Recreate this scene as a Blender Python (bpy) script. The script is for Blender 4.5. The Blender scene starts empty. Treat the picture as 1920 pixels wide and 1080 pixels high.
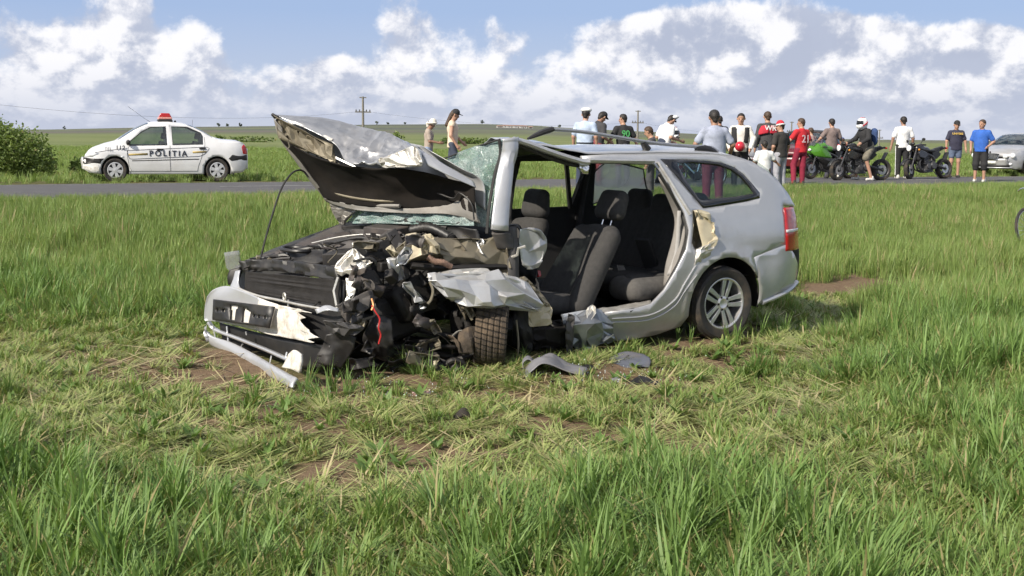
import bpy, bmesh, math, random
import numpy as np
from mathutils import Vector, Matrix, Euler
from mathutils.geometry import delaunay_2d_cdt

random.seed(7)
RNG = np.random.default_rng(11)
scene = bpy.context.scene
COL = scene.collection
rad = math.radians

# ------------------------------------------------------------------ camera
FPX = 2200.0                      # focal length in pixels of a 1920 wide frame
CAM_H = 1.65
ROLL = rad(0.55)
PITCH = math.atan(289 / FPX)
cam_data = bpy.data.cameras.new('camera')
cam_data.sensor_width = 36.0
cam_data.lens = FPX / 1920 * 36.0
cam_data.clip_start = 0.05
cam_data.clip_end = 20000
cam = bpy.data.objects.new('camera', cam_data)
COL.objects.link(cam)
c_fw = np.array([0, math.cos(PITCH), -math.sin(PITCH)])
c_up0 = np.array([0, math.sin(PITCH), math.cos(PITCH)])
c_r0 = np.array([1.0, 0, 0])
c_r = math.cos(ROLL) * c_r0 + math.sin(ROLL) * c_up0
c_u = -math.sin(ROLL) * c_r0 + math.cos(ROLL) * c_up0
m = Matrix.Identity(4)
for i in range(3):
    m[i][0], m[i][1], m[i][2] = c_r[i], c_u[i], -c_fw[i]
m[2][3] = CAM_H
cam.matrix_world = m
scene.camera = cam
CAM = np.array([0, 0, CAM_H])


def ray(x, y):
    return c_fw + c_r * ((x - 960) / FPX) + c_u * ((540 - y) / FPX)


def ground_pt(x, y, z=0.0):
    v = ray(x, y)
    return CAM + v * ((z - CAM_H) / v[2])


def at_depth(x, y, Y):
    v = ray(x, y)
    return CAM + v * (Y / v[1])


# ------------------------------------------------------------------ sun and sky
SUN_AZ = np.array([-0.72, -0.69])           # horizontal direction towards the sun
SUN_EL = rad(37)
sun_vec = Vector((SUN_AZ[0] * math.cos(SUN_EL), SUN_AZ[1] * math.cos(SUN_EL), math.sin(SUN_EL))).normalized()
sd = bpy.data.lights.new('sun', 'SUN')
sd.energy = 5.0
sd.angle = rad(0.53)
sd.color = (1.0, 0.92, 0.79)
sun = bpy.data.objects.new('sun', sd)
COL.objects.link(sun)
sun.location = (-30, -30, 40)
sun.rotation_euler = sun_vec.to_track_quat('Z', 'Y').to_euler()

scene.view_settings.view_transform = 'Standard'
scene.view_settings.look = 'None'
scene.view_settings.gamma = 1.0
scene.view_settings.exposure = 0.30
scene.view_settings.use_curve_mapping = False
scene.cycles.max_bounces = 5
scene.cycles.diffuse_bounces = 3
scene.cycles.glossy_bounces = 3
scene.cycles.adaptive_threshold = 0.03
scene.cycles.transparent_max_bounces = 24
scene.cycles.use_denoising = True
scene.cycles.sample_clamp_indirect = 6.0
try:
    scene.cycles.denoiser = 'OPENIMAGEDENOISE'
except Exception:
    pass

world = bpy.data.worlds.new('World')
scene.world = world
world.use_nodes = True


class NT:
    """small helper to write node trees"""
    def __init__(self, tree):
        self.t = tree

    def n(self, typ, **kw):
        nd = self.t.nodes.new(typ)
        for k, v in kw.items():
            setattr(nd, k, v)
        return nd

    def link(self, a, b):
        self.t.links.new(a, b)

    def put(self, sock, v):
        if hasattr(v, 'links'):
            self.t.links.new(v, sock)
        else:
            sock.default_value = v

    def m(self, op, a, b=None, c=None, clamp=False):
        nd = self.t.nodes.new('ShaderNodeMath')
        nd.operation = op
        nd.use_clamp = clamp
        self.put(nd.inputs[0], a)
        if b is not None:
            self.put(nd.inputs[1], b)
        if c is not None:
            self.put(nd.inputs[2], c)
        return nd.outputs[0]

    def vm(self, op, a, b=None):
        nd = self.t.nodes.new('ShaderNodeVectorMath')
        nd.operation = op
        self.put(nd.inputs[0], a)
        if b is not None:
            self.put(nd.inputs[1], b)
        return nd.outputs[0]

    def mapr(self, v, a, b, c=0.0, d=1.0, smooth=False):
        nd = self.t.nodes.new('ShaderNodeMapRange')
        nd.interpolation_type = 'SMOOTHSTEP' if smooth else 'LINEAR'
        self.put(nd.inputs['Value'], v)
        nd.inputs['From Min'].default_value = a
        nd.inputs['From Max'].default_value = b
        nd.inputs['To Min'].default_value = c
        nd.inputs['To Max'].default_value = d
        return nd.outputs['Result']

    def noise(self, vec, scale, detail=4.0, rough=0.55, dist=0.0):
        nd = self.t.nodes.new('ShaderNodeTexNoise')
        nd.inputs['Scale'].default_value = scale
        nd.inputs['Detail'].default_value = detail
        nd.inputs['Roughness'].default_value = rough
        nd.inputs['Distortion'].default_value = dist
        if vec is not None:
            self.put(nd.inputs['Vector'], vec)
        return nd.outputs['Fac']

    def mix(self, fac, a, b, blend='MIX'):
        nd = self.t.nodes.new('ShaderNodeMix')
        nd.data_type = 'RGBA'
        nd.blend_type = blend
        self.put(nd.inputs[0], fac)
        for s, v in ((nd.inputs[6], a), (nd.inputs[7], b)):
            if hasattr(v, 'links'):
                self.t.links.new(v, s)
            else:
                s.default_value = (v[0], v[1], v[2], 1.0)
        return nd.outputs[2]


def build_world():
    w = NT(world.node_tree)
    w.t.nodes.clear()
    sky = w.n('ShaderNodeTexSky', sky_type='NISHITA')
    sky.sun_disc = False
    sky.sun_elevation = SUN_EL
    sky.sun_rotation = math.atan2(SUN_AZ[0], SUN_AZ[1])
    sky.air_density = 1.0
    sky.dust_density = 0.6
    sky.ozone_density = 2.0
    tc = w.n('ShaderNodeTexCoord')
    sep = w.n('ShaderNodeSeparateXYZ')
    w.link(tc.outputs['Generated'], sep.inputs[0])
    x, y, z = sep.outputs
    hor = w.m('SQRT', w.m('ADD', w.m('MULTIPLY', x, x), w.m('MULTIPLY', y, y)))
    v = w.m('DIVIDE', z, w.m('MAXIMUM', hor, 0.02))           # tangent of the elevation
    az = w.m('ARCTAN2', x, y)
    comb = w.n('ShaderNodeCombineXYZ')
    # high up the cloud layer is seen from below, so heights are compressed
    vv = w.m('MULTIPLY', w.m('LOGARITHM', w.m('ADD', w.m('MULTIPLY', w.m('MAXIMUM', v, 0.0), 12.0), 1.0), math.e), 0.125)
    w.link(w.m('MULTIPLY', x, w.m('DIVIDE', 1.0, w.m('MAXIMUM', hor, 0.02))), comb.inputs[0])
    w.link(w.m('MULTIPLY', y, w.m('DIVIDE', 1.0, w.m('MAXIMUM', hor, 0.02))), comb.inputs[1])
    w.link(w.m('MULTIPLY', vv, 1.42), comb.inputs[2])
    P = comb.outputs[0]

    def dens(off, det):
        p = w.vm('ADD', P, (off[0], off[1], off[2]))
        big = w.noise(p, 7.5, 2.0, 0.5)
        fine = w.noise(p, 24.0, det, 0.60, 0.1)
        return w.m('ADD', w.m('MULTIPLY', big, 0.68), w.m('MULTIPLY', fine, 0.50))

    # cloud banks and the clear patches between them (tan azimuth, tan elevation, sizes, weight)
    def bl(px, py, sx, sy, wt):
        hy = 242 + 18 * px / 1920
        return ((px - 960) / FPX, (hy - py) / FPX, sx / FPX, sy / FPX, wt)
    blobs = [bl(560, 60, 120, 75, -0.34), bl(500, 10, 160, 40, -0.2), bl(1120, 10, 260, 28, -0.2), bl(1000, 20, 60, 50, -0.12),
             bl(1860, 20, 260, 60, -0.22), bl(60, 22, 120, 20, -0.10), bl(1560, 5, 200, 26, -0.12),
             bl(255, 95, 150, 70, 0.13), bl(90, 110, 90, 50, 0.13), bl(760, 60, 95, 80, 0.12), bl(900, 90, 160, 70, 0.10),
             bl(1290, 80, 100, 60, 0.20), bl(1160, 100, 120, 60, 0.12), bl(1500, 95, 160, 50, 0.16), bl(1620, 70, 80, 50, 0.14),
             bl(1830, 95, 110, 28, 0.22), bl(1650, 150, 300, 60, 0.10), bl(620, 130, 70, 22, 0.1), bl(300, 20, 90, 28, 0.06)]
    tanaz = w.m('DIVIDE', x, w.m('MAXIMUM', y, 0.05))
    front = w.m('GREATER_THAN', y, 0.3)
    acc = None
    for (cx, cy, sx, sy, wt) in blobs:
        a = w.m('DIVIDE', w.m('SUBTRACT', tanaz, cx), sx)
        b = w.m('DIVIDE', w.m('SUBTRACT', v, cy), sy)
        g = w.m('MULTIPLY', w.m('EXPONENT', w.m('MULTIPLY', w.m('ADD', w.m('MULTIPLY', a, a), w.m('MULTIPLY', b, b)), -1.0)), wt)
        acc = g if acc is None else w.m('ADD', acc, g)
    acc = w.m('MULTIPLY', acc, front)
    d0 = w.m('ADD', dens((0, 0, 0), 9.0), acc)
    d1 = w.m('ADD', dens((-0.005, -0.002, 0.016), 7.0), acc)       # a step towards the light
    low = w.mapr(v, 0.0, 0.075, 0.10, 0.0)                        # clouds close up towards the horizon
    cover = w.m('ADD', d0, low)
    mask = w.mapr(cover, 0.525, 0.635, 0.0, 1.0, True)
    thick = w.mapr(cover, 0.56, 0.80, 0.0, 1.0)
    lit = w.mapr(w.m('SUBTRACT', d0, d1), -0.07, 0.06, 0.0, 1.0, True)
    # lit tops white, bases and far ones grey lavender
    br = w.m('MULTIPLY', lit, w.mapr(v, 0.008, 0.055, 0.50, 1.0))
    ccol = w.mix(br, (0.43, 0.47, 0.58), (0.86, 0.85, 0.865))
    ccol = w.mix(w.m('MULTIPLY', w.m('MULTIPLY', thick, w.mapr(lit, 0.2, 1.0, 1.0, 0.1)), 0.5), ccol, (0.36, 0.395, 0.50))
    far = w.mapr(v, 0.0, 0.045, 0.62, 0.0, True)
    ccol = w.mix(w.m('MULTIPLY', far, 0.8), ccol, (0.49, 0.525, 0.63))
    bsky = w.n('ShaderNodeBackground')
    # summer haze whitens the clear air towards the horizon
    hz = w.mix(w.mapr(v, 0.0, 0.10, 0.0, 1.0), (0.49, 0.53, 0.64), (0.315, 0.42, 0.645))
    skn = w.mix(1.0, sky.outputs[0], (0.09, 0.09, 0.09), 'MULTIPLY')
    skc = w.mix(w.mapr(v, 0.05, 0.6, 0.9, 0.0, True), skn, hz)
    w.link(skc, bsky.inputs[0])
    bsky.inputs[1].default_value = 1.0
    bcl = w.n('ShaderNodeBackground')
    w.link(ccol, bcl.inputs[0])
    bcl.inputs[1].default_value = 1.0
    mx = w.n('ShaderNodeMixShader')
    w.link(w.m('MULTIPLY', mask, 0.93), mx.inputs[0])
    w.link(bsky.outputs[0], mx.inputs[1])
    w.link(bcl.outputs[0], mx.inputs[2])
    out = w.n('ShaderNodeOutputWorld')
    w.link(mx.outputs[0], out.inputs[0])
    try:
        world.cycles.sampling_method = 'MANUAL'
        world.cycles.sample_map_resolution = 1024
    except Exception:
        pass


build_world()


# ------------------------------------------------------------------ numeric noise
def vnoise(x, y, seed=0):
    """smooth value noise in 2D, about -1..1"""
    x = np.asarray(x, float)
    y = np.asarray(y, float)
    xi = np.floor(x).astype(np.int64)
    yi = np.floor(y).astype(np.int64)
    fx = x - xi
    fy = y - yi
    fx = fx * fx * (3 - 2 * fx)
    fy = fy * fy * (3 - 2 * fy)

    def h(a, b):
        n = (a * 374761393 + b * 668265263 + seed * 982451653) & 0x7fffffff
        n = ((n ^ (n >> 13)) * 1274126177) & 0x7fffffff
        n = n ^ (n >> 16)
        return (n & 0xffff) / 32767.5 - 1
    return (h(xi, yi) * (1 - fx) + h(xi + 1, yi) * fx) * (1 - fy) + (h(xi, yi + 1) * (1 - fx) + h(xi + 1, yi + 1) * fx) * fy


def fbm(x, y, seed=0, oct=3):
    s, a = 0, 1.0
    for o in range(oct):
        s = s + a * vnoise(np.asarray(x) * 2 ** o, np.asarray(y) * 2 ** o, seed + o)
        a *= 0.5
    return s


def tnoise(x, y, seed=0):
    """facetted noise: random heights joined by flat triangles"""
    xi = np.floor(x).astype(np.int64)
    yi = np.floor(y).astype(np.int64)
    fx, fy = x - xi, y - yi

    def h(a, b):
        n = (a * 374761393 + b * 668265263 + seed * 982451653) & 0x7fffffff
        n = ((n ^ (n >> 13)) * 1274126177) & 0x7fffffff
        n = n ^ (n >> 16)
        return (n & 0xffff) / 32767.5 - 1
    h00, h10, h01, h11 = h(xi, yi), h(xi + 1, yi), h(xi, yi + 1), h(xi + 1, yi + 1)
    return np.where(fx + fy < 1, h00 + (h10 - h00) * fx + (h01 - h00) * fy, h11 + (h01 - h11) * (1 - fx) + (h10 - h11) * (1 - fy))


def sstep(a, b, t):
    t = np.clip((np.asarray(t, float) - a) / (b - a), 0, 1)
    return t * t * (3 - 2 * t)


# ------------------------------------------------------------------ materials
MATS = {}


def mat(name, col, rough=0.6, metal=0.0, var=0.10, scale=18.0, bump=0.0, bscale=120.0, coat=0.0, spec=0.5, col2=None, dirt=0.0, dirtcol=(0.16, 0.12, 0.08)):
    if name in MATS:
        return MATS[name]
    mt = bpy.data.materials.new(name)
    mt.use_nodes = True
    w = NT(mt.node_tree)
    b = mt.node_tree.nodes['Principled BSDF']
    tc = w.n('ShaderNodeTexCoord')
    nz = w.noise(tc.outputs['Object'], scale, 5.0, 0.6)
    hi = tuple(min(1, c * (1 + var)) for c in col)
    lo = tuple(c * (1 - var) for c in col)
    if col2 is not None:
        lo, hi = col, col2
    c = w.mix(w.mapr(nz, 0.3, 0.7), lo, hi)
    if dirt > 0:
        dn = w.noise(tc.outputs['Object'], scale * 0.35, 7.0, 0.68)
        dm = w.m('MULTIPLY', w.mapr(dn, 0.47, 0.68), dirt)
        c = w.mix(dm, c, dirtcol)
        w.link(w.m('ADD', w.m('MULTIPLY', dm, 0.4), rough, clamp=True), b.inputs['Roughness'])
    else:
        w.link(w.mapr(nz, 0.2, 0.8, max(0.02, rough - 0.08), min(1, rough + 0.08)), b.inputs['Roughness'])
    w.link(c, b.inputs['Base Color'])
    b.inputs['Metallic'].default_value = metal
    b.inputs['Specular IOR Level'].default_value = spec
    if coat:
        b.inputs['Coat Weight'].default_value = coat
        b.inputs['Coat Roughness'].default_value = 0.08
    if bump:
        bn = w.n('ShaderNodeBump')
        bn.inputs['Strength'].default_value = bump
        bn.inputs['Distance'].default_value = 0.01
        w.link(w.noise(tc.outputs['Object'], bscale, 4.0, 0.6), bn.inputs['Height'])
        w.link(bn.outputs[0], b.inputs['Normal'])
    MATS[name] = mt
    return mt


def glass_mat(name, tint=(0.75, 0.85, 0.82), refl=0.10, opac=0.0, ocol=(0.02, 0.02, 0.02)):
    if name in MATS:
        return MATS[name]
    mt = bpy.data.materials.new(name)
    mt.use_nodes = True
    w = NT(mt.node_tree)
    w.t.nodes.clear()
    tr = w.n('ShaderNodeBsdfTransparent')
    tr.inputs[0].default_value = (*tint, 1)
    gl = w.n('ShaderNodeBsdfGlossy')
    gl.inputs['Roughness'].default_value = 0.03
    gl.inputs[0].default_value = (0.9, 0.93, 0.95, 1)
    df = w.n('ShaderNodeBsdfDiffuse')
    df.inputs[0].default_value = (*ocol, 1)
    lw = w.n('ShaderNodeLayerWeight')
    lw.inputs[0].default_value = 0.5
    tcn = w.n('ShaderNodeTexCoord')
    dust = w.noise(tcn.outputs['Object'], 9.0, 5.0, 0.6)
    m1 = w.n('ShaderNodeMixShader')
    w.link(w.mapr(dust, 0.3, 0.75, max(0, opac - 0.06), min(1, opac + 0.06)), m1.inputs[0])
    w.link(tr.outputs[0], m1.inputs[1])
    w.link(df.outputs[0], m1.inputs[2])
    m2 = w.n('ShaderNodeMixShader')
    w.link(w.m('ADD', w.m('MULTIPLY', w.m('POWER', lw.outputs['Facing'], 4.0), 0.7), refl, clamp=True), m2.inputs[0])
    w.link(m1.outputs[0], m2.inputs[1])
    w.link(gl.outputs[0], m2.inputs[2])
    out = w.n('ShaderNodeOutputMaterial')
    w.link(m2.outputs[0], out.inputs[0])
    MATS[name] = mt
    return mt


# ------------------------------------------------------------------ mesh helpers
def mesh(name, V, Fc, mat_=None, parent=None, smooth=None, loc=None, rot=None):
    me = bpy.data.meshes.new(name)
    me.from_pydata([tuple(map(float, v)) for v in V], [], [tuple(int(i) for i in f) for f in Fc])
    if smooth is not None:
        me.shade_smooth()
        if smooth < 180:
            me.set_sharp_from_angle(angle=rad(smooth))
    o = bpy.data.objects.new(name, me)
    COL.objects.link(o)
    if mat_ is not None:
        for mm in (mat_ if isinstance(mat_, (list, tuple)) else [mat_]):
            me.materials.append(mm)
    if parent is not None:
        o.parent = parent
    if loc is not None:
        o.location = loc
    if rot is not None:
        o.rotation_euler = rot
    return o


def fast_mesh(name, V, Fc, mats, parent=None, smooth=True):
    """numpy quads/tris -> mesh object"""
    V = np.asarray(V, np.float32)
    Fc = np.asarray(Fc, np.int32)
    me = bpy.data.meshes.new(name)
    me.vertices.add(len(V))
    me.vertices.foreach_set('co', V.ravel())
    n, k = Fc.shape
    me.loops.add(n * k)
    me.loops.foreach_set('vertex_index', Fc.ravel())
    me.polygons.add(n)
    me.polygons.foreach_set('loop_start', np.arange(0, n * k, k, dtype=np.int32))
    me.update(calc_edges=True)
    if smooth:
        me.shade_smooth()
    o = bpy.data.objects.new(name, me)
    COL.objects.link(o)
    for mm in (mats if isinstance(mats, (list, tuple)) else [mats]):
        me.materials.append(mm)
    if parent is not None:
        o.parent = parent
    return o


class MB:
    """collects simple shapes into ONE mesh"""
    def __init__(self):
        self.V, self.F, self.M = [], [], []
        self.cm = 0

    def add(self, V, F):
        b = len(self.V)
        self.V += [tuple(v) for v in V]
        self.F += [tuple(i + b for i in f) for f in F]
        self.M += [self.cm] * len(F)
        return self

    def box(self, c, s, rot=None, taper=1.0):
        hx, hy, hz = s[0] / 2, s[1] / 2, s[2] / 2
        V = [Vector((sx * hx * (taper if sz > 0 else 1), sy * hy * (taper if sz > 0 else 1), sz * hz)) for sx in (-1, 1) for sy in (-1, 1) for sz in (-1, 1)]
        if rot is not None:
            R = Euler(rot).to_matrix()
            V = [R @ v for v in V]
        V = [(v[0] + c[0], v[1] + c[1], v[2] + c[2]) for v in V]
        return self.add(V, [(0, 1, 3, 2), (4, 6, 7, 5), (0, 4, 5, 1), (2, 3, 7, 6), (0, 2, 6, 4), (1, 5, 7, 3)])

    def tube(self, pts, r, n=8, cap=True, closed=False, flat=1.0):
        pts = [Vector(p) for p in pts]
        rs = r if isinstance(r, (list, tuple)) else [r] * len(pts)
        V, F = [], []
        up = Vector((0, 0, 1))
        prev = None
        for i, p in enumerate(pts):
            if closed:
                t = (pts[(i + 1) % len(pts)] - pts[i - 1]).normalized()
            else:
                t = (pts[min(i + 1, len(pts) - 1)] - pts[max(i - 1, 0)]).normalized()
            if prev is None:
                a = up if abs(t.dot(up)) < 0.9 else Vector((1, 0, 0))
                u = t.cross(a).normalized()
            else:
                u = (prev - t * prev.dot(t))
                u = u.normalized() if u.length > 1e-6 else t.cross(up).normalized()
            prev = u
            w = t.cross(u)
            for k in range(n):
                an = 2 * math.pi * k / n
                V.append(p + (u * math.cos(an) + w * math.sin(an) * flat) * rs[i])
        m_ = len(pts)
        for i in range(m_ if closed else m_ - 1):
            j = (i + 1) % m_
            for k in range(n):
                F.append((i * n + k, i * n + (k + 1) % n, j * n + (k + 1) % n, j * n + k))
        if cap and not closed:
            F.append(tuple(reversed(range(n))))
            F.append(tuple(range((m_ - 1) * n, m_ * n)))
        return self.add(V, F)

    def lathe(self, prof, c=(0, 0, 0), axis='y', n=32, closed=True):
        """profile of (radius, along axis) turned about the axis"""
        V, F = [], []
        k = len(prof)
        for i in range(n):
            a = 2 * math.pi * i / n
            for (r, t) in prof:
                if axis == 'y':
                    V.append((c[0] + r * math.cos(a), c[1] + t, c[2] + r * math.sin(a)))
                elif axis == 'x':
                    V.append((c[0] + t, c[1] + r * math.cos(a), c[2] + r * math.sin(a)))
                else:
                    V.append((c[0] + r * math.cos(a), c[1] + r * math.sin(a), c[2] + t))
        for i in range(n):
            j = (i + 1) % n
            for q in range(k if closed else k - 1):
                q2 = (q + 1) % k
                F.append((i * k + q, i * k + q2, j * k + q2, j * k + q))
        return self.add(V, F)

    def prism(self, poly, a, b, plane='xz'):
        """extrude a 2D polygon"""
        n = len(poly)

        def P(p, t):
            if plane == 'xz':
                return (p[0], t, p[1])
            if plane == 'yz':
                return (t, p[0], p[1])
            return (p[0], p[1], t)
        V = [P(p, a) for p in poly] + [P(p, b) for p in poly]
        F = [tuple(range(n)), tuple(reversed(range(n, 2 * n)))]
        for i in range(n):
            j = (i + 1) % n
            F.append((i, i + n, j + n, j))
        return self.add(V, F)

    def blob(self, c, s, rot=None, n=10, k=7):
        V, F = [], []
        R = Euler(rot).to_matrix() if rot is not None else Matrix.Identity(3)
        for i in range(1, k):
            th = math.pi * i / k
            for j in range(n):
                ph = 2 * math.pi * j / n
                v = R @ Vector((s[0] * math.sin(th) * math.cos(ph), s[1] * math.sin(th) * math.sin(ph), s[2] * math.cos(th)))
                V.append((v[0] + c[0], v[1] + c[1], v[2] + c[2]))
        t = R @ Vector((0, 0, s[2]))
        V.append((c[0] + t[0], c[1] + t[1], c[2] + t[2]))
        V.append((c[0] - t[0], c[1] - t[1], c[2] - t[2]))
        for i in range(k - 2):
            for j in range(n):
                F.append((i * n + j, (i + 1) * n + j, (i + 1) * n + (j + 1) % n, i * n + (j + 1) % n))
        T = (k - 1) * n
        for j in range(n):
            F.append((T, j, (j + 1) % n))
            F.append((T + 1, (k - 2) * n + (j + 1) % n, (k - 2) * n + j))
        return self.add(V, F)

    def build(self, name, mt, parent=None, smooth=40, loc=None, rot=None, bevel=0.0):
        o = mesh(name, self.V, self.F, mt, parent, smooth, loc, rot)
        if isinstance(mt, (list, tuple)) and len(mt) > 1:
            o.data.polygons.foreach_set('material_index', self.M)
        bm = bmesh.new()
        bm.from_mesh(o.data)
        bmesh.ops.recalc_face_normals(bm, faces=bm.faces)
        bm.to_mesh(o.data)
        bm.free()
        if bevel:
            md = o.modifiers.new('bevel', 'BEVEL')
            md.width = bevel
            md.segments = 2
            md.limit_method = 'ANGLE'
            md.angle_limit = rad(50)
        return o


def solid(o, t, offset=-1.0):
    md = o.modifiers.new('thickness', 'SOLIDIFY')
    md.thickness = t
    md.offset = offset
    md.use_even_offset = False
    return o


def empty(name, label, cat, loc=(0, 0, 0), rotz=0.0, group=None):
    o = bpy.data.objects.new(name, None)
    COL.objects.link(o)
    o.empty_display_size = 0.2
    o.location = loc
    o.rotation_euler = (0, 0, rotz)
    o['label'] = label
    o['category'] = cat
    if group:
        o['group'] = group
    return o


def tag(o, label=None, cat=None, group=None, kind=None):
    for k, v in (('label', label), ('category', cat), ('group', group), ('kind', kind)):
        if v:
            o[k] = v
    return o


def resample(pts, n, closed=False):
    P = np.array(pts, float)
    if closed:
        P = np.vstack([P, P[:1]])
    d = np.r_[0, np.cumsum(np.linalg.norm(np.diff(P, axis=0), axis=1))]
    t = np.linspace(0, d[-1], n, endpoint=not closed)
    return np.stack([np.interp(t, d, P[:, i]) for i in range(P.shape[1])], 1)


def spline(pts, n):
    """Catmull-Rom through the points"""
    P = np.array(pts, float)
    P = np.vstack([2 * P[0] - P[1], P, 2 * P[-1] - P[-2]])
    m_ = len(P) - 3
    t = np.linspace(0, m_ - 1e-9, n)
    i = t.astype(int)
    u = (t - i)[:, None]
    a, b, c, d = P[i], P[i + 1], P[i + 2], P[i + 3]
    return 0.5 * ((2 * b) + (c - a) * u + (2 * a - 5 * b + 4 * c - d) * u ** 2 + (3 * b - a - 3 * c + d) * u ** 3)


def grid_surface(ctrl, nu, nv):
    """ctrl rows of 3D points -> smooth nu x nv grid"""
    rows = np.array([spline(r, nv) for r in ctrl])
    return np.stack([spline(rows[:, j], nu) for j in range(nv)], 1)


def crumple(G, amp, freq, seed, keep_edge=0.0, soft=False):
    """fold a grid of points like thin sheet metal: piecewise flat facets and sharp ridges"""
    nu, nv = G.shape[:2]
    U, Vv = np.meshgrid(np.linspace(0, 1, nu), np.linspace(0, 1, nv), indexing='ij')
    du = np.gradient(G, axis=0)
    dv = np.gradient(G, axis=1)
    N = np.cross(du, dv)
    N /= np.maximum(np.linalg.norm(N, axis=2, keepdims=True), 1e-9)
    L = np.linalg.norm(G[-1, nv // 2] - G[0, nv // 2]) + 1e-6
    W = np.linalg.norm(G[nu // 2, -1] - G[nu // 2, 0]) + 1e-6
    freq = freq * 1.25
    x, y = U * L * freq, Vv * W * freq
    rot = 0.6 + seed * 1.3
    xr, yr = x * math.cos(rot) - y * math.sin(rot), x * math.sin(rot) + y * math.cos(rot)
    wx, wy = 0.45 * vnoise(xr * .8, yr * .8, seed + 5), 0.45 * vnoise(xr * .8 + 9, yr * .8, seed + 6)
    a = tnoise(xr + wx, yr + wy, seed) + 0.32 * tnoise(xr * 2.6 + wy + 3, yr * 2.1 + wx, seed + 1) + 0.05 * tnoise(xr * 6.3, yr * 6.6, seed + 2)
    a = a * 0.72
    if soft:
        a = np.abs(vnoise(xr, yr, seed)) + 0.6 * np.abs(vnoise(xr * 2.1 + 3, yr * 1.9, seed + 1)) + 0.2 * np.abs(vnoise(xr * 4.3, yr * 4.6, seed + 2))
    a = a - a.mean()
    e = 1.0
    if keep_edge:
        e = np.minimum(np.minimum(U, 1 - U), np.minimum(Vv, 1 - Vv)) / keep_edge
        e = np.clip(e, 0, 1)
    return G + N * (a * amp * e)[..., None]


def grid_mesh(name, G, mt, parent=None, smooth=30, thick=0.0, off=-1.0):
    nu, nv = G.shape[:2]
    idx = np.arange(nu * nv).reshape(nu, nv)
    F = np.stack([idx[:-1, :-1], idx[1:, :-1], idx[1:, 1:], idx[:-1, 1:]], -1).reshape(-1, 4)
    o = mesh(name, G.reshape(-1, 3), F, mt, parent, smooth)
    if thick:
        solid(o, thick, off)
    return o


def crumpled(name, G, mt, parent, amp, freq, seed, thick=.004, ampmap=None, rag=1.0, an=1.0):
    """sheet metal crushed into flat facets of uneven size with sharp folds and a ragged border"""
    G = np.asarray(G, float)
    nu, nv = G.shape[:2]
    r = np.random.default_rng(seed)
    L = np.linalg.norm(np.diff(G[:, nv // 2], axis=0), axis=1).sum() + 1e-6
    Wd = np.linalg.norm(np.diff(G[nu // 2], axis=0), axis=1).sum() + 1e-6
    d = 0.50 / freq
    d = max(d, math.sqrt(L * Wd / 320))
    nx, ny = max(2, int(round(L / d))), max(2, int(round(Wd / d * an)))
    pts = []
    for i in range(nx):
        for j in range(ny):
            pts.append(((i + .5 + r.uniform(-.38, .38)) / nx, (j + .5 + r.uniform(-.38, .38)) / ny))
    n_in = len(pts)
    bx, by = max(3, int(nx * 1.5)), max(3, int(ny * 1.5))
    e = rag * .10
    for i in range(bx + 1):
        pts.append((i / bx, abs(r.normal(0, e / ny))))
        pts.append((i / bx, 1 - abs(r.normal(0, e / ny))))
    for j in range(1, by):
        pts.append((abs(r.normal(0, e / nx)), j / by))
        pts.append((1 - abs(r.normal(0, e / nx)), j / by))
    P2 = [Vector((u * L, v * Wd)) for u, v in pts]
    v2, _, f2, *_ = delaunay_2d_cdt(P2, [], [], 0, 1e-5)
    v2 = np.array([tuple(p) for p in v2])
    f2 = [t for t in f2 if len(t) == 3]
    u, v = np.clip(v2[:, 0] / L, 0, 1) * (nu - 1), np.clip(v2[:, 1] / Wd, 0, 1) * (nv - 1)
    i0, j0 = np.minimum(u.astype(int), nu - 2), np.minimum(v.astype(int), nv - 2)
    fu, fv = (u - i0)[:, None], (v - j0)[:, None]
    A, B, C_, D_ = G[i0, j0], G[i0 + 1, j0], G[i0, j0 + 1], G[i0 + 1, j0 + 1]
    P = A * (1 - fu) * (1 - fv) + B * fu * (1 - fv) + C_ * (1 - fu) * fv + D_ * fu * fv
    N = np.cross(B - A, C_ - A)
    N /= np.maximum(np.linalg.norm(N, axis=1, keepdims=True), 1e-9)
    hgt = r.uniform(-1, 1, len(v2))
    hgt = np.sign(hgt) * np.abs(hgt) ** .7 * amp * .62
    if ampmap is not None:
        hgt = hgt * np.array([ampmap(a, b) for a, b in zip(u / (nu - 1), v / (nv - 1))])
    P = P + N * hgt[:, None] + r.normal(0, amp * .08, P.shape)
    o = mesh(name, P, f2, mt, parent, 180)
    b = o.modifiers.new('fold', 'BEVEL')
    b.width = min(.014, d * .22)
    b.segments = 3
    b.limit_method = 'ANGLE'
    b.angle_limit = rad(14)
    sb_ = o.modifiers.new('soften', 'SUBSURF')
    sb_.levels = 1
    sb_.render_levels = 1
    if thick:
        solid(o, thick, 0)
    return o


def in_poly(x, y, poly):
    x = np.asarray(x, float)
    y = np.asarray(y, float)
    c = np.zeros(x.shape, bool)
    n = len(poly)
    for i in range(n):
        x0, y0 = poly[i]
        x1, y1 = poly[(i + 1) % n]
        if y0 == y1:
            continue
        k = ((y0 > y) != (y1 > y)) & (x < (x1 - x0) * (y - y0) / (y1 - y0) + x0)
        c ^= k
    return c


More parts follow.
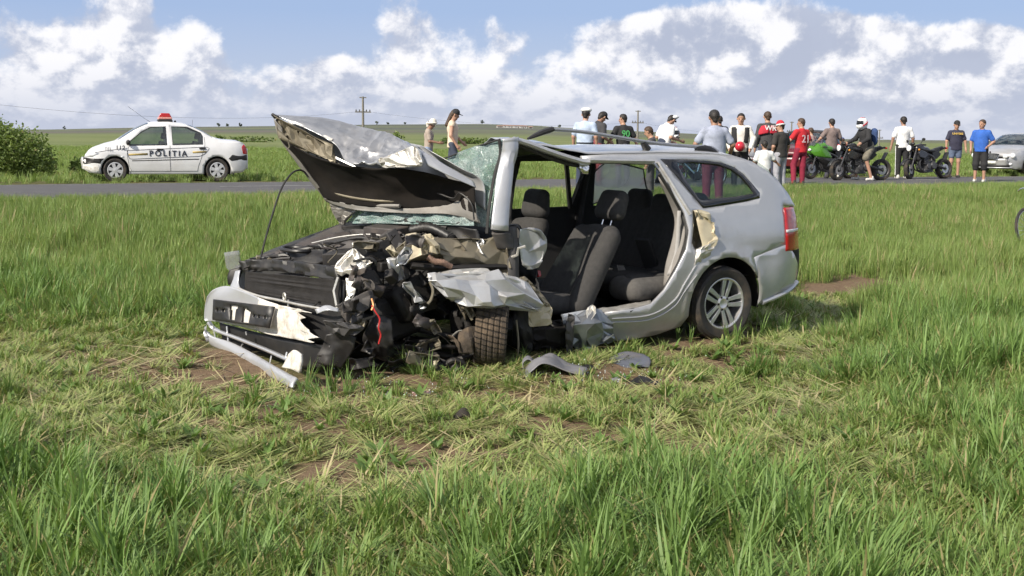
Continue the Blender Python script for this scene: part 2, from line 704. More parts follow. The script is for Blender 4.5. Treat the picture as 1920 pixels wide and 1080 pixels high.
def panel2d(outline, holes=(), step=0.06):
    """triangulate a polygon with holes, with inner points every step -> 2D verts, tris"""
    loops = [outline] + list(holes)
    pts, edges = [], []
    for lp in loops:
        b = len(pts)
        pts += [Vector((float(p[0]), float(p[1]))) for p in lp]
        edges += [(b + i, b + (i + 1) % len(lp)) for i in range(len(lp))]
    O = np.array([tuple(p) for p in outline], float)
    lo, hi = O.min(0), O.max(0)
    gx, gy = np.meshgrid(np.arange(lo[0] + step * 0.37, hi[0], step), np.arange(lo[1] + step * 0.41, hi[1], step))
    gx, gy = gx.ravel(), gy.ravel()
    ok = in_poly(gx, gy, outline)
    for h in holes:
        ok &= ~in_poly(gx, gy, h)
    # keep inner points off the borders
    B = np.array([tuple(p) for p in pts])
    A = np.vstack([np.array(lp, float) for lp in loops])
    Bn = np.vstack([np.roll(np.array(lp, float), -1, axis=0) for lp in loops])
    q = np.stack([gx, gy], 1)
    dmin = np.full(len(q), 9.0)
    for a, b in zip(A, Bn):
        ab = b - a
        t = np.clip(((q - a) @ ab) / max(ab @ ab, 1e-12), 0, 1)
        dmin = np.minimum(dmin, np.linalg.norm(q - a - t[:, None] * ab, axis=1))
    ok &= dmin > step * 0.3
    pts += [Vector((float(a), float(b))) for a, b in q[ok]]
    v, e, f, *_ = delaunay_2d_cdt(pts, edges, [], 0, 1e-6)
    v = np.array([tuple(p) for p in v])
    f = np.array([tuple(t) for t in f if len(t) == 3])
    c = v[f].mean(1)
    k = in_poly(c[:, 0], c[:, 1], outline)
    for h in holes:
        k &= ~in_poly(c[:, 0], c[:, 1], h)
    return v, f[k]


def side_panel(name, outline, holes, yfun, mt, parent, step=0.06, thick=0.0, smooth=35, sgn=1):
    v, f = panel2d(outline, holes, step)
    Y = np.array([yfun(a, b) for a, b in v]) * sgn
    V = np.stack([v[:, 0], Y, v[:, 1]], 1)
    # outward normals
    if sgn > 0:
        f = f[:, ::-1]
    o = mesh(name, V, f, mt, parent, smooth)
    if thick:
        solid(o, thick, -1.0)
    return o


def arc(cx, cz, r, a0, a1, n):
    return [(cx + r * math.cos(rad(a0 + (a1 - a0) * i / (n - 1))), cz + r * math.sin(rad(a0 + (a1 - a0) * i / (n - 1)))) for i in range(n)]


# ---- signed distance shapes -> one continuous mesh (bodies, seats)
class SDF:
    def __init__(self, h, k=0.03):
        self.h, self.k, self.items = h, k, []

    def cap(self, a, b, ra, rb, sq=(1, 1, 1), k=None):
        self.items.append((np.array(a, float), np.array(b, float), ra, rb, np.array(sq, float), self.k if k is None else k))
        return self

    def mesh(self, cut=None, pad=0.05):
        h = self.h
        lo = np.min([np.minimum(a, b) - max(ra, rb) * 1.3 for a, b, ra, rb, s, k in self.items], 0) - pad
        hi = np.max([np.maximum(a, b) + max(ra, rb) * 1.3 for a, b, ra, rb, s, k in self.items], 0) + pad
        n = np.ceil((hi - lo) / h).astype(int) + 1
        val = np.full(n, 0.3, np.float32)
        ax = [lo[i] + h * np.arange(n[i]) for i in range(3)]
        for a, b, ra, rb, s, k in self.items:
            mlo = np.minimum(a, b) - max(ra, rb) * 1.3 - 0.07
            mhi = np.maximum(a, b) + max(ra, rb) * 1.3 + 0.07
            i0 = np.maximum(0, ((mlo - lo) / h).astype(int))
            i1 = np.minimum(n, ((mhi - lo) / h).astype(int) + 2)
            X, Y, Z = np.meshgrid(ax[0][i0[0]:i1[0]], ax[1][i0[1]:i1[1]], ax[2][i0[2]:i1[2]], indexing='ij')
            ab = b - a
            L2 = max(ab @ ab, 1e-9)
            t = np.clip(((X - a[0]) * ab[0] + (Y - a[1]) * ab[1] + (Z - a[2]) * ab[2]) / L2, 0, 1)
            dx, dy, dz = (X - a[0] - t * ab[0]) / s[0], (Y - a[1] - t * ab[1]) / s[1], (Z - a[2] - t * ab[2]) / s[2]
            d = np.sqrt(dx * dx + dy * dy + dz * dz) - (ra + (rb - ra) * t)
            sub = val[i0[0]:i1[0], i0[1]:i1[1], i0[2]:i1[2]]
            if k > 0:
                hh = np.clip(0.5 + 0.5 * (sub - d) / k, 0, 1)
                nv = sub * (1 - hh) + d * hh - k * hh * (1 - hh)
            else:
                nv = np.minimum(sub, d)
            val[i0[0]:i1[0], i0[1]:i1[1], i0[2]:i1[2]] = nv
        if cut is not None:
            X, Y, Z = np.meshgrid(*ax, indexing='ij')
            for c in cut:
                val = np.maximum(val, c(X, Y, Z).astype(np.float32))
        return nets(val, lo, h)


def nets(val, lo, h):
    ins = val < 0
    nx, ny, nz = val.shape
    cs = (nx - 1, ny - 1, nz - 1)
    cnt = np.zeros(cs, np.int16)
    acc = np.zeros(cs + (3,), np.float32)

    def sl(o):
        return (slice(o[0], nx - 1 + o[0]), slice(o[1], ny - 1 + o[1]), slice(o[2], nz - 1 + o[2]))
    cor = [(i, j, k) for i in (0, 1) for j in (0, 1) for k in (0, 1)]
    for a in cor:
        for d in range(3):
            if a[d]:
                continue
            b = list(a)
            b[d] = 1
            va, vb = val[sl(a)], val[sl(b)]
            x = (va < 0) != (vb < 0)
            if not x.any():
                continue
            t = np.where(x, va / np.where(x, va - vb, 1), 0)
            cnt += x
            for q in range(3):
                acc[..., q] += np.where(x, a[q] + (t if q == d else 0), 0)
    act = cnt > 0
    idx = np.full(cs, -1, np.int64)
    idx[act] = np.arange(act.sum())
    ijk = np.argwhere(act)
    V = lo + h * (ijk + acc[act] / cnt[act][:, None])
    F = []
    for d in range(3):
        a, b = [(1, 2), (2, 0), (0, 1)][d]
        s0 = [slice(None)] * 3
        s1 = [slice(None)] * 3
        s0[d], s1[d] = slice(0, -1), slice(1, None)
        x = ins[tuple(s0)] != ins[tuple(s1)]
        e = np.argwhere(x)
        e = e[(e[:, a] > 0) & (e[:, b] > 0) & (e[:, a] < val.shape[a] - 1) & (e[:, b] < val.shape[b] - 1)]
        if not len(e):
            continue
        fl = ins[tuple(e.T)]
        q = []
        for da, db in ((-1, -1), (0, -1), (0, 0), (-1, 0)):
            c = e.copy()
            c[:, a] += da
            c[:, b] += db
            q.append(idx[tuple(c.T)])
        q = np.stack(q, 1)
        q[~fl] = q[~fl][:, ::-1]
        F.append(q)
    F = np.concatenate(F)
    F = F[(F >= 0).all(1)]
    return V, F


def blend_mesh(name, sdf, mt, parent=None, cut=None):
    V, F = sdf.mesh(cut)
    return fast_mesh(name, V, F, mt, parent)

# ================================================================== THE SETTING
ROAD_Z = 0.40
ROAD_W = 6.4
FAR_EDGE = np.array([(-160, -62), (-40, 6.5), (-20, 21), (-11.6, 26.4), (-6.8, 29.0), (0, 32.4), (7, 35.4), (16.5, 39.2), (30, 44.5), (60, 55), (200, 104), (700, 270)], float)
FAR_EDGE = np.vstack([FAR_EDGE[:1], spline(FAR_EDGE[1:-1], 60), FAR_EDGE[-1:]])


def road_sd(x, y):
    """signed distance from the far edge of the road; positive beyond it"""
    x = np.asarray(x, float)
    y = np.asarray(y, float)
    best = np.full(x.shape, 1e9)
    sg = np.ones(x.shape)
    for a, b in zip(FAR_EDGE[:-1], FAR_EDGE[1:]):
        ab = b - a
        t = np.clip(((x - a[0]) * ab[0] + (y - a[1]) * ab[1]) / (ab @ ab), 0, 1)
        dx, dy = x - a[0] - t * ab[0], y - a[1] - t * ab[1]
        d = np.hypot(dx, dy)
        k = d < best
        best = np.where(k, d, best)
        sg = np.where(k, np.sign(ab[0] * dy - ab[1] * dx), sg)
    return best * sg


RIDGE_PX = [(-900, 2), (-300, -4), (0, -1), (100, 0), (300, 6), (500, 10), (700, 15), (900, 18), (1000, 16), (1080, 11), (1280, 4), (1450, -2), (1600, -4), (1900, -4), (2300, 3), (3000, 8)]
RIDGE_R = 2600.0


def ridge_tan(az):
    t = np.tan(np.clip(az, -1.2, 1.2)) * FPX + 960
    e = np.interp(t, [p[0] for p in RIDGE_PX], [p[1] for p in RIDGE_PX]) / FPX
    back = 0.006 * np.sin(az * 3.0) + 0.003
    w = sstep(0.75, 1.1, np.abs(az))
    return e * (1 - w) + back * w


def height(x, y):
    x = np.asarray(x, float)
    y = np.asarray(y, float)
    r = np.hypot(x, y)
    s = road_sd(x, y)
    tn = -ROAD_W - s                                        # in front of the near edge
    near = (ROAD_Z - 0.05) * (1 - sstep(0.6, 12.0, tn))
    farz = (ROAD_Z - 0.05) * (1 - sstep(2.2, 9.0, s))
    z = np.where(s > 0, farz, np.where(tn > 0, near, ROAD_Z - 0.05))
    # gentle unevenness of the field
    offroad = sstep(0.3, 3.0, np.maximum(tn, s))
    z = z + offroad * (0.035 * fbm(x * 0.6, y * 0.6, 3) + 0.012 * fbm(x * 3.1, y * 3.1, 5))
    # wheel ruts across the grass
    z = z - 0.03 * track(x, y)
    lx_, ly_ = car_xy(x, y)
    z = z - 0.055 * np.exp(-(((lx_ - 2.9) / 1.0) ** 2 + ((ly_ - 0.2) / 1.0) ** 2))
    # the land beyond rises slowly to the ridge
    az = np.arctan2(x, y)
    t = np.clip((r - 90) / (RIDGE_R - 90), 0, 1)
    zr = 1.65 + RIDGE_R * ridge_tan(az)
    far = zr * t ** 1.45 + 1.6 * t * (1 - t) * fbm(x * 0.004, y * 0.004, 9)
    far = np.where(r > RIDGE_R, zr - (r - RIDGE_R) * 0.02, far)
    return z * (1 - sstep(90, 200, r)) + far


TRACK = np.array([ground_pt(*p)[:2] for p in [(-120, 640), (120, 655), (330, 690), (560, 735), (900, 745), (1180, 720), (1420, 655), (1560, 560), (1700, 535), (2050, 520)]])
TRACK2 = np.array([ground_pt(*p)[:2] for p in [(300, 800), (560, 850), (850, 860), (1100, 830), (1330, 790), (1480, 720)]])


def poly_dist(x, y, P):
    d = np.full(np.shape(x), 1e9)
    for a, b in zip(P[:-1], P[1:]):
        ab = b - a
        t = np.clip(((x - a[0]) * ab[0] + (y - a[1]) * ab[1]) / (ab @ ab), 0, 1)
        d = np.minimum(d, np.hypot(x - a[0] - t * ab[0], y - a[1] - t * ab[1]))
    return d


def track(x, y):
    x = np.asarray(x, float)
    y = np.asarray(y, float)
    w = 0.16 * fbm(x * 1.3, y * 1.3, 21)
    d1 = poly_dist(x, y, TRACK) + w
    d2 = poly_dist(x, y, TRACK2) + w * 1.4
    return np.maximum(1 - sstep(0.15, 0.75, d1), 0.85 * (1 - sstep(0.2, 0.8, d2)))


DIRT = []
for px, py, rx, ry in [(290, 685, 190, 32), (330, 712, 150, 30), (150, 668, 90, 14), (960, 738, 170, 34), (1180, 700, 210, 30), (1330, 668, 170, 28), (1450, 640, 90, 18),
                       (800, 840, 110, 34), (690, 860, 90, 34), (1330, 880, 90, 30), (1530, 545, 80, 14), (1640, 530, 70, 10), (330, 640, 60, 12), (560, 800, 90, 26),
                       (250, 930, 60, 20), (1060, 800, 110, 22), (1250, 850, 80, 26), (480, 760, 110, 20), (740, 720, 190, 40), (1420, 770, 90, 18)]:
    c = ground_pt(px, py)
    e = ground_pt(px + rx, py)
    f_ = ground_pt(px, py - ry)
    DIRT.append((c[0], c[1], abs(e[0] - c[0]), abs(f_[1] - c[1])))


def bare(x, y):
    x = np.asarray(x, float)
    y = np.asarray(y, float)
    s = np.zeros(x.shape)
    for cx, cy, rx, ry in DIRT:
        q = ((x - cx) / rx) ** 2 + ((y - cy) / ry) ** 2
        s = np.maximum(s, np.exp(-q * 0.9))
    s = s * (0.85 + 0.5 * fbm(x * 2.3, y * 2.3, 31)) + 0.30 * track(x, y) * (0.6 + 0.8 * fbm(x * 1.9, y * 1.9, 37))
    return np.clip(s, 0, 1)


CAR_YAW = rad(32)
cc, cs_ = math.cos(CAR_YAW), math.sin(CAR_YAW)
CF = np.array([-cc, -cs_, 0.0])
CL = np.array([cs_, -cc, 0.0])
CP = ground_pt(1352, 638) - CL * 0.80
CP[2] = 0.0


def car_xy(x, y):
    dx, dy = np.asarray(x) - CP[0], np.asarray(y) - CP[1]
    return dx * CF[0] + dy * CF[1], dx * CL[0] + dy * CL[1]


# ------------------------------------------------------------------ ground sheet
def ground_material():
    mt = bpy.data.materials.new('meadow ground')
    mt.use_nodes = True
    w = NT(mt.node_tree)
    b = mt.node_tree.nodes['Principled BSDF']
    g = w.n('ShaderNodeNewGeometry')
    pos = g.outputs['Position']
    at = w.n('ShaderNodeAttribute', attribute_name='bare')
    n1 = w.noise(pos, 1.7, 6.0, 0.62)
    n2 = w.noise(pos, 14.0, 6.0, 0.68)
    n3 = w.noise(pos, 0.035, 4.0, 0.6)
    soil = w.mix(w.mapr(n2, 0.3, 0.7), (0.105, 0.068, 0.042), (0.23, 0.165, 0.108))
    soil = w.mix(w.mapr(n1, 0.4, 0.7), soil, (0.165, 0.115, 0.075))
    turf = w.mix(w.mapr(n2, 0.3, 0.7), (0.045, 0.055, 0.018), (0.10, 0.115, 0.035))
    turf = w.mix(w.mapr(n1, 0.42, 0.62), turf, (0.12, 0.10, 0.045))
    near = w.mix(w.mapr(w.m('ADD', at.outputs['Fac'], w.m('MULTIPLY', w.m('SUBTRACT', n2, 0.5), 0.5)), 0.18, 0.48), turf, soil)
    # open meadow, then far fields and ploughland with haze greyed into their colour
    sp = w.n('ShaderNodeSeparateXYZ')
    w.link(pos, sp.inputs[0])
    dist = w.m('SQRT', w.m('ADD', w.m('MULTIPLY', sp.outputs[0], sp.outputs[0]), w.m('MULTIPLY', sp.outputs[1], sp.outputs[1])))
    mead = w.mix(w.mapr(n3, 0.35, 0.65), (0.125, 0.158, 0.058), (0.18, 0.20, 0.085))
    ns = w.n('ShaderNodeMapping')
    w.link(pos, ns.inputs[0])
    ns.inputs['Scale'].default_value = (0.0016, 0.0042, 0.0)
    ns.inputs['Rotation'].default_value = (0, 0, rad(14))
    vor = w.n('ShaderNodeTexVoronoi')
    vor.inputs['Scale'].default_value = 1.6
    w.link(ns.outputs[0], vor.inputs['Vector'])
    sc = w.n('ShaderNodeSeparateColor')
    w.link(vor.outputs['Color'], sc.inputs[0])
    f1 = w.mix(w.mapr(sc.outputs[0], 0.35, 0.75), (0.115, 0.122, 0.085), (0.155, 0.175, 0.10))
    f1 = w.mix(w.m('GREATER_THAN', sc.outputs[1], 0.66), f1, (0.135, 0.122, 0.105))
    f1 = w.mix(w.m('GREATER_THAN', sc.outputs[2], 0.75), f1, (0.095, 0.108, 0.088))
    farc = w.mix(w.mapr(dist, 260, 700, 0, 1, True), mead, f1)
    c = w.mix(w.mapr(dist, 38, 80, 0, 1, True), near, farc)
    w.link(c, b.inputs['Base Color'])
    b.inputs['Roughness'].default_value = 0.95
    b.inputs['Specular IOR Level'].default_value = 0.15
    bp = w.n('ShaderNodeBump')
    bp.inputs['Strength'].default_value = 0.9
    bp.inputs['Distance'].default_value = 0.03
    w.link(w.m('ADD', w.m('MULTIPLY', n2, 0.7), w.m('MULTIPLY', w.noise(pos, 60, 4, 0.6), 0.3)), bp.inputs['Height'])
    w.link(bp.outputs[0], b.inputs['Normal'])
    return mt


def build_ground():
    # polar sheet, fine in front of the camera
    fine = np.linspace(-0.72, 0.72, 560)
    coarse = np.linspace(0.72, 2 * math.pi - 0.72, 120)[1:-1]
    az = np.r_[fine, coarse]
    rr = np.unique(np.r_[np.linspace(0.6, 4.0, 8), np.geomspace(4.0, 52, 190), np.geomspace(52, 5200, 70)])
    A, Rr = np.meshgrid(az, rr, indexing='ij')
    X, Y = Rr * np.sin(A), Rr * np.cos(A)
    Zz = height(X, Y)
    na, nr = A.shape
    idx = np.arange(na * nr).reshape(na, nr)
    a0, a1 = idx, np.roll(idx, -1, axis=0)
    F = np.stack([a0[:, :-1], a0[:, 1:], a1[:, 1:], a1[:, :-1]], -1).reshape(-1, 4)
    V = np.stack([X, Y, Zz], -1).reshape(-1, 3)
    V = np.vstack([V, [[0, 0, float(height(0.0, 0.0))]]])
    o = fast_mesh('ground', V, F[:, ::-1], ground_material())
    bm = bmesh.new()
    bm.from_mesh(o.data)
    bm.verts.ensure_lookup_table()
    c = bm.verts[len(V) - 1]
    for i in range(na):
        bm.faces.new((c, bm.verts[int(idx[(i + 1) % na, 0])], bm.verts[int(idx[i, 0])]))
    bmesh.ops.recalc_face_normals(bm, faces=bm.faces)
    bm.to_mesh(o.data)
    bm.free()
    o.data.shade_smooth()
    if o.data.polygons[1000].normal.z < 0:
        o.data.flip_normals()
    at = o.data.attributes.new('bare', 'FLOAT', 'POINT')
    Vn = np.zeros(len(o.data.vertices) * 3, np.float32)
    o.data.vertices.foreach_get('co', Vn)
    Vn = Vn.reshape(-1, 3)
    at.data.foreach_set('value', bare(Vn[:, 0], Vn[:, 1]).astype(np.float32))
    tag(o, 'grassy field with bare trampled soil, running out to low hills', None, None, 'structure')
    return o


build_ground()


# ------------------------------------------------------------------ road
def road_strip(name, d0, d1, z, mt, pts=None, dash=None):
    """sheet between two distances in front of the far edge"""
    P = FAR_EDGE if pts is None else pts
    P = resample(P[1:-1] if pts is None else P, 240)
    T = np.gradient(P, axis=0)
    T /= np.linalg.norm(T, axis=1, keepdims=True)
    N = np.stack([-T[:, 1], T[:, 0]], 1)                       # towards the far side
    return P, N


ASPHALT = mat('asphalt', (0.085, 0.083, 0.086), 0.9, var=0.22, scale=2.2, bump=0.5, bscale=90)
PAINTW = mat('road paint', (0.20, 0.20, 0.195), 0.8, col2=(0.42, 0.42, 0.41), scale=3)


def build_road():
    P, N = road_strip('road', 0, 0, 0, None)
    ds = np.array([0.35, 0.0, -1.6, -3.2, -4.8, -ROAD_W, -ROAD_W - 0.35])
    cr = np.array([-0.06, 0.0, 0.035, 0.05, 0.035, 0.0, -0.06])
    V, F = [], []
    rag = RNG.normal(0, 0.05, (len(P), 2))
    for i in range(len(P)):
        for j, d in enumerate(ds):
            dd = d + (rag[i, 0] if j < 2 else rag[i, 1] if j > 4 else 0)
            q = P[i] + N[i] * dd
            V.append((q[0], q[1], ROAD_Z + cr[j]))
    k = len(ds)
    for i in range(len(P) - 1):
        for j in range(k - 1):
            F.append((i * k + j, i * k + j + 1, (i + 1) * k + j + 1, (i + 1) * k + j))
    o = mesh('road', V, F, ASPHALT, None, 30)
    tag(o, 'grey asphalt country road crossing behind the wreck', None, None, 'structure')
    if o.data.polygons[50].normal.z < 0:
        o.data.flip_normals()
    # edge lines and a broken centre line, each a painted sheet
    arc_l = np.r_[0, np.cumsum(np.linalg.norm(np.diff(P, axis=0), axis=1))]

    def zat(d):
        return ROAD_Z + np.interp(-d, -ds, cr) + 0.005

    def line(d, a, b, wd=0.12):
        s = np.linspace(a, b, max(2, int((b - a) / 1.2)))
        X = np.stack([np.interp(s, arc_l, P[:, i]) for i in (0, 1)], 1)
        NN = np.stack([np.interp(s, arc_l, N[:, i]) for i in (0, 1)], 1)
        V = []
        for q, n_ in zip(X, NN):
            for e in (-wd / 2, wd / 2):
                V.append((*(q + n_ * (d + e)), zat(d + e)))
        F = [(2 * i, 2 * i + 2, 2 * i + 3, 2 * i + 1) for i in range(len(s) - 1)]
        m_ = mesh('road_marking', V, F, PAINTW, o)
        if m_.data.polygons[0].normal.z < 0:
            m_.data.flip_normals()
        return m_
    s0, s1 = arc_l[np.argmin(np.abs(P[:, 0] + 30))], arc_l[np.argmin(np.abs(P[:, 0] - 60))]
    line(-0.35, s0, s1)
    line(-ROAD_W + 0.35, s0, s1)
    s = s0
    while s < s1:
        line(-ROAD_W / 2, s, s + 3.0)
        s += 9.0
    return o


build_road()


# ------------------------------------------------------------------ grass: prototypes spread as instances
def leaf_mat(name, c1, c2, straw=(0.36, 0.31, 0.15), pst=0.06, tr=0.35):
    mt = bpy.data.materials.new(name)
    mt.use_nodes = True
    w = NT(mt.node_tree)
    w.t.nodes.clear()
    oi = w.n('ShaderNodeObjectInfo')
    g = w.n('ShaderNodeNewGeometry')
    nz = w.m('ADD', w.m('MULTIPLY', w.noise(g.outputs['Position'], 0.9, 3.0, 0.6), 0.5), w.m('MULTIPLY', w.noise(g.outputs['Position'], 0.28, 3.0, 0.6), 0.5))
    f = w.m('ADD', w.m('MULTIPLY', oi.outputs['Random'], 0.42), w.m('MULTIPLY', w.mapr(nz, 0.36, 0.64), 0.6))
    c = w.mix(f, c1, c2)
    ri = w.m('FRACT', w.m('MULTIPLY', g.outputs['Random Per Island'], 7.31))
    c = w.mix(w.m('MULTIPLY', g.outputs['Random Per Island'], 0.55), c, tuple(min(1, a * 1.55) for a in c2))
    c = w.mix(w.m('GREATER_THAN', ri, 1 - pst), c, straw)
    d = w.n('ShaderNodeBsdfPrincipled')
    d.inputs['Roughness'].default_value = 0.5
    d.inputs['Specular IOR Level'].default_value = 0.35
    w.link(c, d.inputs['Base Color'])
    t = w.n('ShaderNodeBsdfTranslucent')
    w.link(w.mix(1.0, c, (1.0, 1.05, 0.55), 'MULTIPLY'), t.inputs[0])
    mx = w.n('ShaderNodeMixShader')
    mx.inputs[0].default_value = tr
    w.link(d.outputs[0], mx.inputs[1])
    w.link(t.outputs[0], mx.inputs[2])
    out = w.n('ShaderNodeOutputMaterial')
    w.link(mx.outputs[0], out.inputs[0])
    return mt


GREEN = leaf_mat('cereal grass', (0.088, 0.168, 0.042), (0.195, 0.295, 0.088))
MEADOW = leaf_mat('meadow grass', (0.110, 0.185, 0.045), (0.235, 0.31, 0.095), pst=0.09)
FLAT = leaf_mat('flattened grass', (0.18, 0.235, 0.072), (0.33, 0.36, 0.14), straw=(0.40, 0.34, 0.19), pst=0.16, tr=0.2)
STRAW = leaf_mat('dry stalks', (0.30, 0.25, 0.13), (0.44, 0.37, 0.21), tr=0.15)
WEED = leaf_mat('field weeds', (0.075, 0.15, 0.035), (0.14, 0.22, 0.06), pst=0.02)


def blades(specs):
    """specs: x, y, azimuth, lean0, curl, length, width, twist -> verts, faces"""
    V, F = [], []
    for (x, y, a, l0, curl, L, wd, tw, seg) in specs:
        b = len(V)
        p = np.array([x, y, -0.01])
        th = l0
        ca, sa = math.cos(a), math.sin(a)
        for i in range(seg + 1):
            t = i / seg
            ww = wd * (0.75 + 0.5 * t if t < 0.5 else (1 - t) * 2) * 0.5
            ta = a + math.pi / 2 + tw * t
            q = np.array([math.cos(ta), math.sin(ta), 0])
            if i == seg:
                V.append(tuple(p))
            else:
                V.append(tuple(p - q * ww))
                V.append(tuple(p + q * ww))
            d = np.array([math.sin(th) * ca, math.sin(th) * sa, math.cos(th)])
            p = p + d * (L / seg)
            th = min(th + curl / seg * (0.4 + 1.2 * t), 2.3)
        for i in range(seg - 1):
            F.append((b + 2 * i, b + 2 * i + 1, b + 2 * i + 3, b + 2 * i + 2))
        F.append((b + 2 * seg - 2, b + 2 * seg - 1, b + 2 * seg))
    return V, F


PROTO = bpy.data.collections.new('grass prototypes')
proto_names = []


def proto(kind, i, V, F, mt):
    me = bpy.data.meshes.new('grass_tuft')
    me.from_pydata([tuple(map(float, v)) for v in V], [], F)
    me.shade_smooth()
    me.materials.append(mt)
    o = bpy.data.objects.new('grass_%02d_%s' % (len(proto_names), kind), me)
    PROTO.objects.link(o)
    proto_names.append(kind)
    return o


def make_protos():
    r = random.Random(5)
    U = r.uniform
    for i in range(5):       # upright cereal like tufts with broad leaves
        sp = [(U(-.05, .05), U(-.05, .05), U(0, 6.28), abs(r.gauss(0, .22)), U(.2, 1.5), U(.55, 1.0), U(.020, .038), U(-.8, .8), 5) for _ in range(r.randint(11, 17))]
        proto('cereal', i, *blades(sp), GREEN)
    for i in range(4):       # clumps combed over to one side
        a0 = U(0, 6.28)
        sp = [(U(-.12, .12), U(-.12, .12), a0 + r.gauss(0, .35), U(.5, .95), U(.5, 1.2), U(.6, 1.0), U(.018, .034), U(-.8, .8), 5) for _ in range(20)]
        proto('bent', i, *blades(sp), GREEN)
    for i in range(5):       # trodden flat
        a0 = U(0, 6.28)
        sp = [(U(-.16, .16), U(-.16, .16), a0 + r.gauss(0, .55), U(1.15, 1.5), U(-.1, .35), U(.35, .9), U(.016, .034), U(-1, 1), 4) for _ in range(22)]
        proto('trodden', i, *blades(sp), FLAT)
    for i in range(4):       # short turf
        sp = [(U(-.16, .16), U(-.16, .16), U(0, 6.28), abs(r.gauss(0, .5)), U(.1, 1.2), U(.3, 1.0), U(.022, .05), U(-1, 1), 3) for _ in range(34)]
        proto('turf', i, *blades(sp), MEADOW)
    for i in range(6):       # tall thin meadow grass, many blades
        sp = [(U(-.22, .22), U(-.22, .22), U(0, 6.28), abs(r.gauss(0, .16)), U(.1, 1.1), U(.5, 1.0), U(.011, .02), U(-.8, .8), 4) for _ in range(46)]
        proto('meadow', i, *blades(sp), MEADOW)
    for i in range(3):       # seed stalks
        sp = []
        for _ in range(5):
            x, y, a, l = U(-.15, .15), U(-.15, .15), U(0, 6.28), abs(r.gauss(0, .12))
            sp.append((x, y, a, l, .25, U(.8, 1.15), .007, 0, 4))
        V, F = blades(sp)
        tips = [V[k] for k in range(len(V)) if V[k][2] > .6]
        sp2 = []
        for s_ in sp:
            for k in range(4):
                sp2.append((s_[0] + .02 * k, s_[1], s_[2], s_[3], .3, s_[5], .012, .9 * k, 4))
        V2, F2 = blades(sp2[:8])
        b = len(V)
        V += V2
        F += [tuple(q + b for q in f) for f in F2]
        proto('stalk', i, V, F, STRAW)
    for i in range(3):       # broad leaved weeds
        sp = [(U(-.03, .03), U(-.03, .03), U(0, 6.28), U(.5, 1.2), U(.2, .9), U(.4, 1.0), U(.16, .3), U(-.4, .4), 4) for _ in range(9)]
        proto('weed', i, *blades(sp), WEED)
    for i in range(3):       # loose straw lying about
        sp = [(U(-.25, .25), U(-.25, .25), U(0, 6.28), U(1.45, 1.55), 0.02, U(.15, .5), U(.006, .014), 0, 2) for _ in range(9)]
        proto('straw', i, *blades(sp), STRAW)


make_protos()


def kinds(k):
    return [i for i, n_ in enumerate(proto_names) if n_ == k]


def scatter(name, X, Y, idx, scl, rz, tilt, label, zoff=0.0):
    n = len(X)
    Z = height(X, Y) + zoff
    me = bpy.data.meshes.new(name)
    me.vertices.add(n)
    me.vertices.foreach_set('co', np.stack([X, Y, Z], 1).astype(np.float32).ravel())
    a = me.attributes.new('idx', 'INT', 'POINT')
    a.data.foreach_set('value', np.asarray(idx, np.int32))
    a = me.attributes.new('rot', 'FLOAT_VECTOR', 'POINT')
    a.data.foreach_set('vector', np.stack([tilt[0], tilt[1], rz], 1).astype(np.float32).ravel())
    a = me.attributes.new('scl', 'FLOAT_VECTOR', 'POINT')
    a.data.foreach_set('vector', np.asarray(scl, np.float32).ravel())
    o = bpy.data.objects.new(name, me)
    COL.objects.link(o)
    ng = bpy.data.node_groups.new(name, 'GeometryNodeTree')
    ng.interface.new_socket('Geometry', in_out='INPUT', socket_type='NodeSocketGeometry')
    ng.interface.new_socket('Geometry', in_out='OUTPUT', socket_type='NodeSocketGeometry')
    gi = ng.nodes.new('NodeGroupInput')
    go = ng.nodes.new('NodeGroupOutput')
    ip = ng.nodes.new('GeometryNodeInstanceOnPoints')
    ci = ng.nodes.new('GeometryNodeCollectionInfo')
    ci.inputs['Collection'].default_value = PROTO
    ci.inputs['Separate Children'].default_value = True
    ci.inputs['Reset Children'].default_value = True
    ip.inputs['Pick Instance'].default_value = True

    def na(nm, dt):
        q = ng.nodes.new('GeometryNodeInputNamedAttribute')
        q.data_type = dt
        q.inputs['Name'].default_value = nm
        return q.outputs['Attribute']
    L = ng.links.new
    L(gi.outputs[0], ip.inputs['Points'])
    L(ci.outputs[0], ip.inputs['Instance'])
    L(na('idx', 'INT'), ip.inputs['Instance Index'])
    L(na('rot', 'FLOAT_VECTOR'), ip.inputs['Rotation'])
    L(na('scl', 'FLOAT_VECTOR'), ip.inputs['Scale'])
    L(ip.outputs[0], go.inputs[0])
    md = o.modifiers.new('spread', 'NODES')
    md.node_group = ng
    tag(o, label, None, None, 'stuff')
    return o


def wedge(n, y0, y1, slope=0.52, pad=2.0, seed=0, power=1.0):
    """random points in the part of the field in front of the camera"""
    r = np.random.default_rng(seed)
    # area uniform: width grows with y
    yy = []
    Y = y0 + (y1 - y0) * r.random(n * 3)
    wmax = slope * y1 + pad
    keep = r.random(n * 3) * wmax < slope * Y + pad
    Y = Y[keep][:n]
    X = (r.random(len(Y)) * 2 - 1) * (slope * Y + pad)
    return X, Y, r


def rand_scale(r, n, base, jit, w=1.0):
    s = base * (1 + jit * (r.random(n) * 2 - 1))
    return np.stack([s * w, s * w, s], 1)


def car_free(X, Y, under=0.0):
    lx, ly = car_xy(X, Y)
    inside = (lx > -0.85) & (lx < 3.45) & (np.abs(ly) < 0.86)
    lipz = (lx > 3.3) & (lx < 3.95 - .12 * (ly + .9)) & (ly > -1.0) & (ly < 1.02)
    return ~(inside | lipz)


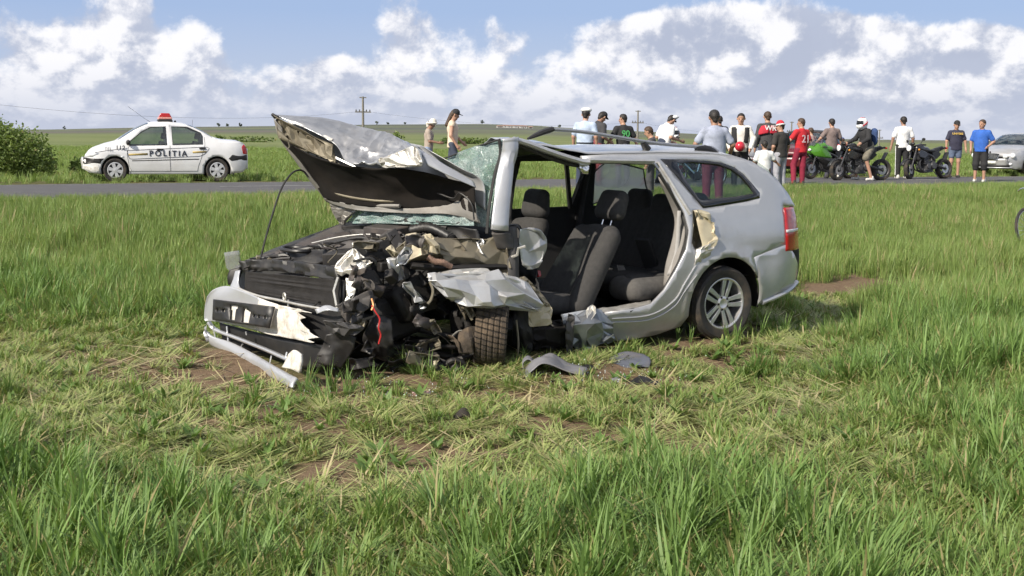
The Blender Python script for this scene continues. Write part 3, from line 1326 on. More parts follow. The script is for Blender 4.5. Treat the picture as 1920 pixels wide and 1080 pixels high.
def tallness(X, Y):
    """how high the grass stands, 0 trodden to 1 high"""
    t = 1 - 0.95 * track(X, Y) - 0.9 * bare(X, Y)
    lx, ly = car_xy(X, Y)
    d = np.maximum(np.maximum(-1.1 - lx, lx - 3.7), np.abs(ly) - 0.9)
    t = t - 0.75 * (1 - sstep(0.0, 0.9, d)) * (ly > -0.9)
    # the open, beaten middle of the foreground
    mid = 1.15 * np.exp(-(((X - 0.0) / 3.0) ** 2 + ((Y - 6.9) / 1.35) ** 2) ** 1.5)
    left = np.exp(-(((X + 3.0) / 2.2) ** 2 + ((Y - 8.6) / 1.6) ** 2))
    t = t - 0.75 * mid - 0.45 * left
    nz = fbm(X * 1.15, Y * 1.15, 51)
    nearw = 1 - sstep(8.5, 11.0, Y)
    t = t + 0.28 * nz - nearw * (0.36 - 0.70 * np.clip(nz, -.2, 1)) + nearw * (0.06 + 0.2 * sstep(0.6, 1.8, X)) * (1 - sstep(4.4, 5.6, Y)) + nearw * 0.26 * sstep(1.5, 2.8, X) * (1 - sstep(7.5, 9.5, Y))
    return np.clip(t, 0, 1)


def build_grass():
    two = 2 * math.pi
    # 1 trodden mat and short turf everywhere near by
    X, Y, r = wedge(24000, 3.4, 12.5, seed=1)
    b = bare(X, Y)
    k = (r.random(len(X)) > b * 0.86 - 0.05) & car_free(X, Y)
    X, Y = X[k], Y[k]
    tl = tallness(X, Y)
    n = len(X)
    kt, kf = np.array(kinds('turf')), np.array(kinds('trodden'))
    isf = r.random(n) < np.clip(0.75 - tl, 0.1, 0.7)
    idx = np.where(isf, kf[r.integers(0, len(kf), n)], kt[r.integers(0, len(kt), n)])
    s = np.where(isf, 0.19 + 0.12 * r.random(n), 0.06 + 0.08 * r.random(n) + 0.06 * tl)
    w = np.where(isf, 1.0, 1.9)
    scl = np.stack([s * w, s * w, s], 1)
    scatter('trodden_grass', X, Y, idx, scl, r.random(n) * two, (r.normal(0, .06, n), r.normal(0, .06, n)), 'trodden and short green grass round the wreck')
    # 2 standing tufts in the foreground
    X, Y, r = wedge(19000, 3.4, 12.5, seed=2)
    tl = tallness(X, Y)
    nz2 = fbm(X * 2.4, Y * 2.4, 91, 2)
    edge_ = sstep(1.6, 2.6, X)
    k = (r.random(len(X)) < (tl + .03) * np.clip(0.30 + 0.85 * np.clip(nz2 + .25, 0, 1) + .3 * edge_, 0, 1)) & (tl > 0.06) & car_free(X, Y)
    X, Y, tl = X[k], Y[k], tl[k]
    # tufts left standing against the wreck and its wheels
    ex = []
    for px, py, c_ in [(578, 736, 4), (604, 742, 4), (628, 732, 3), (655, 736, 4), (690, 726, 3), (772, 702, 3), (786, 704, 5), (802, 706, 3), (1346, 637, 2), (1290, 642, 3), (1186, 652, 2), (1382, 642, 2), (1425, 628, 4), (1462, 626, 4), (1500, 618, 4), (1540, 610, 4), (1062, 658, 2), (1104, 652, 2), (470, 760, 3), (840, 720, 2)]:
        for _ in range(c_):
            p_ = ground_pt(px + r.normal() * 8, py + r.normal() * 3)
            ex.append((p_[0], p_[1]))
    ex = np.array(ex)
    X, Y, tl = np.r_[X, ex[:, 0]], np.r_[Y, ex[:, 1]], np.r_[tl, np.full(len(ex), .45)]
    n = len(X)
    kc, kb, km = np.array(kinds('cereal')), np.array(kinds('bent')), np.array(kinds('meadow'))
    q = r.random(n)
    idx = np.where(q < 0.56, kc[r.integers(0, len(kc), n)], np.where((q < 0.93) | (Y < 8.0), kb[r.integers(0, len(kb), n)], km[r.integers(0, len(km), n)]))
    s = (0.10 + 0.215 * tl) * (0.65 + 0.7 * r.random(n))
    scl = np.stack([s, s, s * (0.9 + 0.3 * r.random(n))], 1)
    scatter('standing_grass', X, Y, idx, scl, r.random(n) * two, (r.normal(0, .12, n), r.normal(0, .12, n)), 'tall green tufts of grass standing in the foreground')
    # 3 tall meadow grass on the bank up to the road
    X, Y, r = wedge(36000, 10.5, 36.0, slope=0.50, pad=2.5, seed=3)
    sdist = road_sd(X, Y)
    tn = -ROAD_W - sdist
    tl = tallness(X, Y)
    k = (tn > 0.02) & (r.random(len(X)) < 0.25 + tl) & car_free(X, Y) & (tl > 0.12)
    X, Y, tl, tn = X[k], Y[k], tl[k], tn[k]
    n = len(X)
    ks = np.array(kinds('stalk'))
    q = r.random(n)
    pn = np.clip(fbm(X * .25, Y * .25, 83), 0, 1)
    idx = np.where(q < 0.95 - .22 * pn, km[r.integers(0, len(km), n)], ks[r.integers(0, len(ks), n)])
    idx = np.where((q < 0.18) & (Y < 15), kb[r.integers(0, len(kb), n)], idx)
    s = (0.17 + 0.21 * tl * (0.75 + 0.25 * np.clip(fbm(X * .35, Y * .35, 77), -1, 1))) * (0.75 + 0.5 * r.random(n))
    lw_ = 1 - sstep(-6.0, 2.0, X)
    s = s * (0.72 - 0.14 * lw_ + (0.28 + 0.14 * lw_) * sstep(0.2, 3.0, tn))
    scl = np.stack([s * 1.25, s * 1.25, s], 1)
    scatter('bank_grass', X, Y, idx, scl, r.random(n) * two, (r.normal(0, .10, n), r.normal(0, .10, n)), 'tall meadow grass on the bank below the road')
    # 4 meadow beyond the road
    X, Y, r = wedge(17000, 25.0, 110.0, slope=0.48, pad=2, seed=4)
    sdist = road_sd(X, Y)
    k = (sdist > 0.5) & (r.random(len(X)) < np.clip(1.25 - Y / 120, 0.2, 1))
    X, Y, sdist = X[k], Y[k], sdist[k]
    n = len(X)
    idx = km[r.integers(0, len(km), n)]
    s = (0.20 + 0.20 * r.random(n)) * (0.5 + 0.5 * sstep(0.8, 4.0, sdist))
    scl = np.stack([s * (1.8 + Y / 40), s * (1.8 + Y / 40), s], 1)
    scatter('meadow_grass', X, Y, idx, scl, r.random(n) * two, (r.normal(0, .08, n), r.normal(0, .08, n)), 'meadow grass stretching away beyond the road')
    # 5 weeds and loose straw
    X, Y, r = wedge(2300, 3.6, 12.0, seed=5)
    k = car_free(X, Y)
    X, Y = X[k], Y[k]
    n = len(X)
    kw, kr = np.array(kinds('weed')), np.array(kinds('straw'))
    isw = r.random(n) < 0.42
    idx = np.where(isw, kw[r.integers(0, len(kw), n)], kr[r.integers(0, len(kr), n)])
    s = np.where(isw, 0.07 + 0.09 * r.random(n), 0.5 + 0.7 * r.random(n))
    scl = np.stack([s, s, s], 1)
    scatter('field_weeds', X, Y, idx, scl, r.random(n) * two, (r.normal(0, .05, n), r.normal(0, .05, n)), 'small weeds and loose straw scattered over the field', 0.004)


build_grass()


# ------------------------------------------------------------------ bushes, poles, far farm
BARK = mat('bark', (0.11, 0.085, 0.06), 0.9, var=0.3, scale=12)
BUSHLEAF = leaf_mat('bush leaves', (0.055, 0.10, 0.025), (0.13, 0.18, 0.05), pst=0.01, tr=0.3)
HILLTREE = leaf_mat('far tree leaves', (0.045, 0.06, 0.035), (0.07, 0.09, 0.05), pst=0.0, tr=0.15)


def foliage(nm, root, blobs, n, size, mt, seed, elong=1.7):
    """many leaf faces spread through lobes; inner gaps stay open"""
    r = np.random.default_rng(seed)
    V, F = [], []
    vol = np.array([b[3] * b[4] * b[5] for b in blobs])
    vol = vol / vol.sum()
    for bi, (cx, cy, cz, rx, ry, rz) in enumerate(blobs):
        m_ = int(n * vol[bi])
        # twigs clumps on the lobe
        cl = r.normal(size=(max(3, m_ // 14), 3))
        cl /= np.linalg.norm(cl, axis=1, keepdims=True)
        cl *= (0.45 + 0.58 * r.random((len(cl), 1)) ** 0.5)
        for _ in range(m_):
            c = cl[r.integers(len(cl))] + r.normal(0, 0.16, 3)
            p = np.array([cx + c[0] * rx, cy + c[1] * ry, cz + c[2] * rz])
            if p[2] < 0.03:
                p[2] = 0.03 + 0.1 * r.random()
            d = r.normal(size=3)
            d[2] += 0.4
            d /= np.linalg.norm(d)
            q = np.cross(d, r.normal(size=3))
            q /= max(np.linalg.norm(q), 1e-6)
            s = size * (0.6 + 0.8 * r.random())
            b = len(V)
            V += [tuple(p - d * s * elong * .5), tuple(p + q * s * .5), tuple(p + d * s * elong * .5), tuple(p - q * s * .5)]
            F.append((b, b + 1, b + 2, b + 3))
    return fast_mesh(nm, np.array(V), np.array(F), mt, root, False)


def bush(name, label, loc, blobs, n, size, seed, group=None, mt=None, trunks=5, elong=1.7):
    e = empty(name, label, 'bush' if 'bush' in name else 'tree', loc, 0, group)
    foliage('crown', e, blobs, n, size, mt or BUSHLEAF, seed, elong)
    r = random.Random(seed)
    for i in range(trunks):
        b = blobs[i % len(blobs)]
        x0, y0 = b[0] * 0.35, b[1] * 0.35
        mb = MB()
        top = (b[0] + r.uniform(-.3, .3) * b[3], b[1] + r.uniform(-.3, .3) * b[4], b[2] + b[5] * 0.5)
        midp = ((x0 + top[0]) / 2 + r.uniform(-.1, .1), (y0 + top[1]) / 2, top[2] * 0.45)
        th = max(0.02, b[5] * 0.045)
        mb.tube(spline([(x0, y0, -0.1), midp, top], 7), [th * (1 - .12 * k) for k in range(7)], 6)
        for k in range(3):
            a = r.uniform(0, 6.28)
            mb.tube([midp, (midp[0] + math.cos(a) * b[3] * .6, midp[1] + math.sin(a) * b[4] * .6, midp[2] + b[5] * .6)], [th * .6, th * .2], 5)
        mb.build('trunk' if trunks == 1 else 'stem', BARK, e)
    return e


def place(px, py, Y):
    p = at_depth(px, py, Y)
    return (float(p[0]), float(Y), float(height(p[0], Y)))


# the big bush at the left beyond the road
lc = place(20, 320, 36.0)
bush('roadside_bush', 'large rounded green bush beyond the road, left of the police car', lc,
     [(-1.2, 0.2, .95, 1.2, 1.1, .95), (-.2, -0.2, .85, .9, 1.0, .85), (0.35, .1, .85, .75, .8, .82), (-.7, 0, 1.40, .75, .8, .55), (-2.6, .3, .9, 1.2, 1.0, .9), (0.85, .0, .60, .55, .5, .58)], 24000, 0.055, 4, None, leaf_mat('willow leaves', (0.085, 0.135, 0.03), (0.18, 0.235, 0.07), pst=0.02, tr=0.35), 7)
lc = place(146, 318, 37.0)
bush('young_bush', 'small narrow bush just ahead of the police car', lc, [(0, 0, .38, .22, .22, .36), (.07, .05, .6, .15, .15, .2)], 420, 0.065, 6, None, None, 3)
lc = place(392, 318, 42.0)
bush('dry_bush', 'low brownish scrub bush between the big bush and police car', (lc[0] - 5.3, lc[1] - 4, lc[2]), [(0, 0, .3, .5, .4, .3), (.5, .1, .24, .4, .3, .24)], 420, 0.05, 8, None,
     leaf_mat('dry bush leaves', (0.11, 0.10, 0.05), (0.17, 0.15, 0.08), tr=0.2), 4)
lc = place(745, 262, 95.0)
bush('meadow_bush', 'small bright green bush far behind the raised bonnet', lc, [(0, 0, .8, .55, .5, .75), (-.7, 0, .55, .45, .4, .5), (.75, 0, .35, .4, .4, .32)], 900, 0.12, 9, None,
     leaf_mat('sunlit bush leaves', (0.09, 0.15, 0.03), (0.17, 0.22, 0.06), tr=0.3), 3)
lc = place(905, 262, 160.0)
for k, (px, w_) in enumerate([(905, 3.0), (860, 1.6), (452, 2.6)]):
    lc = place(px, 262, 170.0)
    bush('field_bush', ['long low dark bush in the meadow behind the shattered windscreen', 'low dark bush in the meadow behind the two walkers', 'low dark bush in the meadow behind the police car boot'][k], lc,
         [(-w_ * .8, 0, .35, w_, .8, .5), (w_ * .8, 0, .3, w_, .8, .45)], 700, 0.2, 20 + k, 'low bushes far out in the meadow', None, 2)

# trees standing along the ridge
r_ = random.Random(3)
for k, px in enumerate([125, 412, 428, 452, 705, 726, 758, 902, 1045, 1330]):
    az = math.atan((px - 960) / FPX)
    R_ = RIDGE_R * 0.985
    x, y = R_ * math.sin(az), R_ * math.cos(az)
    h_ = r_.uniform(5.0, 8.5)
    lab = 'tiny dark tree on the ridge, number %s counted along the skyline' % ['one', 'two', 'three', 'four', 'five', 'six', 'seven', 'eight', 'nine', 'ten'][k]
    words_ = ['leftmost tiny tree on the skyline, above the big bush', 'tiny skyline tree behind the police car boot, first of three', 'tiny skyline tree behind the police car boot, middle of three',
              'tiny skyline tree behind the police car boot, last of three', 'tiny skyline tree just right of the tall utility pole', 'second tiny skyline tree right of the tall utility pole',
              'tiny skyline tree above the crumpled bonnet edge', 'tiny skyline tree above the shattered windscreen', 'tiny skyline tree left of the policeman in light blue', 'tiny skyline tree beside the man in the polo shirt']
    bush('ridge_tree', words_[k], (x, y, float(height(x, y)) - 0.3), [(0, 0, h_ * .6, h_ * .42, h_ * .4, h_ * .42), (h_ * .2, 0, h_ * .45, h_ * .35, h_ * .3, h_ * .3)], 160, 1.5, 40 + k, 'trees along the ridge', HILLTREE, 1)

POLEM = mat('weathered concrete pole', (0.20, 0.185, 0.165), 0.9, var=0.15, scale=3)
WIREM = mat('wire', (0.09, 0.09, 0.10), 0.6)


def pole(px, ytop, ybase, Y, label, hgt):
    p = place(px, ybase, Y)
    e = empty('utility_pole', label, 'utility pole', p, 0.3, 'utility poles across the fields')
    MB().tube([(0, 0, -.3), (0, 0, hgt)], [.16, .10], 8).build('post', POLEM, e)
    MB().box((0, 0, hgt - 1.55), (1.6, .12, .12)).build('crossarm', POLEM, e)
    MB().box((0, 0, hgt - .1), (.7, .12, .10)).build('crossarm', POLEM, e)
    for x in (-.7, -.35, .35, .7):
        MB().lathe([(.0, 0), (.06, 0), (.07, .1), (.04, .2), (0, .22)], (x, 0, hgt - 1.49), 'z', 8, False).build('insulator', WIREM, e)
    return e, p


def pole_h(px, ytop, Y):
    p = at_depth(px, ytop, Y)
    return float(p[2])


pts = []
for px, yt, Y, lab in [(681, 181, 120.0, 'tall utility pole rising behind the raised bonnet'), (1195, 207, 150.0, 'utility pole behind the young man in the black and green shirt'),
                       (1483, 228, 185.0, 'faint utility pole behind the biker group and dark red car'), (1648, 243, 215.0, 'faint utility pole just right of the helmeted rider')]:
    b = place(px, 270, Y)
    h_ = pole_h(px, yt, Y) - b[2]
    e, p = pole(px, yt, 270, Y, lab, h_)
    pts.append((p[0], p[1], p[2] + h_ - 1.45))
lp = at_depth(-60, 190, 78)
chain = [(float(lp[0]), 78.0, float(lp[2]))] + pts
labs = ['thin overhead wire from the left edge to the tall utility pole', 'thin overhead wire between the poles behind the bonnet and young man',
        'thin overhead wire from the young man to the biker group', 'thin overhead wire between the two faint poles at right']
for k in range(len(chain) - 1):
    a, b = Vector(chain[k]), Vector(chain[k + 1])
    P = []
    for i in range(25):
        t = i / 24
        q = a.lerp(b, t)
        q.z -= 4 * t * (1 - t) * 0.9
        P.append(q)
    o = MB().tube(P, 0.007 if k else 0.008, 5).build('overhead_wire', WIREM, None)
    tag(o, labs[k], 'wire', 'overhead wires')

FARMW = mat('whitewash', (0.48, 0.47, 0.45), 0.9)
FARMR = mat('far clay tiles', (0.30, 0.19, 0.15), 0.9)
farm_lab = ['small white shed leftmost of the far farm', 'white farm house with red roof left end of the far row', 'low white farm barn second in the far row', 'white farm barn third in the far row',
            'white farm house right end of the far row', 'tiny white hut right of the far farm row']
for k, (px, wd, hg) in enumerate([(934, 7, 3.5), (947, 9, 5), (956, 14, 4.5), (968, 12, 5), (978, 9, 4.5), (991, 5, 3.5)]):
    az = math.atan((px - 960) / FPX)
    R_ = 1500.0
    x, y = R_ * math.sin(az), R_ * math.cos(az)
    e = empty('farm_house', farm_lab[k], 'farm building', (x, y, float(height(x, y)) - .2), 0.2, 'far farm buildings')
    hg *= .62
    MB().box((0, 0, hg / 2), (wd, 6, hg)).build('wall', FARMW, e)
    MB().prism([(-3.4, hg), (3.4, hg), (0, hg + 1.1)], -wd / 2 - .4, wd / 2 + .4, 'yz').build('roof', FARMR, e)
    for q in (-1, 1):
        MB().box((q * wd * .25, -3.02, hg * .55), (1.2, .1, 1.3)).build('window', WIREM, e)
    MB().box((0, -3.02, 1.1), (1.1, .12, 2.2)).build('door', BARK, e)

# ================================================================== THE WRECKED ESTATE CAR
wreck = empty('wrecked_car', 'wrecked silver estate car with torn open side and bonnet bent up, on trampled grass', 'car', tuple(CP), math.atan2(CF[1], CF[0]))


def W(px, py, y):
    """photo ray met with the car's own lengthwise plane at y: car coordinates (x forward, y to its left, z up)"""
    v = ray(px, py)
    d = CAM - CP
    t = (y - d @ CL) / (v @ CL)
    p = d + v * t
    return (float(p @ CF), float(p @ CL), float(p[2]))


ZP = [0.10, 0.22, 0.32, 0.45, 0.62, 0.85, 0.98, 1.10, 1.25, 1.45, 1.56]
YP = [0.72, 0.785, 0.815, 0.835, 0.845, 0.84, 0.815, 0.765, 0.70, 0.605, 0.53]


def yside(x, z):
    y = float(np.interp(z, ZP, YP))
    if x < -0.45:
        t = (-0.45 - x) / 0.53
        y *= 1 - 0.20 * t ** 2.4
    d = math.hypot(x, z - 0.31)
    if z > 0.2:
        y += 0.022 * math.exp(-((d - 0.385) / 0.05) ** 2)       # arch flare
    y += 0.004 * float(vnoise(x * 4.0, z * 5.0, 17)) - 0.012 * math.exp(-(((x + .50) / .14) ** 2 + ((z - .66) / .07) ** 2))
    return y


def S(px, py, off=0.0):
    """photo ray met with the car's side surface, as (x, z)"""
    y = 0.8
    for _ in range(12):
        x, _y, z = W(px, py, y)
        y = yside(x, z) + off
    return (x, z)


SILVER = mat('silver paint', (0.46, 0.468, 0.49), 0.32, metal=0.4, var=0.05, scale=3, coat=0.7, dirt=0.5, dirtcol=(0.30, 0.27, 0.23))
SILVER2 = mat('creased silver paint', (0.50, 0.505, 0.515), 0.34, metal=0.5, var=0.08, scale=9, coat=0.2, dirt=0.45, dirtcol=(0.33, 0.29, 0.24))
BARE = mat('torn bare metal', (0.62, 0.60, 0.56), 0.38, metal=0.6, var=0.2, scale=14, bump=0.3, bscale=40, dirt=0.3)
CREAM = mat('primed inner metal', (0.52, 0.46, 0.33), 0.5, metal=0.25, var=0.15, scale=10, dirt=0.4)
TANMET = mat('dusty inner wing metal', (0.21, 0.185, 0.135), 0.5, metal=0.4, var=0.2, scale=8, dirt=0.55, dirtcol=(0.12, 0.095, 0.07))
DARKM = mat('greasy dark metal', (0.020, 0.018, 0.017), 0.6, metal=0.2, var=0.35, scale=9, bump=0.4, bscale=60)
BLACKP = mat('black plastic', (0.016, 0.0155, 0.016), 0.45, var=0.2, scale=15, dirt=0.3, dirtcol=(0.075, 0.062, 0.052))
GREYP = mat('grey dusty plastic', (0.055, 0.052, 0.052), 0.6, var=0.25, scale=10, dirt=0.45, dirtcol=(0.13, 0.105, 0.085))
RUBBER = mat('tyre rubber', (0.028, 0.026, 0.025), 0.8, var=0.2, scale=20, bump=0.25, bscale=140, dirt=0.5, dirtcol=(0.13, 0.095, 0.065))
MUDTYRE = mat('muddy tyre rubber', (0.055, 0.043, 0.034), 0.85, var=0.3, scale=14, bump=0.5, bscale=120, dirt=0.75, dirtcol=(0.17, 0.125, 0.085))
def add_tread(mt):
    w = NT(mt.node_tree)
    b = mt.node_tree.nodes['Principled BSDF']
    tc = w.n('ShaderNodeTexCoord')
    sp = w.n('ShaderNodeSeparateXYZ')
    w.link(tc.outputs['Object'], sp.inputs[0])
    ang = w.m('ARCTAN2', sp.outputs[2], sp.outputs[0])
    sk = w.m('ADD', w.m('MULTIPLY', ang, 46.0), w.m('MULTIPLY', sp.outputs[1], 30.0))
    cut = w.mapr(w.m('SINE', sk), 0.55, 0.9)
    bp = w.n('ShaderNodeBump')
    bp.invert = True
    bp.inputs['Strength'].default_value = 1.0
    bp.inputs['Distance'].default_value = 0.012
    w.link(cut, bp.inputs['Height'])
    old = b.inputs['Normal'].links[0].from_node if b.inputs['Normal'].links else None
    if old:
        w.link(old.outputs[0], bp.inputs['Normal'])
    w.link(bp.outputs[0], b.inputs['Normal'])
    src = b.inputs['Base Color'].links[0].from_socket
    w.link(w.mix(w.m('MULTIPLY', cut, 0.8), src, (0.016, 0.013, 0.011)), b.inputs['Base Color'])


add_tread(MUDTYRE)
ALLOY = mat('wheel alloy', (0.58, 0.58, 0.60), 0.32, metal=0.75, var=0.08, dirt=0.3)
SEATM = mat('charcoal seat cloth', (0.044, 0.042, 0.041), 0.9, var=0.25, scale=30, bump=0.3, bscale=200)
SEATP = mat('patterned seat cloth', (0.19, 0.175, 0.15), 0.9, var=0.45, scale=22, bump=0.3, bscale=200)
TRIM = mat('dark cabin trim', (0.028, 0.028, 0.03), 0.7, var=0.2)
TRIML = mat('grey cabin trim', (0.22, 0.205, 0.19), 0.7, var=0.1)
SEAL = mat('door seal rubber', (0.03, 0.029, 0.028), 0.6)
REDL = mat('red lamp plastic', (0.38, 0.012, 0.015), 0.15, var=0.1, coat=0.6)
CLEARL = mat('clear lamp plastic', (0.62, 0.62, 0.64), 0.12, var=0.1, coat=0.6)
WHITEP = mat('white paint flakes', (0.66, 0.63, 0.58), 0.55, var=0.18, scale=25, bump=0.4, bscale=60, dirt=0.7, dirtcol=(0.20, 0.15, 0.10))
REDW = mat('red wire', (0.50, 0.03, 0.03), 0.5)
YEL = mat('yellow sticker', (0.62, 0.40, 0.05), 0.6)
CHROME = mat('chrome', (0.8, 0.8, 0.8), 0.12, metal=1.0, var=0.03)
GLASS = glass_mat('car side glass', (0.66, 0.74, 0.73), 0.06, 0.07, (0.16, 0.18, 0.18))
BLACKG = mat('black glass border', (0.012, 0.012, 0.013), 0.12, coat=0.4)


# ---- rear quarter, sill, bumper (outlines read off the photo)
arch_c, arch_r = (0.0, 0.315), 0.372
def arch_pts(a0, a1, n=18):
    return arc(arch_c[0], arch_c[1], arch_r, a0, a1, n)


topedge = [(-0.90, 1.06), (-0.815, 1.17), (-0.70, 1.285), (-0.58, 1.375), (-0.44, 1.445), (-0.25, 1.487), (0.0, 1.505), (0.5, 1.51), (0.95, 1.505), (1.27, 1.49)]
door_edge = [S(*p) for p in [(1104, 304), (1160, 305), (1226, 307), (1240, 322), (1262, 358), (1284, 398), (1293, 432), (1288, 468), (1268, 508), (1246, 545), (1222, 570), (1190, 580), (1120, 589)]]
sill_low = [S(*p) for p in [(1133, 600), (1140, 622), (1137, 640), (1180, 638), (1230, 628), (1276, 612)]]
seam = [S(*p) for p in [(1414, 482), (1445, 469), (1474, 458)]]
rear_up = [S(*p) for p in [(1474, 440), (1472, 405), (1469, 384)]]
arch_a = arch_pts(-14, 150)       # from the front of the wheel round to the seam
win_out = [S(*p) for p in [(1238, 298), (1281, 299), (1320, 301), (1353, 305), (1377, 314), (1392, 325), (1408, 342), (1424, 361), (1424, 371), (1400, 377), (1360, 384), (1318, 390), (1300, 368), (1268, 330)]]
win_in = [S(*p) for p in [(1268, 305), (1300, 305), (1345, 309), (1370, 318), (1388, 331), (1405, 350), (1414, 362), (1380, 368), (1340, 372), (1311, 374), (1290, 344)]]
tear = [S(*p) for p in [(1299, 394), (1311, 396), (1326, 402), (1331, 414), (1338, 426), (1336, 440), (1343, 454), (1331, 466), (1317, 478), (1304, 470), (1297, 455), (1300, 430)]]
outline = topedge + door_edge + sill_low + arch_a + seam + rear_up
side = side_panel('body_side', outline, [win_out, tear], yside, SILVER, wreck, 0.05, 0.02)
# bumper below the seam
gap = 0.002
bo = [(p[0], p[1] - gap) for p in seam] + [S(*p) for p in [(1480, 460), (1490, 478), (1496, 494), (1495, 515), (1488, 535), (1460, 549), (1422, 570)]] + arch_pts(190, 152, 8)
side_panel('rear_bumper', bo, [], lambda x, z: yside(x, z), SILVER, wreck, 0.05, 0.012)
# lower lip of the bumper, a bright rounded edge
lip = [(-0.42, yside(-.42, .30) - .01, .285), (-0.62, yside(-.62, .32) - .005, .325), (-.80, yside(-.8, .36) - .005, .365), (-.94, yside(-.94, .40), .41)]
MB().tube(spline(lip, 10), 0.022, 8).build('bumper_lip', SILVER, wreck)
# window frame and pane
side_panel('window_frame', win_out, [win_in], lambda x, z: yside(x, z) + 0.003, BLACKG, wreck, 0.06, 0.012)
side_panel('window_pane', win_in, [], lambda x, z: yside(x, z) - 0.008, GLASS, wreck, 0.08)
# far side: door glass line, quarter glass
far_top = [(-0.90, 1.06), (-0.815, 1.17), (-0.70, 1.285), (-0.58, 1.375), (-0.44, 1.445), (-0.25, 1.487), (0.0, 1.505), (0.5, 1.51), (0.95, 1.50), (1.35, 1.48), (1.50, 1.46), (1.9, 1.22), (2.35, 1.00)]
far_low = [(2.35, 0.25), (0.40, 0.22)] + arch_pts(-17, 197, 16) + [(-0.5, .30), (-0.93, .36), (-0.97, .6)]
w1 = [(1.42, 1.40), (1.16, 1.42), (1.16, 1.0), (2.15, .98)]
w2 = [(1.08, 1.42), (0.62, 1.42), (0.38, 1.35), (0.42, 1.01), (1.08, 1.0)]
w3 = [(0.30, 1.42), (-.20, 1.42), (-.46, 1.35), (-.66, 1.20), (-.76, 1.07), (-.70, 1.02), (.18, 1.01)]
side_panel('far_body_side', far_top + far_low, [w1, w2, w3], yside, SILVER, wreck, 0.08, 0.0, 35, -1)
fi = lambda x, z: yside(x, z) - 0.05
side_panel('far_cabin_trim', [(-.84, 1.10), (-.66, 1.29), (-.46, 1.41), (-.2, 1.47), (.95, 1.47), (1.45, 1.44), (2.2, 1.0), (2.2, .30), (.45, .30), (.42, .62), (-.42, .62), (-.75, .6)], [w1, w2, w3], fi, TRIM, wreck, 0.08, 0.0, 35, -1)
for nm, w_ in (('far_window_pane', w1), ('far_window_pane', w3)):
    side_panel(nm, w_, [], lambda x, z: yside(x, z) - 0.02, GLASS, wreck, 0.12, 0, 35, -1)
# slanted divider bar of the far rear door glass
MB().tube([(0.58, -.62, 1.44), (0.44, -.75, 1.00)], 0.022, 6).build('window_divider', BLACKP, wreck)
# white sun blind clipped inside the far rear quarter window
G = grid_surface([[(.28, -.69, 1.20), (.20, -.64, 1.38), (-.0, -.63, 1.40), (-.28, -.62, 1.34)], [(.25, -.73, 1.08), (.12, -.69, 1.24), (-.1, -.68, 1.26), (-.34, -.66, 1.2)], [(.18, -.75, 1.03), (.08, -.75, 1.05), (-.2, -.74, 1.06), (-.42, -.71, 1.10)]], 8, 10)
blind = bpy.data.materials.new('sun blind mesh')
blind.use_nodes = True
wb_ = NT(blind.node_tree)
wb_.t.nodes.clear()
_tr, _df, _tl = wb_.n('ShaderNodeBsdfTransparent'), wb_.n('ShaderNodeBsdfDiffuse'), wb_.n('ShaderNodeBsdfTranslucent')
_tc = wb_.n('ShaderNodeTexCoord')
_c = wb_.mix(wb_.mapr(wb_.noise(_tc.outputs['Object'], 6.0, 2.0), 0.60, 0.70), (0.80, 0.74, 0.76), (0.70, 0.45, 0.50))
wb_.link(_c, _df.inputs[0])
wb_.link(_c, _tl.inputs[0])
_m1, _m2 = wb_.n('ShaderNodeMixShader'), wb_.n('ShaderNodeMixShader')
_m1.inputs[0].default_value = 0.6
wb_.link(_df.outputs[0], _m1.inputs[1])
wb_.link(_tl.outputs[0], _m1.inputs[2])
_m2.inputs[0].default_value = 0.72
wb_.link(_tr.outputs[0], _m2.inputs[1])
wb_.link(_m1.outputs[0], _m2.inputs[2])
_o = wb_.n('ShaderNodeOutputMaterial')
wb_.link(_m2.outputs[0], _o.inputs[0])
grid_mesh('sun_blind', G, blind, wreck, 60)
rim_ = np.vstack([G[0], G[:, -1], G[-1, ::-1], G[::-1, 0]])
MB().tube([tuple(p) for p in rim_[::2]], 0.007, 5, closed=True).build('blind_rim', BLACKP, wreck)

# roof: crowned sheet, buckled up at the front near corner
def roof_z(x, y):
    e = np.interp(x, [p[0] for p in topedge], [p[1] for p in topedge]) if x < 1.2 else 1.49 - 0.02 * (x - 1.2)
    crown = 0.062 * (1 - (abs(y) / 0.60) ** 2.2)
    buck = 0.115 * float(sstep(1.0, 1.95, x)) * float(sstep(-0.5, 0.55, y))
    return e + crown + buck


xs = np.r_[np.linspace(-0.44, -0.2, 7), np.linspace(-0.12, 1.2, 16), np.linspace(1.28, 1.97, 12)]
ys = np.linspace(-1, 1, 21)
G = np.zeros((len(xs), 21, 3))
for i, x in enumerate(xs):
    for j, t in enumerate(ys):
        ze = np.interp(x, [p[0] for p in topedge], [p[1] for p in topedge])
        yw = yside(x, ze) * (1 if x < 1.2 else 1 - 0.03 * (x - 1.2))
        fx = x
        if x > 1.2:                                     # the front edge is skewed by the crash
            fx = x - (x - 1.2) * 0.55 * (1 - t) / 2
        y = t * yw
        z = roof_z(x, y) if abs(t) < 1 else roof_z(x, y)
        G[i, j] = (fx, y, z + (0.012 * vnoise(x * 7, y * 6, 3) if x > 1.2 else 0))
grid_mesh('roof', G, SILVER, wreck, 40, 0.006)
# head lining below it
Gl = G[3:, 1:-1].copy()
Gl[..., 2] -= 0.045
grid_mesh('head_lining', Gl, TRIM, wreck, 60)
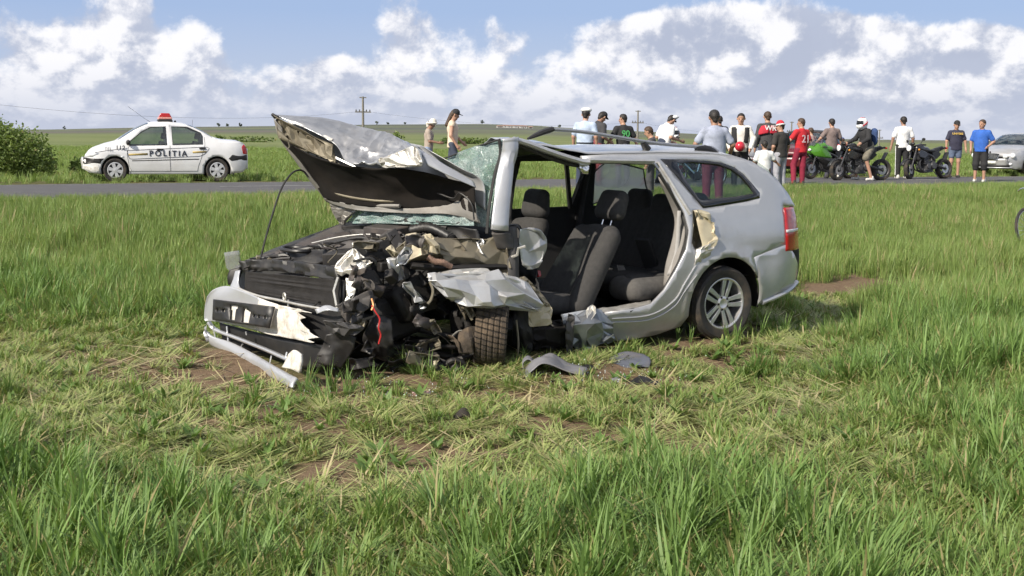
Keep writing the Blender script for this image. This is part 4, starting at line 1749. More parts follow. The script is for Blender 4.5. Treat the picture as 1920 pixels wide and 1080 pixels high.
# near roof side rail, buckled: from pillar top to the cut middle pillar
rr = [W(962, 262, .60), W(985, 268, .61), W(1020, 281, .62), W(1055, 293, .62), W(1090, 303, .62), W(1104, 304, .63)]
MB().tube(spline(rr, 16), [.032] * 16, 8, flat=0.75).build('roof_side_rail', SILVER2, wreck)
rr2 = [W(968, 270, .57), W(1000, 283, .57), W(1040, 299, .58), W(1075, 309, .58), W(1104, 312, .60)]
MB().tube(spline(rr2, 12), .018, 6).build('rail_trim', SEAL, wreck)
# stub of the cut pillar, bright torn end
Gp = grid_surface([[W(1088, 303, .62), W(1104, 303, .62)], [W(1088, 316, .63), W(1104, 316, .635)], [W(1093, 324, .64), W(1103, 327, .64)]], 7, 6)
grid_mesh('pillar_stub', crumple(Gp, .012, 20, 5), CHROME, wreck, 30, .03)
# door top frame band above the rear opening
MB().tube([W(1106, 300, .63), W(1160, 301, .63), W(1226, 302, .63)], .016, 6).build('roof_gutter', SILVER2, wreck)

# roof rails: the near one has sprung up at the front
rl = [W(1346, 284, .46), W(1330, 276, .46), W(1290, 274, .47), W(1225, 268, .49), W(1150, 256, .50), W(1090, 247, .50), W(1030, 242, .50)]
RAILM = mat('roof rail alloy', (0.33, 0.335, 0.36), 0.4, metal=0.5, var=0.05)
MB().tube(spline(rl, 30), 0.014, 8, flat=1.0).build('roof_rail', RAILM, wreck)
MB().tube(spline([W(1036, 242, .50), W(1015, 249, .50), W(990, 260, .52)], 8), [.030, .034, .034, .032, .030, .026, .02, .012], 8, flat=.7).build('rail_end_cap', BLACKP, wreck)
MB().tube([W(1205, 267, .49), W(1214, 281, .49)], [.022, .035], 8).build('rail_foot', BLACKP, wreck)
MB().tube(spline([W(1346, 286, .46), W(1325, 279, .46), W(1305, 278, .465)], 6), [.008, .022, .03, .03, .026, .02], 8).build('rail_end_cap', BLACKP, wreck)

# C pillar: bright sill strip, seal, inner trim, belt
cp = [S(*p) for p in [(1233, 308), (1262, 350), (1290, 396)]]
MB().tube([(x, yside(x, z) + .004, z) for x, z in [S(1232, 304), S(1250, 332), S(1270, 364), S(1294, 402)]], .016, 8).build('pillar_edge', BARE, wreck)
sl = [W(*p, .80 if p[1] > 420 else .70) for p in [(1236, 326), (1258, 362), (1278, 400), (1288, 435), (1283, 470), (1262, 512), (1240, 550), (1214, 575), (1180, 583)]]
MB().tube(spline(sl, 40), .013, 6).build('door_seal', SEAL, wreck)
Gt = grid_surface([[W(1232, 330, .60), W(1244, 345, .66)], [W(1262, 400, .62), W(1279, 408, .70)], [W(1262, 440, .66), W(1284, 440, .76)], [W(1248, 495, .68), W(1272, 485, .78)], [W(1243, 535, .68), W(1250, 540, .78)]], 24, 8)
grid_mesh('pillar_trim', Gt, TRIML, wreck, 60, .01)
bl_ = grid_surface([[W(1270, 395, .70), W(1277, 395, .72)], [W(1265, 470, .73), W(1273, 468, .75)], [W(1250, 515, .73), W(1258, 515, .76)]], 14, 3)
grid_mesh('seat_belt', bl_, mat('belt webbing', (0.33, 0.32, 0.31), 0.8), wreck, 60, .004)

# torn hole in the quarter panel: primed inner metal and curled bright lips
ins = np.array([W(*p, .70) for p in [(1296, 388), (1330, 392), (1350, 470), (1300, 486)]])
Gh = grid_surface([[ins[0], (ins[0] + ins[1]) / 2, ins[1]], [(ins[0] + ins[3]) / 2, ins.mean(0) + np.array([0, -.06, 0]), (ins[1] + ins[2]) / 2], [ins[3], (ins[2] + ins[3]) / 2, ins[2]]], 22, 18)
crumpled('torn_inner_panel', Gh, CREAM, wreck, .035, 9, 12, .004)
lips = [(1299, 394), (1311, 395), (1326, 401), (1332, 413), (1339, 426), (1337, 440), (1344, 454), (1331, 467), (1317, 479)]
Lo = np.array([(S(*p)[0], yside(*S(*p)) + .006, S(*p)[1]) for p in lips])
Lc = Lo.mean(0)
row2 = Lo + (Lc - Lo) * 0.22 + np.array([0, .030, 0])
row3 = Lo + (Lc - Lo) * 0.42 + np.array([0, -.01, 0])
Gl2 = grid_surface([list(Lo), list(row2), list(row3)], 8, 40)
crumpled('torn_lip', Gl2, CREAM, wreck, .022, 16, 8, .003)
Gd = grid_surface([[W(1300, 468, .83), W(1320, 462, .86), W(1342, 452, .86)], [W(1306, 480, .85), W(1320, 476, .875), W(1338, 466, .87)], [W(1300, 496, .835), W(1316, 490, .845), W(1330, 478, .845)]], 12, 14)
crumpled('torn_flap', Gd, BARE, wreck, .02, 14, 31, .003)

# tail light wrapping the corner
tl = [S(*p) for p in [(1473, 385), (1476, 383), (1479, 400), (1482, 430), (1489, 462), (1488, 470), (1478, 466), (1477, 440), (1474, 410)]]
lo_, hi_ = 0.70, 1.06
rows = []
for z in np.linspace(hi_, lo_, 9):
    xr = np.interp(z, [0.70, .85, 1.06], [-0.945, -0.905, -0.862])
    xe_ = float(np.interp(z, [p[1] for p in (seam[-1:] + rear_up)], [p[0] for p in (seam[-1:] + rear_up)])) + .004
    row = [(xe_, yside(xe_, z) + .004, z), ((xe_ + xr) / 2, yside((xe_ + xr) / 2, z) + .005, z), (xr, yside(xr, z) - .005, z), (xr - .010, yside(xr, z) - .025, z), (xr - .014, yside(xr, z) - .05, z)]
    rows.append(row)
lampo = grid_mesh('tail_light', grid_surface(rows, 18, 12), REDL, wreck, 50, .01)
rows2 = [[(p[0] - .002, p[1] + .003, p[2]) for p in r] for r in (rows[4], np.array(rows[4]) * .5 + np.array(rows[5]) * .5)]
grid_mesh('lamp_band', grid_surface(rows2, 4, 12), CLEARL, lampo, 50, .004)
# tailgate and rear glass (turned away)
def xrear(z):
    return float(np.interp(z, [.36, .5, .7, .95, 1.06, 1.2, 1.35, 1.47], [-.97, -1.01, -.965, -.895, -.865, -.80, -.66, -.48]))


rows = []
for z in np.linspace(1.46, .38, 24):
    x0 = xrear(z)
    yw = yside(x0, z) - .01
    rows.append([(x0 - .03 * (1 - t * t), t * yw, z) for t in np.linspace(-1, 1, 15)])
R_ = np.array(rows)
grid_mesh('rear_window_pane', R_[:11], GLASS, wreck, 50)
grid_mesh('tailgate', R_[10:16], SILVER, wreck, 40)
grid_mesh('rear_bumper_face', R_[15:], SILVER, wreck, 40)

# sill steps: pressed highlights in front of the wheel
for k, off in enumerate((4, 16)):
    pp = [W(*p, .815) for p in [(1150, 596 + off * .6), (1220, 588 + off * .8), (1262, 560 + off), (1280, 525 + off * 1.3), (1300, 490 + off * 1.5)]]
    pp = [(x, yside(x, z) + .004, z) for x, _, z in pp]
    MB().tube(spline(pp, 22), .006 - .001 * k, 6).build('sill_crease', SILVER2, wreck)
st = grid_surface([[W(1120, 588, .80), W(1170, 582, .80), W(1222, 574, .80)], [W(1122, 580, .68), W(1172, 572, .68), W(1220, 564, .68)]], 6, 24)
grid_mesh('sill_plate', crumple(st, .008, 14, 4), BARE, wreck, 30, .006)

# front of the sill: crushed and folded
cr1 = grid_surface([[W(1052, 585, .70), W(1085, 590, .78), W(1112, 575, .78), W(1140, 598, .81)],
                    [W(1060, 612, .80), W(1090, 606, .90), W(1118, 596, .86), W(1150, 612, .83)],
                    [W(1072, 640, .80), W(1100, 634, .90), W(1128, 622, .88), W(1152, 630, .82)],
                    [W(1082, 655, .74), W(1105, 652, .82), W(1124, 642, .82), W(1138, 640, .78)]], 30, 34)
crumpled('crushed_sill', cr1, mat('crushed blue grey paint', (.24, .26, .29), .3, metal=.6, var=.15, scale=10, dirt=.4), wreck, .05, 7, 41, .004)
cr2 = grid_surface([[W(985, 605, .55), W(1020, 612, .62), W(1060, 600, .68)], [W(995, 630, .62), W(1030, 626, .72), W(1070, 620, .76)], [W(1000, 652, .58), W(1035, 648, .66), W(1076, 652, .70)]], 22, 26)
crumpled('crushed_floor', cr2, DARKM, wreck, .045, 8, 43, .004)
fl = grid_surface([[W(1064, 588, .86), W(1078, 590, .86)], [W(1060, 622, .88), W(1072, 630, .88)], [W(1062, 660, .80), W(1074, 668, .82)]], 12, 6)
crumpled('torn_strip', fl, GREYP, wreck, .02, 9, 44, .004)
fl = grid_surface([[W(1098, 580, .80), W(1112, 568, .80)], [W(1104, 596, .86), W(1118, 585, .85)], [W(1100, 606, .88), W(1112, 600, .88)]], 10, 8)
crumpled('torn_strip', fl, BARE, wreck, .03, 14, 45, .003)
wv = grid_surface([[W(1128, 640, .83), W(1136, 630, .83), W(1148, 625, .83)], [W(1130, 638, .86), W(1141, 634, .86), W(1152, 628, .85)]], 6, 10)
crumpled('torn_strip', wv, WHITEP, wreck, .02, 14, 46, .003)

# floor pan and tunnel inside
fp = grid_surface([[(-.80, -.72, .50), (-.80, 0, .52), (-.80, .72, .50)], [(.40, -.74, .50), (.40, 0, .52), (.40, .70, .50)], [(.55, -.74, .24), (.55, 0, .27), (.55, .72, .24)], [(2.25, -.74, .23), (2.25, 0, .27), (2.0, .58, .23)], [(2.45, -.7, .5), (2.4, 0, .5), (2.1, .5, .5)]], 40, 20)
grid_mesh('floor_pan', fp, TRIM, wreck, 40, .01)
MB().box((1.5, 0, .36), (1.6, .26, .24), None, .8).build('centre_tunnel', TRIM, wreck, bevel=.02)


# ---- wheels
def tyre_prof(r, w, grooves=4, gd=.008):
    p = [(r * .66, -w * .42), (r * .74, -w * .50), (r * .90, -w * .53), (r * .965, -w * .46)]
    t = np.linspace(-w * .42, w * .42, grooves * 4 + 3)
    for i, a in enumerate(t):
        p.append((r - (gd if i % 4 == 3 else 0) - .010 * (a / (w * .42)) ** 2, a))
    p += [(r * .965, w * .46), (r * .90, w * .53), (r * .74, w * .50), (r * .66, w * .42)]
    return p


def alloy_wheel(parent, c, rotz=0.0, spin=0.0, r=.305, w=.20, name='wheel', tm=None, spokes=5, twin=True, rim_r=.216, camber=0.0):
    e = bpy.data.objects.new(name, None)
    COL.objects.link(e)
    e.parent = parent
    e.location = c
    e.rotation_euler = (camber, 0, rotz)
    MB().lathe(tyre_prof(r, w), n=64).build('tyre', tm or RUBBER, e, smooth=35)
    # rim barrel, lip and spokes
    mb = MB()
    mb.lathe([(rim_r, -w * .40), (rim_r, w * .44), (rim_r - .012, w * .46), (rim_r - .022, w * .42), (rim_r - .028, w * .2), (rim_r - .03, -w * .40)], n=48)
    for k in range(spokes):
        a0 = spin + 2 * math.pi * k / spokes
        for s in ((-1, 1) if twin else (0,)):
            u = Vector((math.cos(a0), 0, math.sin(a0)))
            v = Vector((-math.sin(a0), 0, math.cos(a0)))
            wi, wo = (.015, .021) if twin else (.03, .038)
            oi, oo = (s * .020, s * .034) if twin else (0, 0)
            V = []
            for (rr_, o_, ww, yy) in ((.045, oi, wi, w * .36), (.12, oi * 1.4, wi * 1.1, w * .38), (rim_r - .015, oo, wo, w * .40)):
                for dy in (0, -.022):
                    for sg in (-1, 1):
                        V.append(tuple(u * rr_ + v * (o_ + sg * ww) + Vector((0, yy + dy, 0))))
            F = []
            for q in (0, 4):
                F += [(q, q + 1, q + 5, q + 4), (q + 2, q + 6, q + 7, q + 3), (q, q + 4, q + 6, q + 2), (q + 1, q + 3, q + 7, q + 5)]
            F += [(0, 2, 3, 1), (8, 9, 11, 10)]
            mb.add(V, F)
    mb.lathe([(0, w * .34), (.060, w * .34), (.060, w * .36), (.040, w * .395), (.030, w * .37), (0, w * .37)], n=20, closed=False)
    mb.build('rim', ALLOY, e, smooth=40, bevel=.002)
    MB().lathe([(0, -w * .1), (rim_r - .05, -w * .1), (rim_r - .05, -w * .02), (0, -w * .02)], n=32, closed=False).build('brake_disc', DARKM, e)
    for k in range(5):
        a = spin + 2 * math.pi * (k + .5) / 5
        MB().lathe([(0, w * .36), (.010, w * .36), (.010, w * .40), (0, w * .40)], (math.cos(a) * .052, 0, math.sin(a) * .052), n=6, closed=False).build('wheel_nut', DARKM, e)
    return e


alloy_wheel(wreck, (0.0, 0.735, .305), 0, rad(103))
# wheel house liners
for s in (1, -1):
    mb = MB()
    prof = arc(0, .315, .40, -10, 190, 18)
    V, F = [], []
    for (x, z) in prof:
        V += [(x, s * .80, z), (x, s * .50, z)]
    for i in range(len(prof) - 1):
        F.append((2 * i, 2 * i + 1, 2 * i + 3, 2 * i + 2))
    n0 = len(V)
    V.append((0, s * .50, .315))
    for i in range(len(prof) - 1):
        F.append((2 * i + 1, n0, 2 * i + 3))
    MB().add(V, F).build('wheel_house', BLACKP, wreck)
alloy_wheel(wreck, (0.0, -0.735, .305), math.pi, rad(20))
fw = alloy_wheel(wreck, W(922, 626, .74), rad(58), .4, r=.305, w=.215, tm=MUDTYRE, camber=rad(-4))
fw.location.z = .285
alloy_wheel(wreck, (2.62, -.72, .29), math.pi + .12, .9)

# ---- seats
def seat_back(name, base, top, wd, r=.075, mt=SEATM, bol=.09, parent=wreck):
    s = SDF(.018, .05)
    b, t = np.array(base), np.array(top)
    ax = (t - b) / np.linalg.norm(t - b)
    fwd = np.cross(np.array([0, 1.0, 0]), ax)
    fwd = fwd if fwd[0] > 0 else -fwd
    for o_ in np.linspace(-wd / 2, wd / 2, 6):
        e = abs(o_) > wd / 2 - .02
        off = np.array([0, o_, 0]) + fwd * (.045 if e else 0)
        s.cap(b + off, t + off * np.array([1, .86, 1]) - ax * (.05 if e else 0), bol if e else r, (bol if e else r) * .82)
    return blend_mesh(name, s, mt, parent)


def headrest(c, tilt=0.0, parent=wreck, posts=True, lift=.09, nm='headrest'):
    s = SDF(.014, .03)
    up = np.array([-math.sin(tilt), 0, math.cos(tilt)])
    for o_ in (-.10, -.035, .035, .10):
        s.cap(np.array(c) + [0, o_, 0] - up * .06, np.array(c) + [0, o_ * .88, 0] + up * .06, .066, .060)
    h_ = blend_mesh(nm, s, SEATM, parent)
    if posts:
        for o_ in (-.055, .055):
            p0 = np.array(c) + [0, o_, 0]
            MB().tube([tuple(p0 - up * .08), tuple(p0 - up * (.08 + lift + .06))], .006, 6).build('headrest_post', CHROME, h_)
    return h_


def cushion(name, c, size, mt=SEATM, tilt=0.0):
    s = SDF(.02, .05)
    lx, ly, lz = size
    for o_ in np.linspace(-ly / 2 + lz / 2, ly / 2 - lz / 2, max(3, int(ly / .1))):
        e = abs(o_) > ly / 2 - lz
        s.cap(np.array(c) + [-lx / 2, o_, -tilt * lx / 2], np.array(c) + [lx / 2, o_, tilt * lx / 2], lz / 2 * (1.15 if e else 1), lz / 2 * (1.15 if e else 1))
    return blend_mesh(name, s, mt, wreck)


drv = seat_back('driver_backrest', W(1062, 572, .36), W(1130, 438, .38), .44, .085, SEATM, .10)
headrest(W(1148, 384, .38), .35, wreck, True, .10)
cushion('driver_cushion', (1.42, .34, .36), (.42, .48, .15), SEATM, .15)
seat_back('passenger_backrest', (1.28, -.36, .42), (1.06, -.36, .90), .36)
headrest((1.05, -.37, 1.075), .12)
cushion('passenger_cushion', (1.52, -.36, .38), (.42, .48, .15))
# rear bench
s = SDF(.02, .05)
for o_ in np.linspace(-.56, .56, 12):
    s.cap((.20, o_, .52), (-.02, o_ * .97, .98), .07, .06)
blend_mesh('rear_backrest', s, SEATM, wreck)
cushion('rear_cushion', (.46, 0, .44), (.42, 1.18, .17), SEATM, .05)
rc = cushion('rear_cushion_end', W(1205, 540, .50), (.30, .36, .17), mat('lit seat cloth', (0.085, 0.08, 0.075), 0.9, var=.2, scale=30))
for y_ in (.36, -.36):
    headrest((-.04, y_, 1.06), .1, wreck, False)
headrest((-.03, 0, 1.03), .1, wreck, False)
# cover panel standing in the rear footwell and boot blind
MB().box(W(1215, 480, .2), (.03, .16, .34), (0, .5, .2)).build('loose_trim_board', TRIM, wreck, bevel=.01)
G = grid_surface([[(-.75, -.6, .93), (-.75, .6, .93)], [(-.15, -.62, .93), (-.15, .62, .93)]], 4, 4)
grid_mesh('load_cover', G, TRIM, wreck, 60, .01)
# far B pillar, belt on it
MB().tube(spline([(1.12, -.60, 1.45), (1.10, -.70, 1.15), (1.08, -.76, .95), (1.05, -.77, .4)], 12), .045, 8, flat=.6).build('far_pillar', TRIM, wreck)
MB().tube(spline([(0.36, -.58, 1.45), (0.34, -.70, 1.15), (0.34, -.74, .95), (0.34, -.75, .6)], 12), .05, 8, flat=.6).build('far_pillar', TRIM, wreck)

# ---- near A pillar: bent, bright
def strip_box(name, left, right, depth, mt, seed=0, amp=0.0, n=24):
    Gq = grid_surface([list(left), [tuple((np.array(a) + np.array(b)) / 2 + np.array([.0, .02, 0])) for a, b in zip(left, right)], list(right)], 9, n)
    if amp:
        Gq = crumple(Gq, amp, 10, seed)
    return grid_mesh(name, Gq, mt, wreck, 30, depth)


lft = [W(942, 259, .60), W(944, 275, .60), W(945, 296, .60), W(935, 330, .63), W(927, 380, .68), W(921, 432, .72)]
rgt = [W(961, 259, .60), W(961, 275, .61), W(956, 296, .62), W(952, 330, .65), W(948, 380, .70), W(944, 434, .74)]
strip_box('front_pillar', lft, rgt, .05, SILVER, 3, .006)
lft2 = [W(936, 262, .57), W(938, 290, .57), W(927, 330, .60), W(917, 390, .65), W(913, 438, .68)]
MB().tube(spline(lft2, 18), .012, 6).build('windscreen_seal', SEAL, wreck)
strip_box('pillar_foot', [W(922, 433, .72), W(926, 448, .72), W(934, 462, .72)], [W(952, 436, .74), W(957, 450, .74), W(960, 466, .75)], .03, GREYP, 6, .02, 14)
strip_box('hinge_post', [W(948, 425, .70), W(952, 470, .72), W(953, 530, .74)], [W(962, 425, .70), W(965, 470, .72), W(966, 530, .74)], .03, GREYP, 7, .01, 14)
# door hinge bracket sticking out
MB().tube([W(960, 482, .78), W(970, 478, .82), W(972, 466, .84), W(985, 462, .86)], .011, 6).build('door_hinge', BARE, wreck)

# ---- shattered windscreen: a sagging crazed sheet
def crazed_glass(nm='crazed laminated glass', lo=0.20, hi=0.74):
    mt = bpy.data.materials.new(nm)
    mt.use_nodes = True
    w = NT(mt.node_tree)
    w.t.nodes.clear()
    tc = w.n('ShaderNodeTexCoord')
    P = tc.outputs['Object']
    warp = w.vm('ADD', P, w.vm('SCALE', P))
    vs = []
    for sc_, wd in ((30.0, .045), (70.0, .10), (150.0, .2)):
        v = w.n('ShaderNodeTexVoronoi', feature='DISTANCE_TO_EDGE')
        v.inputs['Scale'].default_value = sc_
        w.link(P, v.inputs['Vector'])
        vs.append(w.mapr(v.outputs[0], 0.0, wd, 1.0, 0.0))
    big = w.noise(P, 5.0, 4.0, 0.6)
    dense = w.mapr(big, 0.40, 0.62)
    cr = w.m('MAXIMUM', vs[0], w.m('MAXIMUM', w.m('MULTIPLY', vs[1], dense), w.m('MULTIPLY', vs[2], w.mapr(big, 0.5, 0.7))))
    op = w.m('ADD', w.m('MULTIPLY', cr, 0.45), w.mapr(big, 0.36, 0.66, lo, hi), clamp=True)
    tr = w.n('ShaderNodeBsdfTransparent')
    tr.inputs[0].default_value = (0.78, 0.88, 0.85, 1)
    b = w.n('ShaderNodeBsdfPrincipled')
    b.inputs['Roughness'].default_value = 0.22
    w.link(w.mix(cr, (0.30, 0.42, 0.40), (0.82, 0.90, 0.88)), b.inputs['Base Color'])
    bp = w.n('ShaderNodeBump')
    bp.inputs['Strength'].default_value = 0.8
    bp.inputs['Distance'].default_value = 0.01
    w.link(cr, bp.inputs['Height'])
    w.link(bp.outputs[0], b.inputs['Normal'])
    mx = w.n('ShaderNodeMixShader')
    w.link(op, mx.inputs[0])
    w.link(tr.outputs[0], mx.inputs[1])
    w.link(b.outputs[0], mx.inputs[2])
    out = w.n('ShaderNodeOutputMaterial')
    w.link(mx.outputs[0], out.inputs[0])
    return mt


CRAZE = crazed_glass()
ws = [[W(650, 352, -.62), W(730, 330, -.30), W(828, 300, .02), W(890, 277, .35), W(940, 261, .58)],
      [W(655, 385, -.64), W(735, 362, -.25), W(832, 330, .08), W(893, 315, .42), W(938, 300, .59)],
      [W(660, 405, -.66), W(740, 385, -.25), W(838, 370, .12), W(895, 370, .45), W(930, 350, .61)],
      [W(655, 418, -.68), W(745, 414, -.22), W(845, 415, .18), W(900, 425, .52), W(920, 425, .66)]]
grid_mesh('windscreen', crumple(grid_surface(ws, 60, 90), .045, 6, 61), CRAZE, wreck, 40, .004)
ws2 = [[W(676, 398, -.50), W(735, 389, -.20), W(800, 390, .10), W(850, 395, .34), W(886, 408, .52)],
       [W(664, 410, -.52), W(738, 404, -.14), W(806, 404, .18), W(856, 408, .42), W(889, 416, .56)],
       [W(658, 419, -.56), W(742, 417, -.12), W(812, 417, .22), W(862, 420, .46), W(892, 424, .58)]]
crumpled('windscreen_fold', grid_surface(ws2, 20, 50), crazed_glass('crushed glass with painted sheen', .45, .95), wreck, .03, 9, 62, .003)  # sheet added to catch light; whiter glass colour stands for reflected sky
MB().tube(spline([W(828, 299, .02), W(890, 276, .35), W(938, 261, .58)], 14), .006, 5).build('windscreen_edge', SEAL, wreck)

# cowl, wipers
cw = grid_surface([[W(640, 424, -.74), W(720, 420, -.3), W(810, 420, .2), W(895, 430, .60)], [W(640, 434, -.74), W(720, 434, -.3), W(810, 438, .2), W(900, 446, .62)], [W(620, 452, -.70), W(720, 458, -.25), W(810, 460, .25), W(900, 464, .62)]], 14, 40)
grid_mesh('scuttle_panel', crumple(cw, .02, 7, 66), BLACKP, wreck, 35, .01)
MB().tube(spline([W(700, 408, -.35), W(760, 411, -.05), W(815, 414, .22), W(880, 421, .52)], 14), .010, 6).build('wiper', BLACKP, wreck)
MB().tube(spline([W(760, 414, -.05), W(800, 419, .15), W(838, 427, .33)], 8), .013, 6).build('wiper_arm', BLACKP, wreck)

# ---- bonnet, folded: dark underside, crumpled silver outside
HINNER = mat('bonnet underside', (0.016, 0.014, 0.013), 0.9, var=0.3, scale=5, dirt=0.35, dirtcol=(0.045, 0.034, 0.026), spec=0.2)  # black of the insulation pad, darkened further for the folded lip's shade
HEDGE = mat('bonnet inner frame', (0.30, 0.285, 0.265), 0.5, metal=0.35, var=0.12, scale=8, dirt=0.5, dirtcol=(0.15, 0.12, 0.10))  # grey darkened in colour for the shade the flange lies in
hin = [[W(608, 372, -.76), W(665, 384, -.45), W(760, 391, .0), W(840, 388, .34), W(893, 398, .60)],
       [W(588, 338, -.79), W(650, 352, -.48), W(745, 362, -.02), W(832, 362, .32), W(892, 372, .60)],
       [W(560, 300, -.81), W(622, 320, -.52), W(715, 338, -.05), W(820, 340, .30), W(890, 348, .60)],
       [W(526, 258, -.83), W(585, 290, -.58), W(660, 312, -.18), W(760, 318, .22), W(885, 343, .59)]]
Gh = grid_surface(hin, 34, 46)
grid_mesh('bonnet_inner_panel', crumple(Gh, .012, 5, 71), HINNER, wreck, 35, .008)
# pale flange along the hinge side and the far edge
fl1 = grid_surface([[W(608, 371, -.75), W(665, 384, -.44), W(760, 391, .01), W(840, 382, .35), W(888, 362, .60)], [W(612, 376, -.74), W(668, 390, -.43), W(762, 396, .02), W(840, 396, .36), W(893, 402, .61)], [W(618, 381, -.72), W(670, 394, -.42), W(764, 400, .03), W(842, 402, .37), W(900, 420, .62)]], 9, 40)
grid_mesh('bonnet_flange', crumple(fl1, .012, 9, 72), HEDGE, wreck, 30, .006)
fl2 = grid_surface([[W(514, 222, -.84), W(521, 252, -.84), W(553, 300, -.82), W(586, 344, -.80), W(612, 378, -.77)], [W(530, 240, -.80), W(534, 262, -.80), W(566, 306, -.78), W(596, 346, -.76), W(622, 380, -.73)]], 5, 36)
grid_mesh('bonnet_flange', crumple(fl2, .010, 12, 73), HEDGE, wreck, 30, .006)
MB().tube(spline([W(620, 372, -.70), W(680, 384, -.40), W(750, 386, .0)], 14), .014, 6).build('bonnet_rib', HEDGE, wreck)
MB().tube(spline([W(614, 352, -.70), W(640, 366, -.55), W(700, 376, -.25), W(745, 377, -.05)], 14), .010, 6).build('bonnet_rib', TANMET, wreck)
MB().tube(spline([W(820, 362, .33), W(850, 372, .45), W(862, 362, .50), W(884, 382, .60), W(889, 412, .62)], 16), .006, 5).build('washer_hose', BLACKP, wreck)
# hinge arm reaching down at the far side
ha = grid_surface([[W(616, 380, -.74), W(648, 384, -.60), W(672, 392, -.50)], [W(624, 398, -.74), W(640, 402, -.66), W(650, 408, -.62)], [W(638, 420, -.74), W(643, 420, -.73), W(647, 420, -.72)]], 14, 14)
crumpled('bonnet_hinge', ha, HEDGE, wreck, .012, 16, 74, .01)
# outer skin: front part rolled back, bright and creased
ho = [[W(530, 223, -.83), W(580, 244, -.62), W(628, 270, -.42), W(655, 304, -.16), W(722, 309, .10), W(792, 308, .46)],
      [W(525, 220, -.84), W(585, 236, -.64), W(640, 258, -.44), W(682, 288, -.20), W(738, 292, .08), W(797, 300, .44)],
      [W(519, 218, -.86), W(592, 228, -.70), W(652, 248, -.48), W(702, 268, -.24), W(752, 278, .02), W(792, 288, .36)],
      [W(516, 216, -.90), W(600, 221, -.76), W(665, 236, -.56), W(715, 250, -.34), W(756, 264, -.08), W(784, 276, .26)],
      [W(522, 222, -.98), W(604, 226, -.84), W(672, 243, -.64), W(726, 262, -.42), W(770, 276, -.16), W(796, 284, .20)]]
Gs = grid_surface(ho, 60, 96)
Gs2 = crumple(Gs, .070, 4.2, 83, 0.0, True)
am_ = np.clip((np.linspace(0, 1, 96) - .22) * 1.9, .10, 1)[None, :, None] * (1 - .55 * np.linspace(0, 1, 60))[:, None, None]
grid_mesh('bonnet_skin', Gs + (Gs2 - Gs) * am_, mat('buckled bonnet paint', (.40, .405, .42), .30, metal=.65, var=.06, scale=6, coat=.2, dirt=.45, dirtcol=(.26, .23, .20)), wreck, 16, .004)
# plain outer skin running down behind to the hinge
hb = [[W(522, 222, -.98), W(604, 226, -.84), W(672, 243, -.64), W(726, 262, -.42), W(772, 272, -.12), W(792, 283, .30)],
      [W(560, 296, -.88), W(640, 316, -.6), W(700, 330, -.35), W(770, 322, -.05), W(815, 306, .25), W(850, 316, .50)],
      [W(590, 340, -.84), W(660, 350, -.5), W(730, 360, -.2), W(800, 350, .15), W(850, 335, .40), W(892, 342, .58)],
      [W(612, 372, -.80), W(670, 382, -.45), W(750, 390, -.05), W(830, 384, .28), W(865, 376, .45), W(897, 396, .60)]]
Gb = grid_surface(hb, 24, 40)
Gb = Gb - np.array([.07, .02, -.0])
grid_mesh('bonnet_back_skin', Gb, SILVER2, wreck, 35, .004)
# right rear wedge of the bonnet, blue grey and smooth
wg = grid_surface([[W(776, 272, .34), W(830, 306, .48), W(888, 340, .58)], [W(792, 290, .42), W(836, 318, .52), W(891, 346, .60)], [W(800, 309, .46), W(842, 329, .55), W(893, 352, .61)]], 10, 22)
grid_mesh('bonnet_corner', wg, SILVER, wreck, 40, .006)
# near front stiffener with pressed holes
ni = grid_surface([[W(710, 298, .10), W(735, 288, .22), W(768, 276, .36), W(782, 274, .42)], [W(712, 308, .12), W(740, 306, .26), W(775, 304, .42), W(792, 300, .48)], [W(718, 313, .13), W(745, 313, .28), W(780, 312, .44), W(792, 309, .48)]], 20, 34)
crumpled('bonnet_stiffener', ni, BARE, wreck, .028, 13, 85, .004)
# far leading edge bar and ragged lip
MB().tube(spline([W(532, 222, -.84), W(560, 232, -.74), W(595, 248, -.60), W(624, 263, -.46)], 14), [.018] * 14, 8, flat=.6).build('bonnet_lip', WHITEP, wreck)
rg = grid_surface([[W(514, 217, -.86), W(545, 236, -.78), W(590, 258, -.62), W(625, 272, -.46)], [W(520, 240, -.84), W(548, 262, -.77), W(592, 282, -.60), W(628, 300, -.42)], [W(524, 258, -.83), W(552, 274, -.75), W(596, 292, -.58), W(634, 308, -.40)]], 22, 40)
crumpled('torn_lip', rg, TANMET, wreck, .035, 12, 87, .004)
for k, (a, b, c_) in enumerate([((540, 262), (543, 275), (538, 282)), ((575, 278), (580, 292), (586, 296)), ((596, 284), (592, 298), (588, 303))]):
    MB().tube([W(*a, -.72), W(*b, -.72), W(*c_, -.71)], .006, 5).build('torn_strand', TANMET, wreck)
MB().tube([W(510, 214, -.88), W(516, 219, -.86), W(524, 221, -.85)], [.012, .018, .012], 6).build('bonnet_catch', BLACKP, wreck)
MB().tube(spline([W(487, 497, -.74), W(494, 462, -.74), W(510, 405, -.76), W(527, 355, -.78), W(545, 327, -.79), W(560, 319, -.79), W(570, 322, -.79), W(578, 331, -.79)], 30), .0075, 6).build('release_cable', BLACKP, wreck)

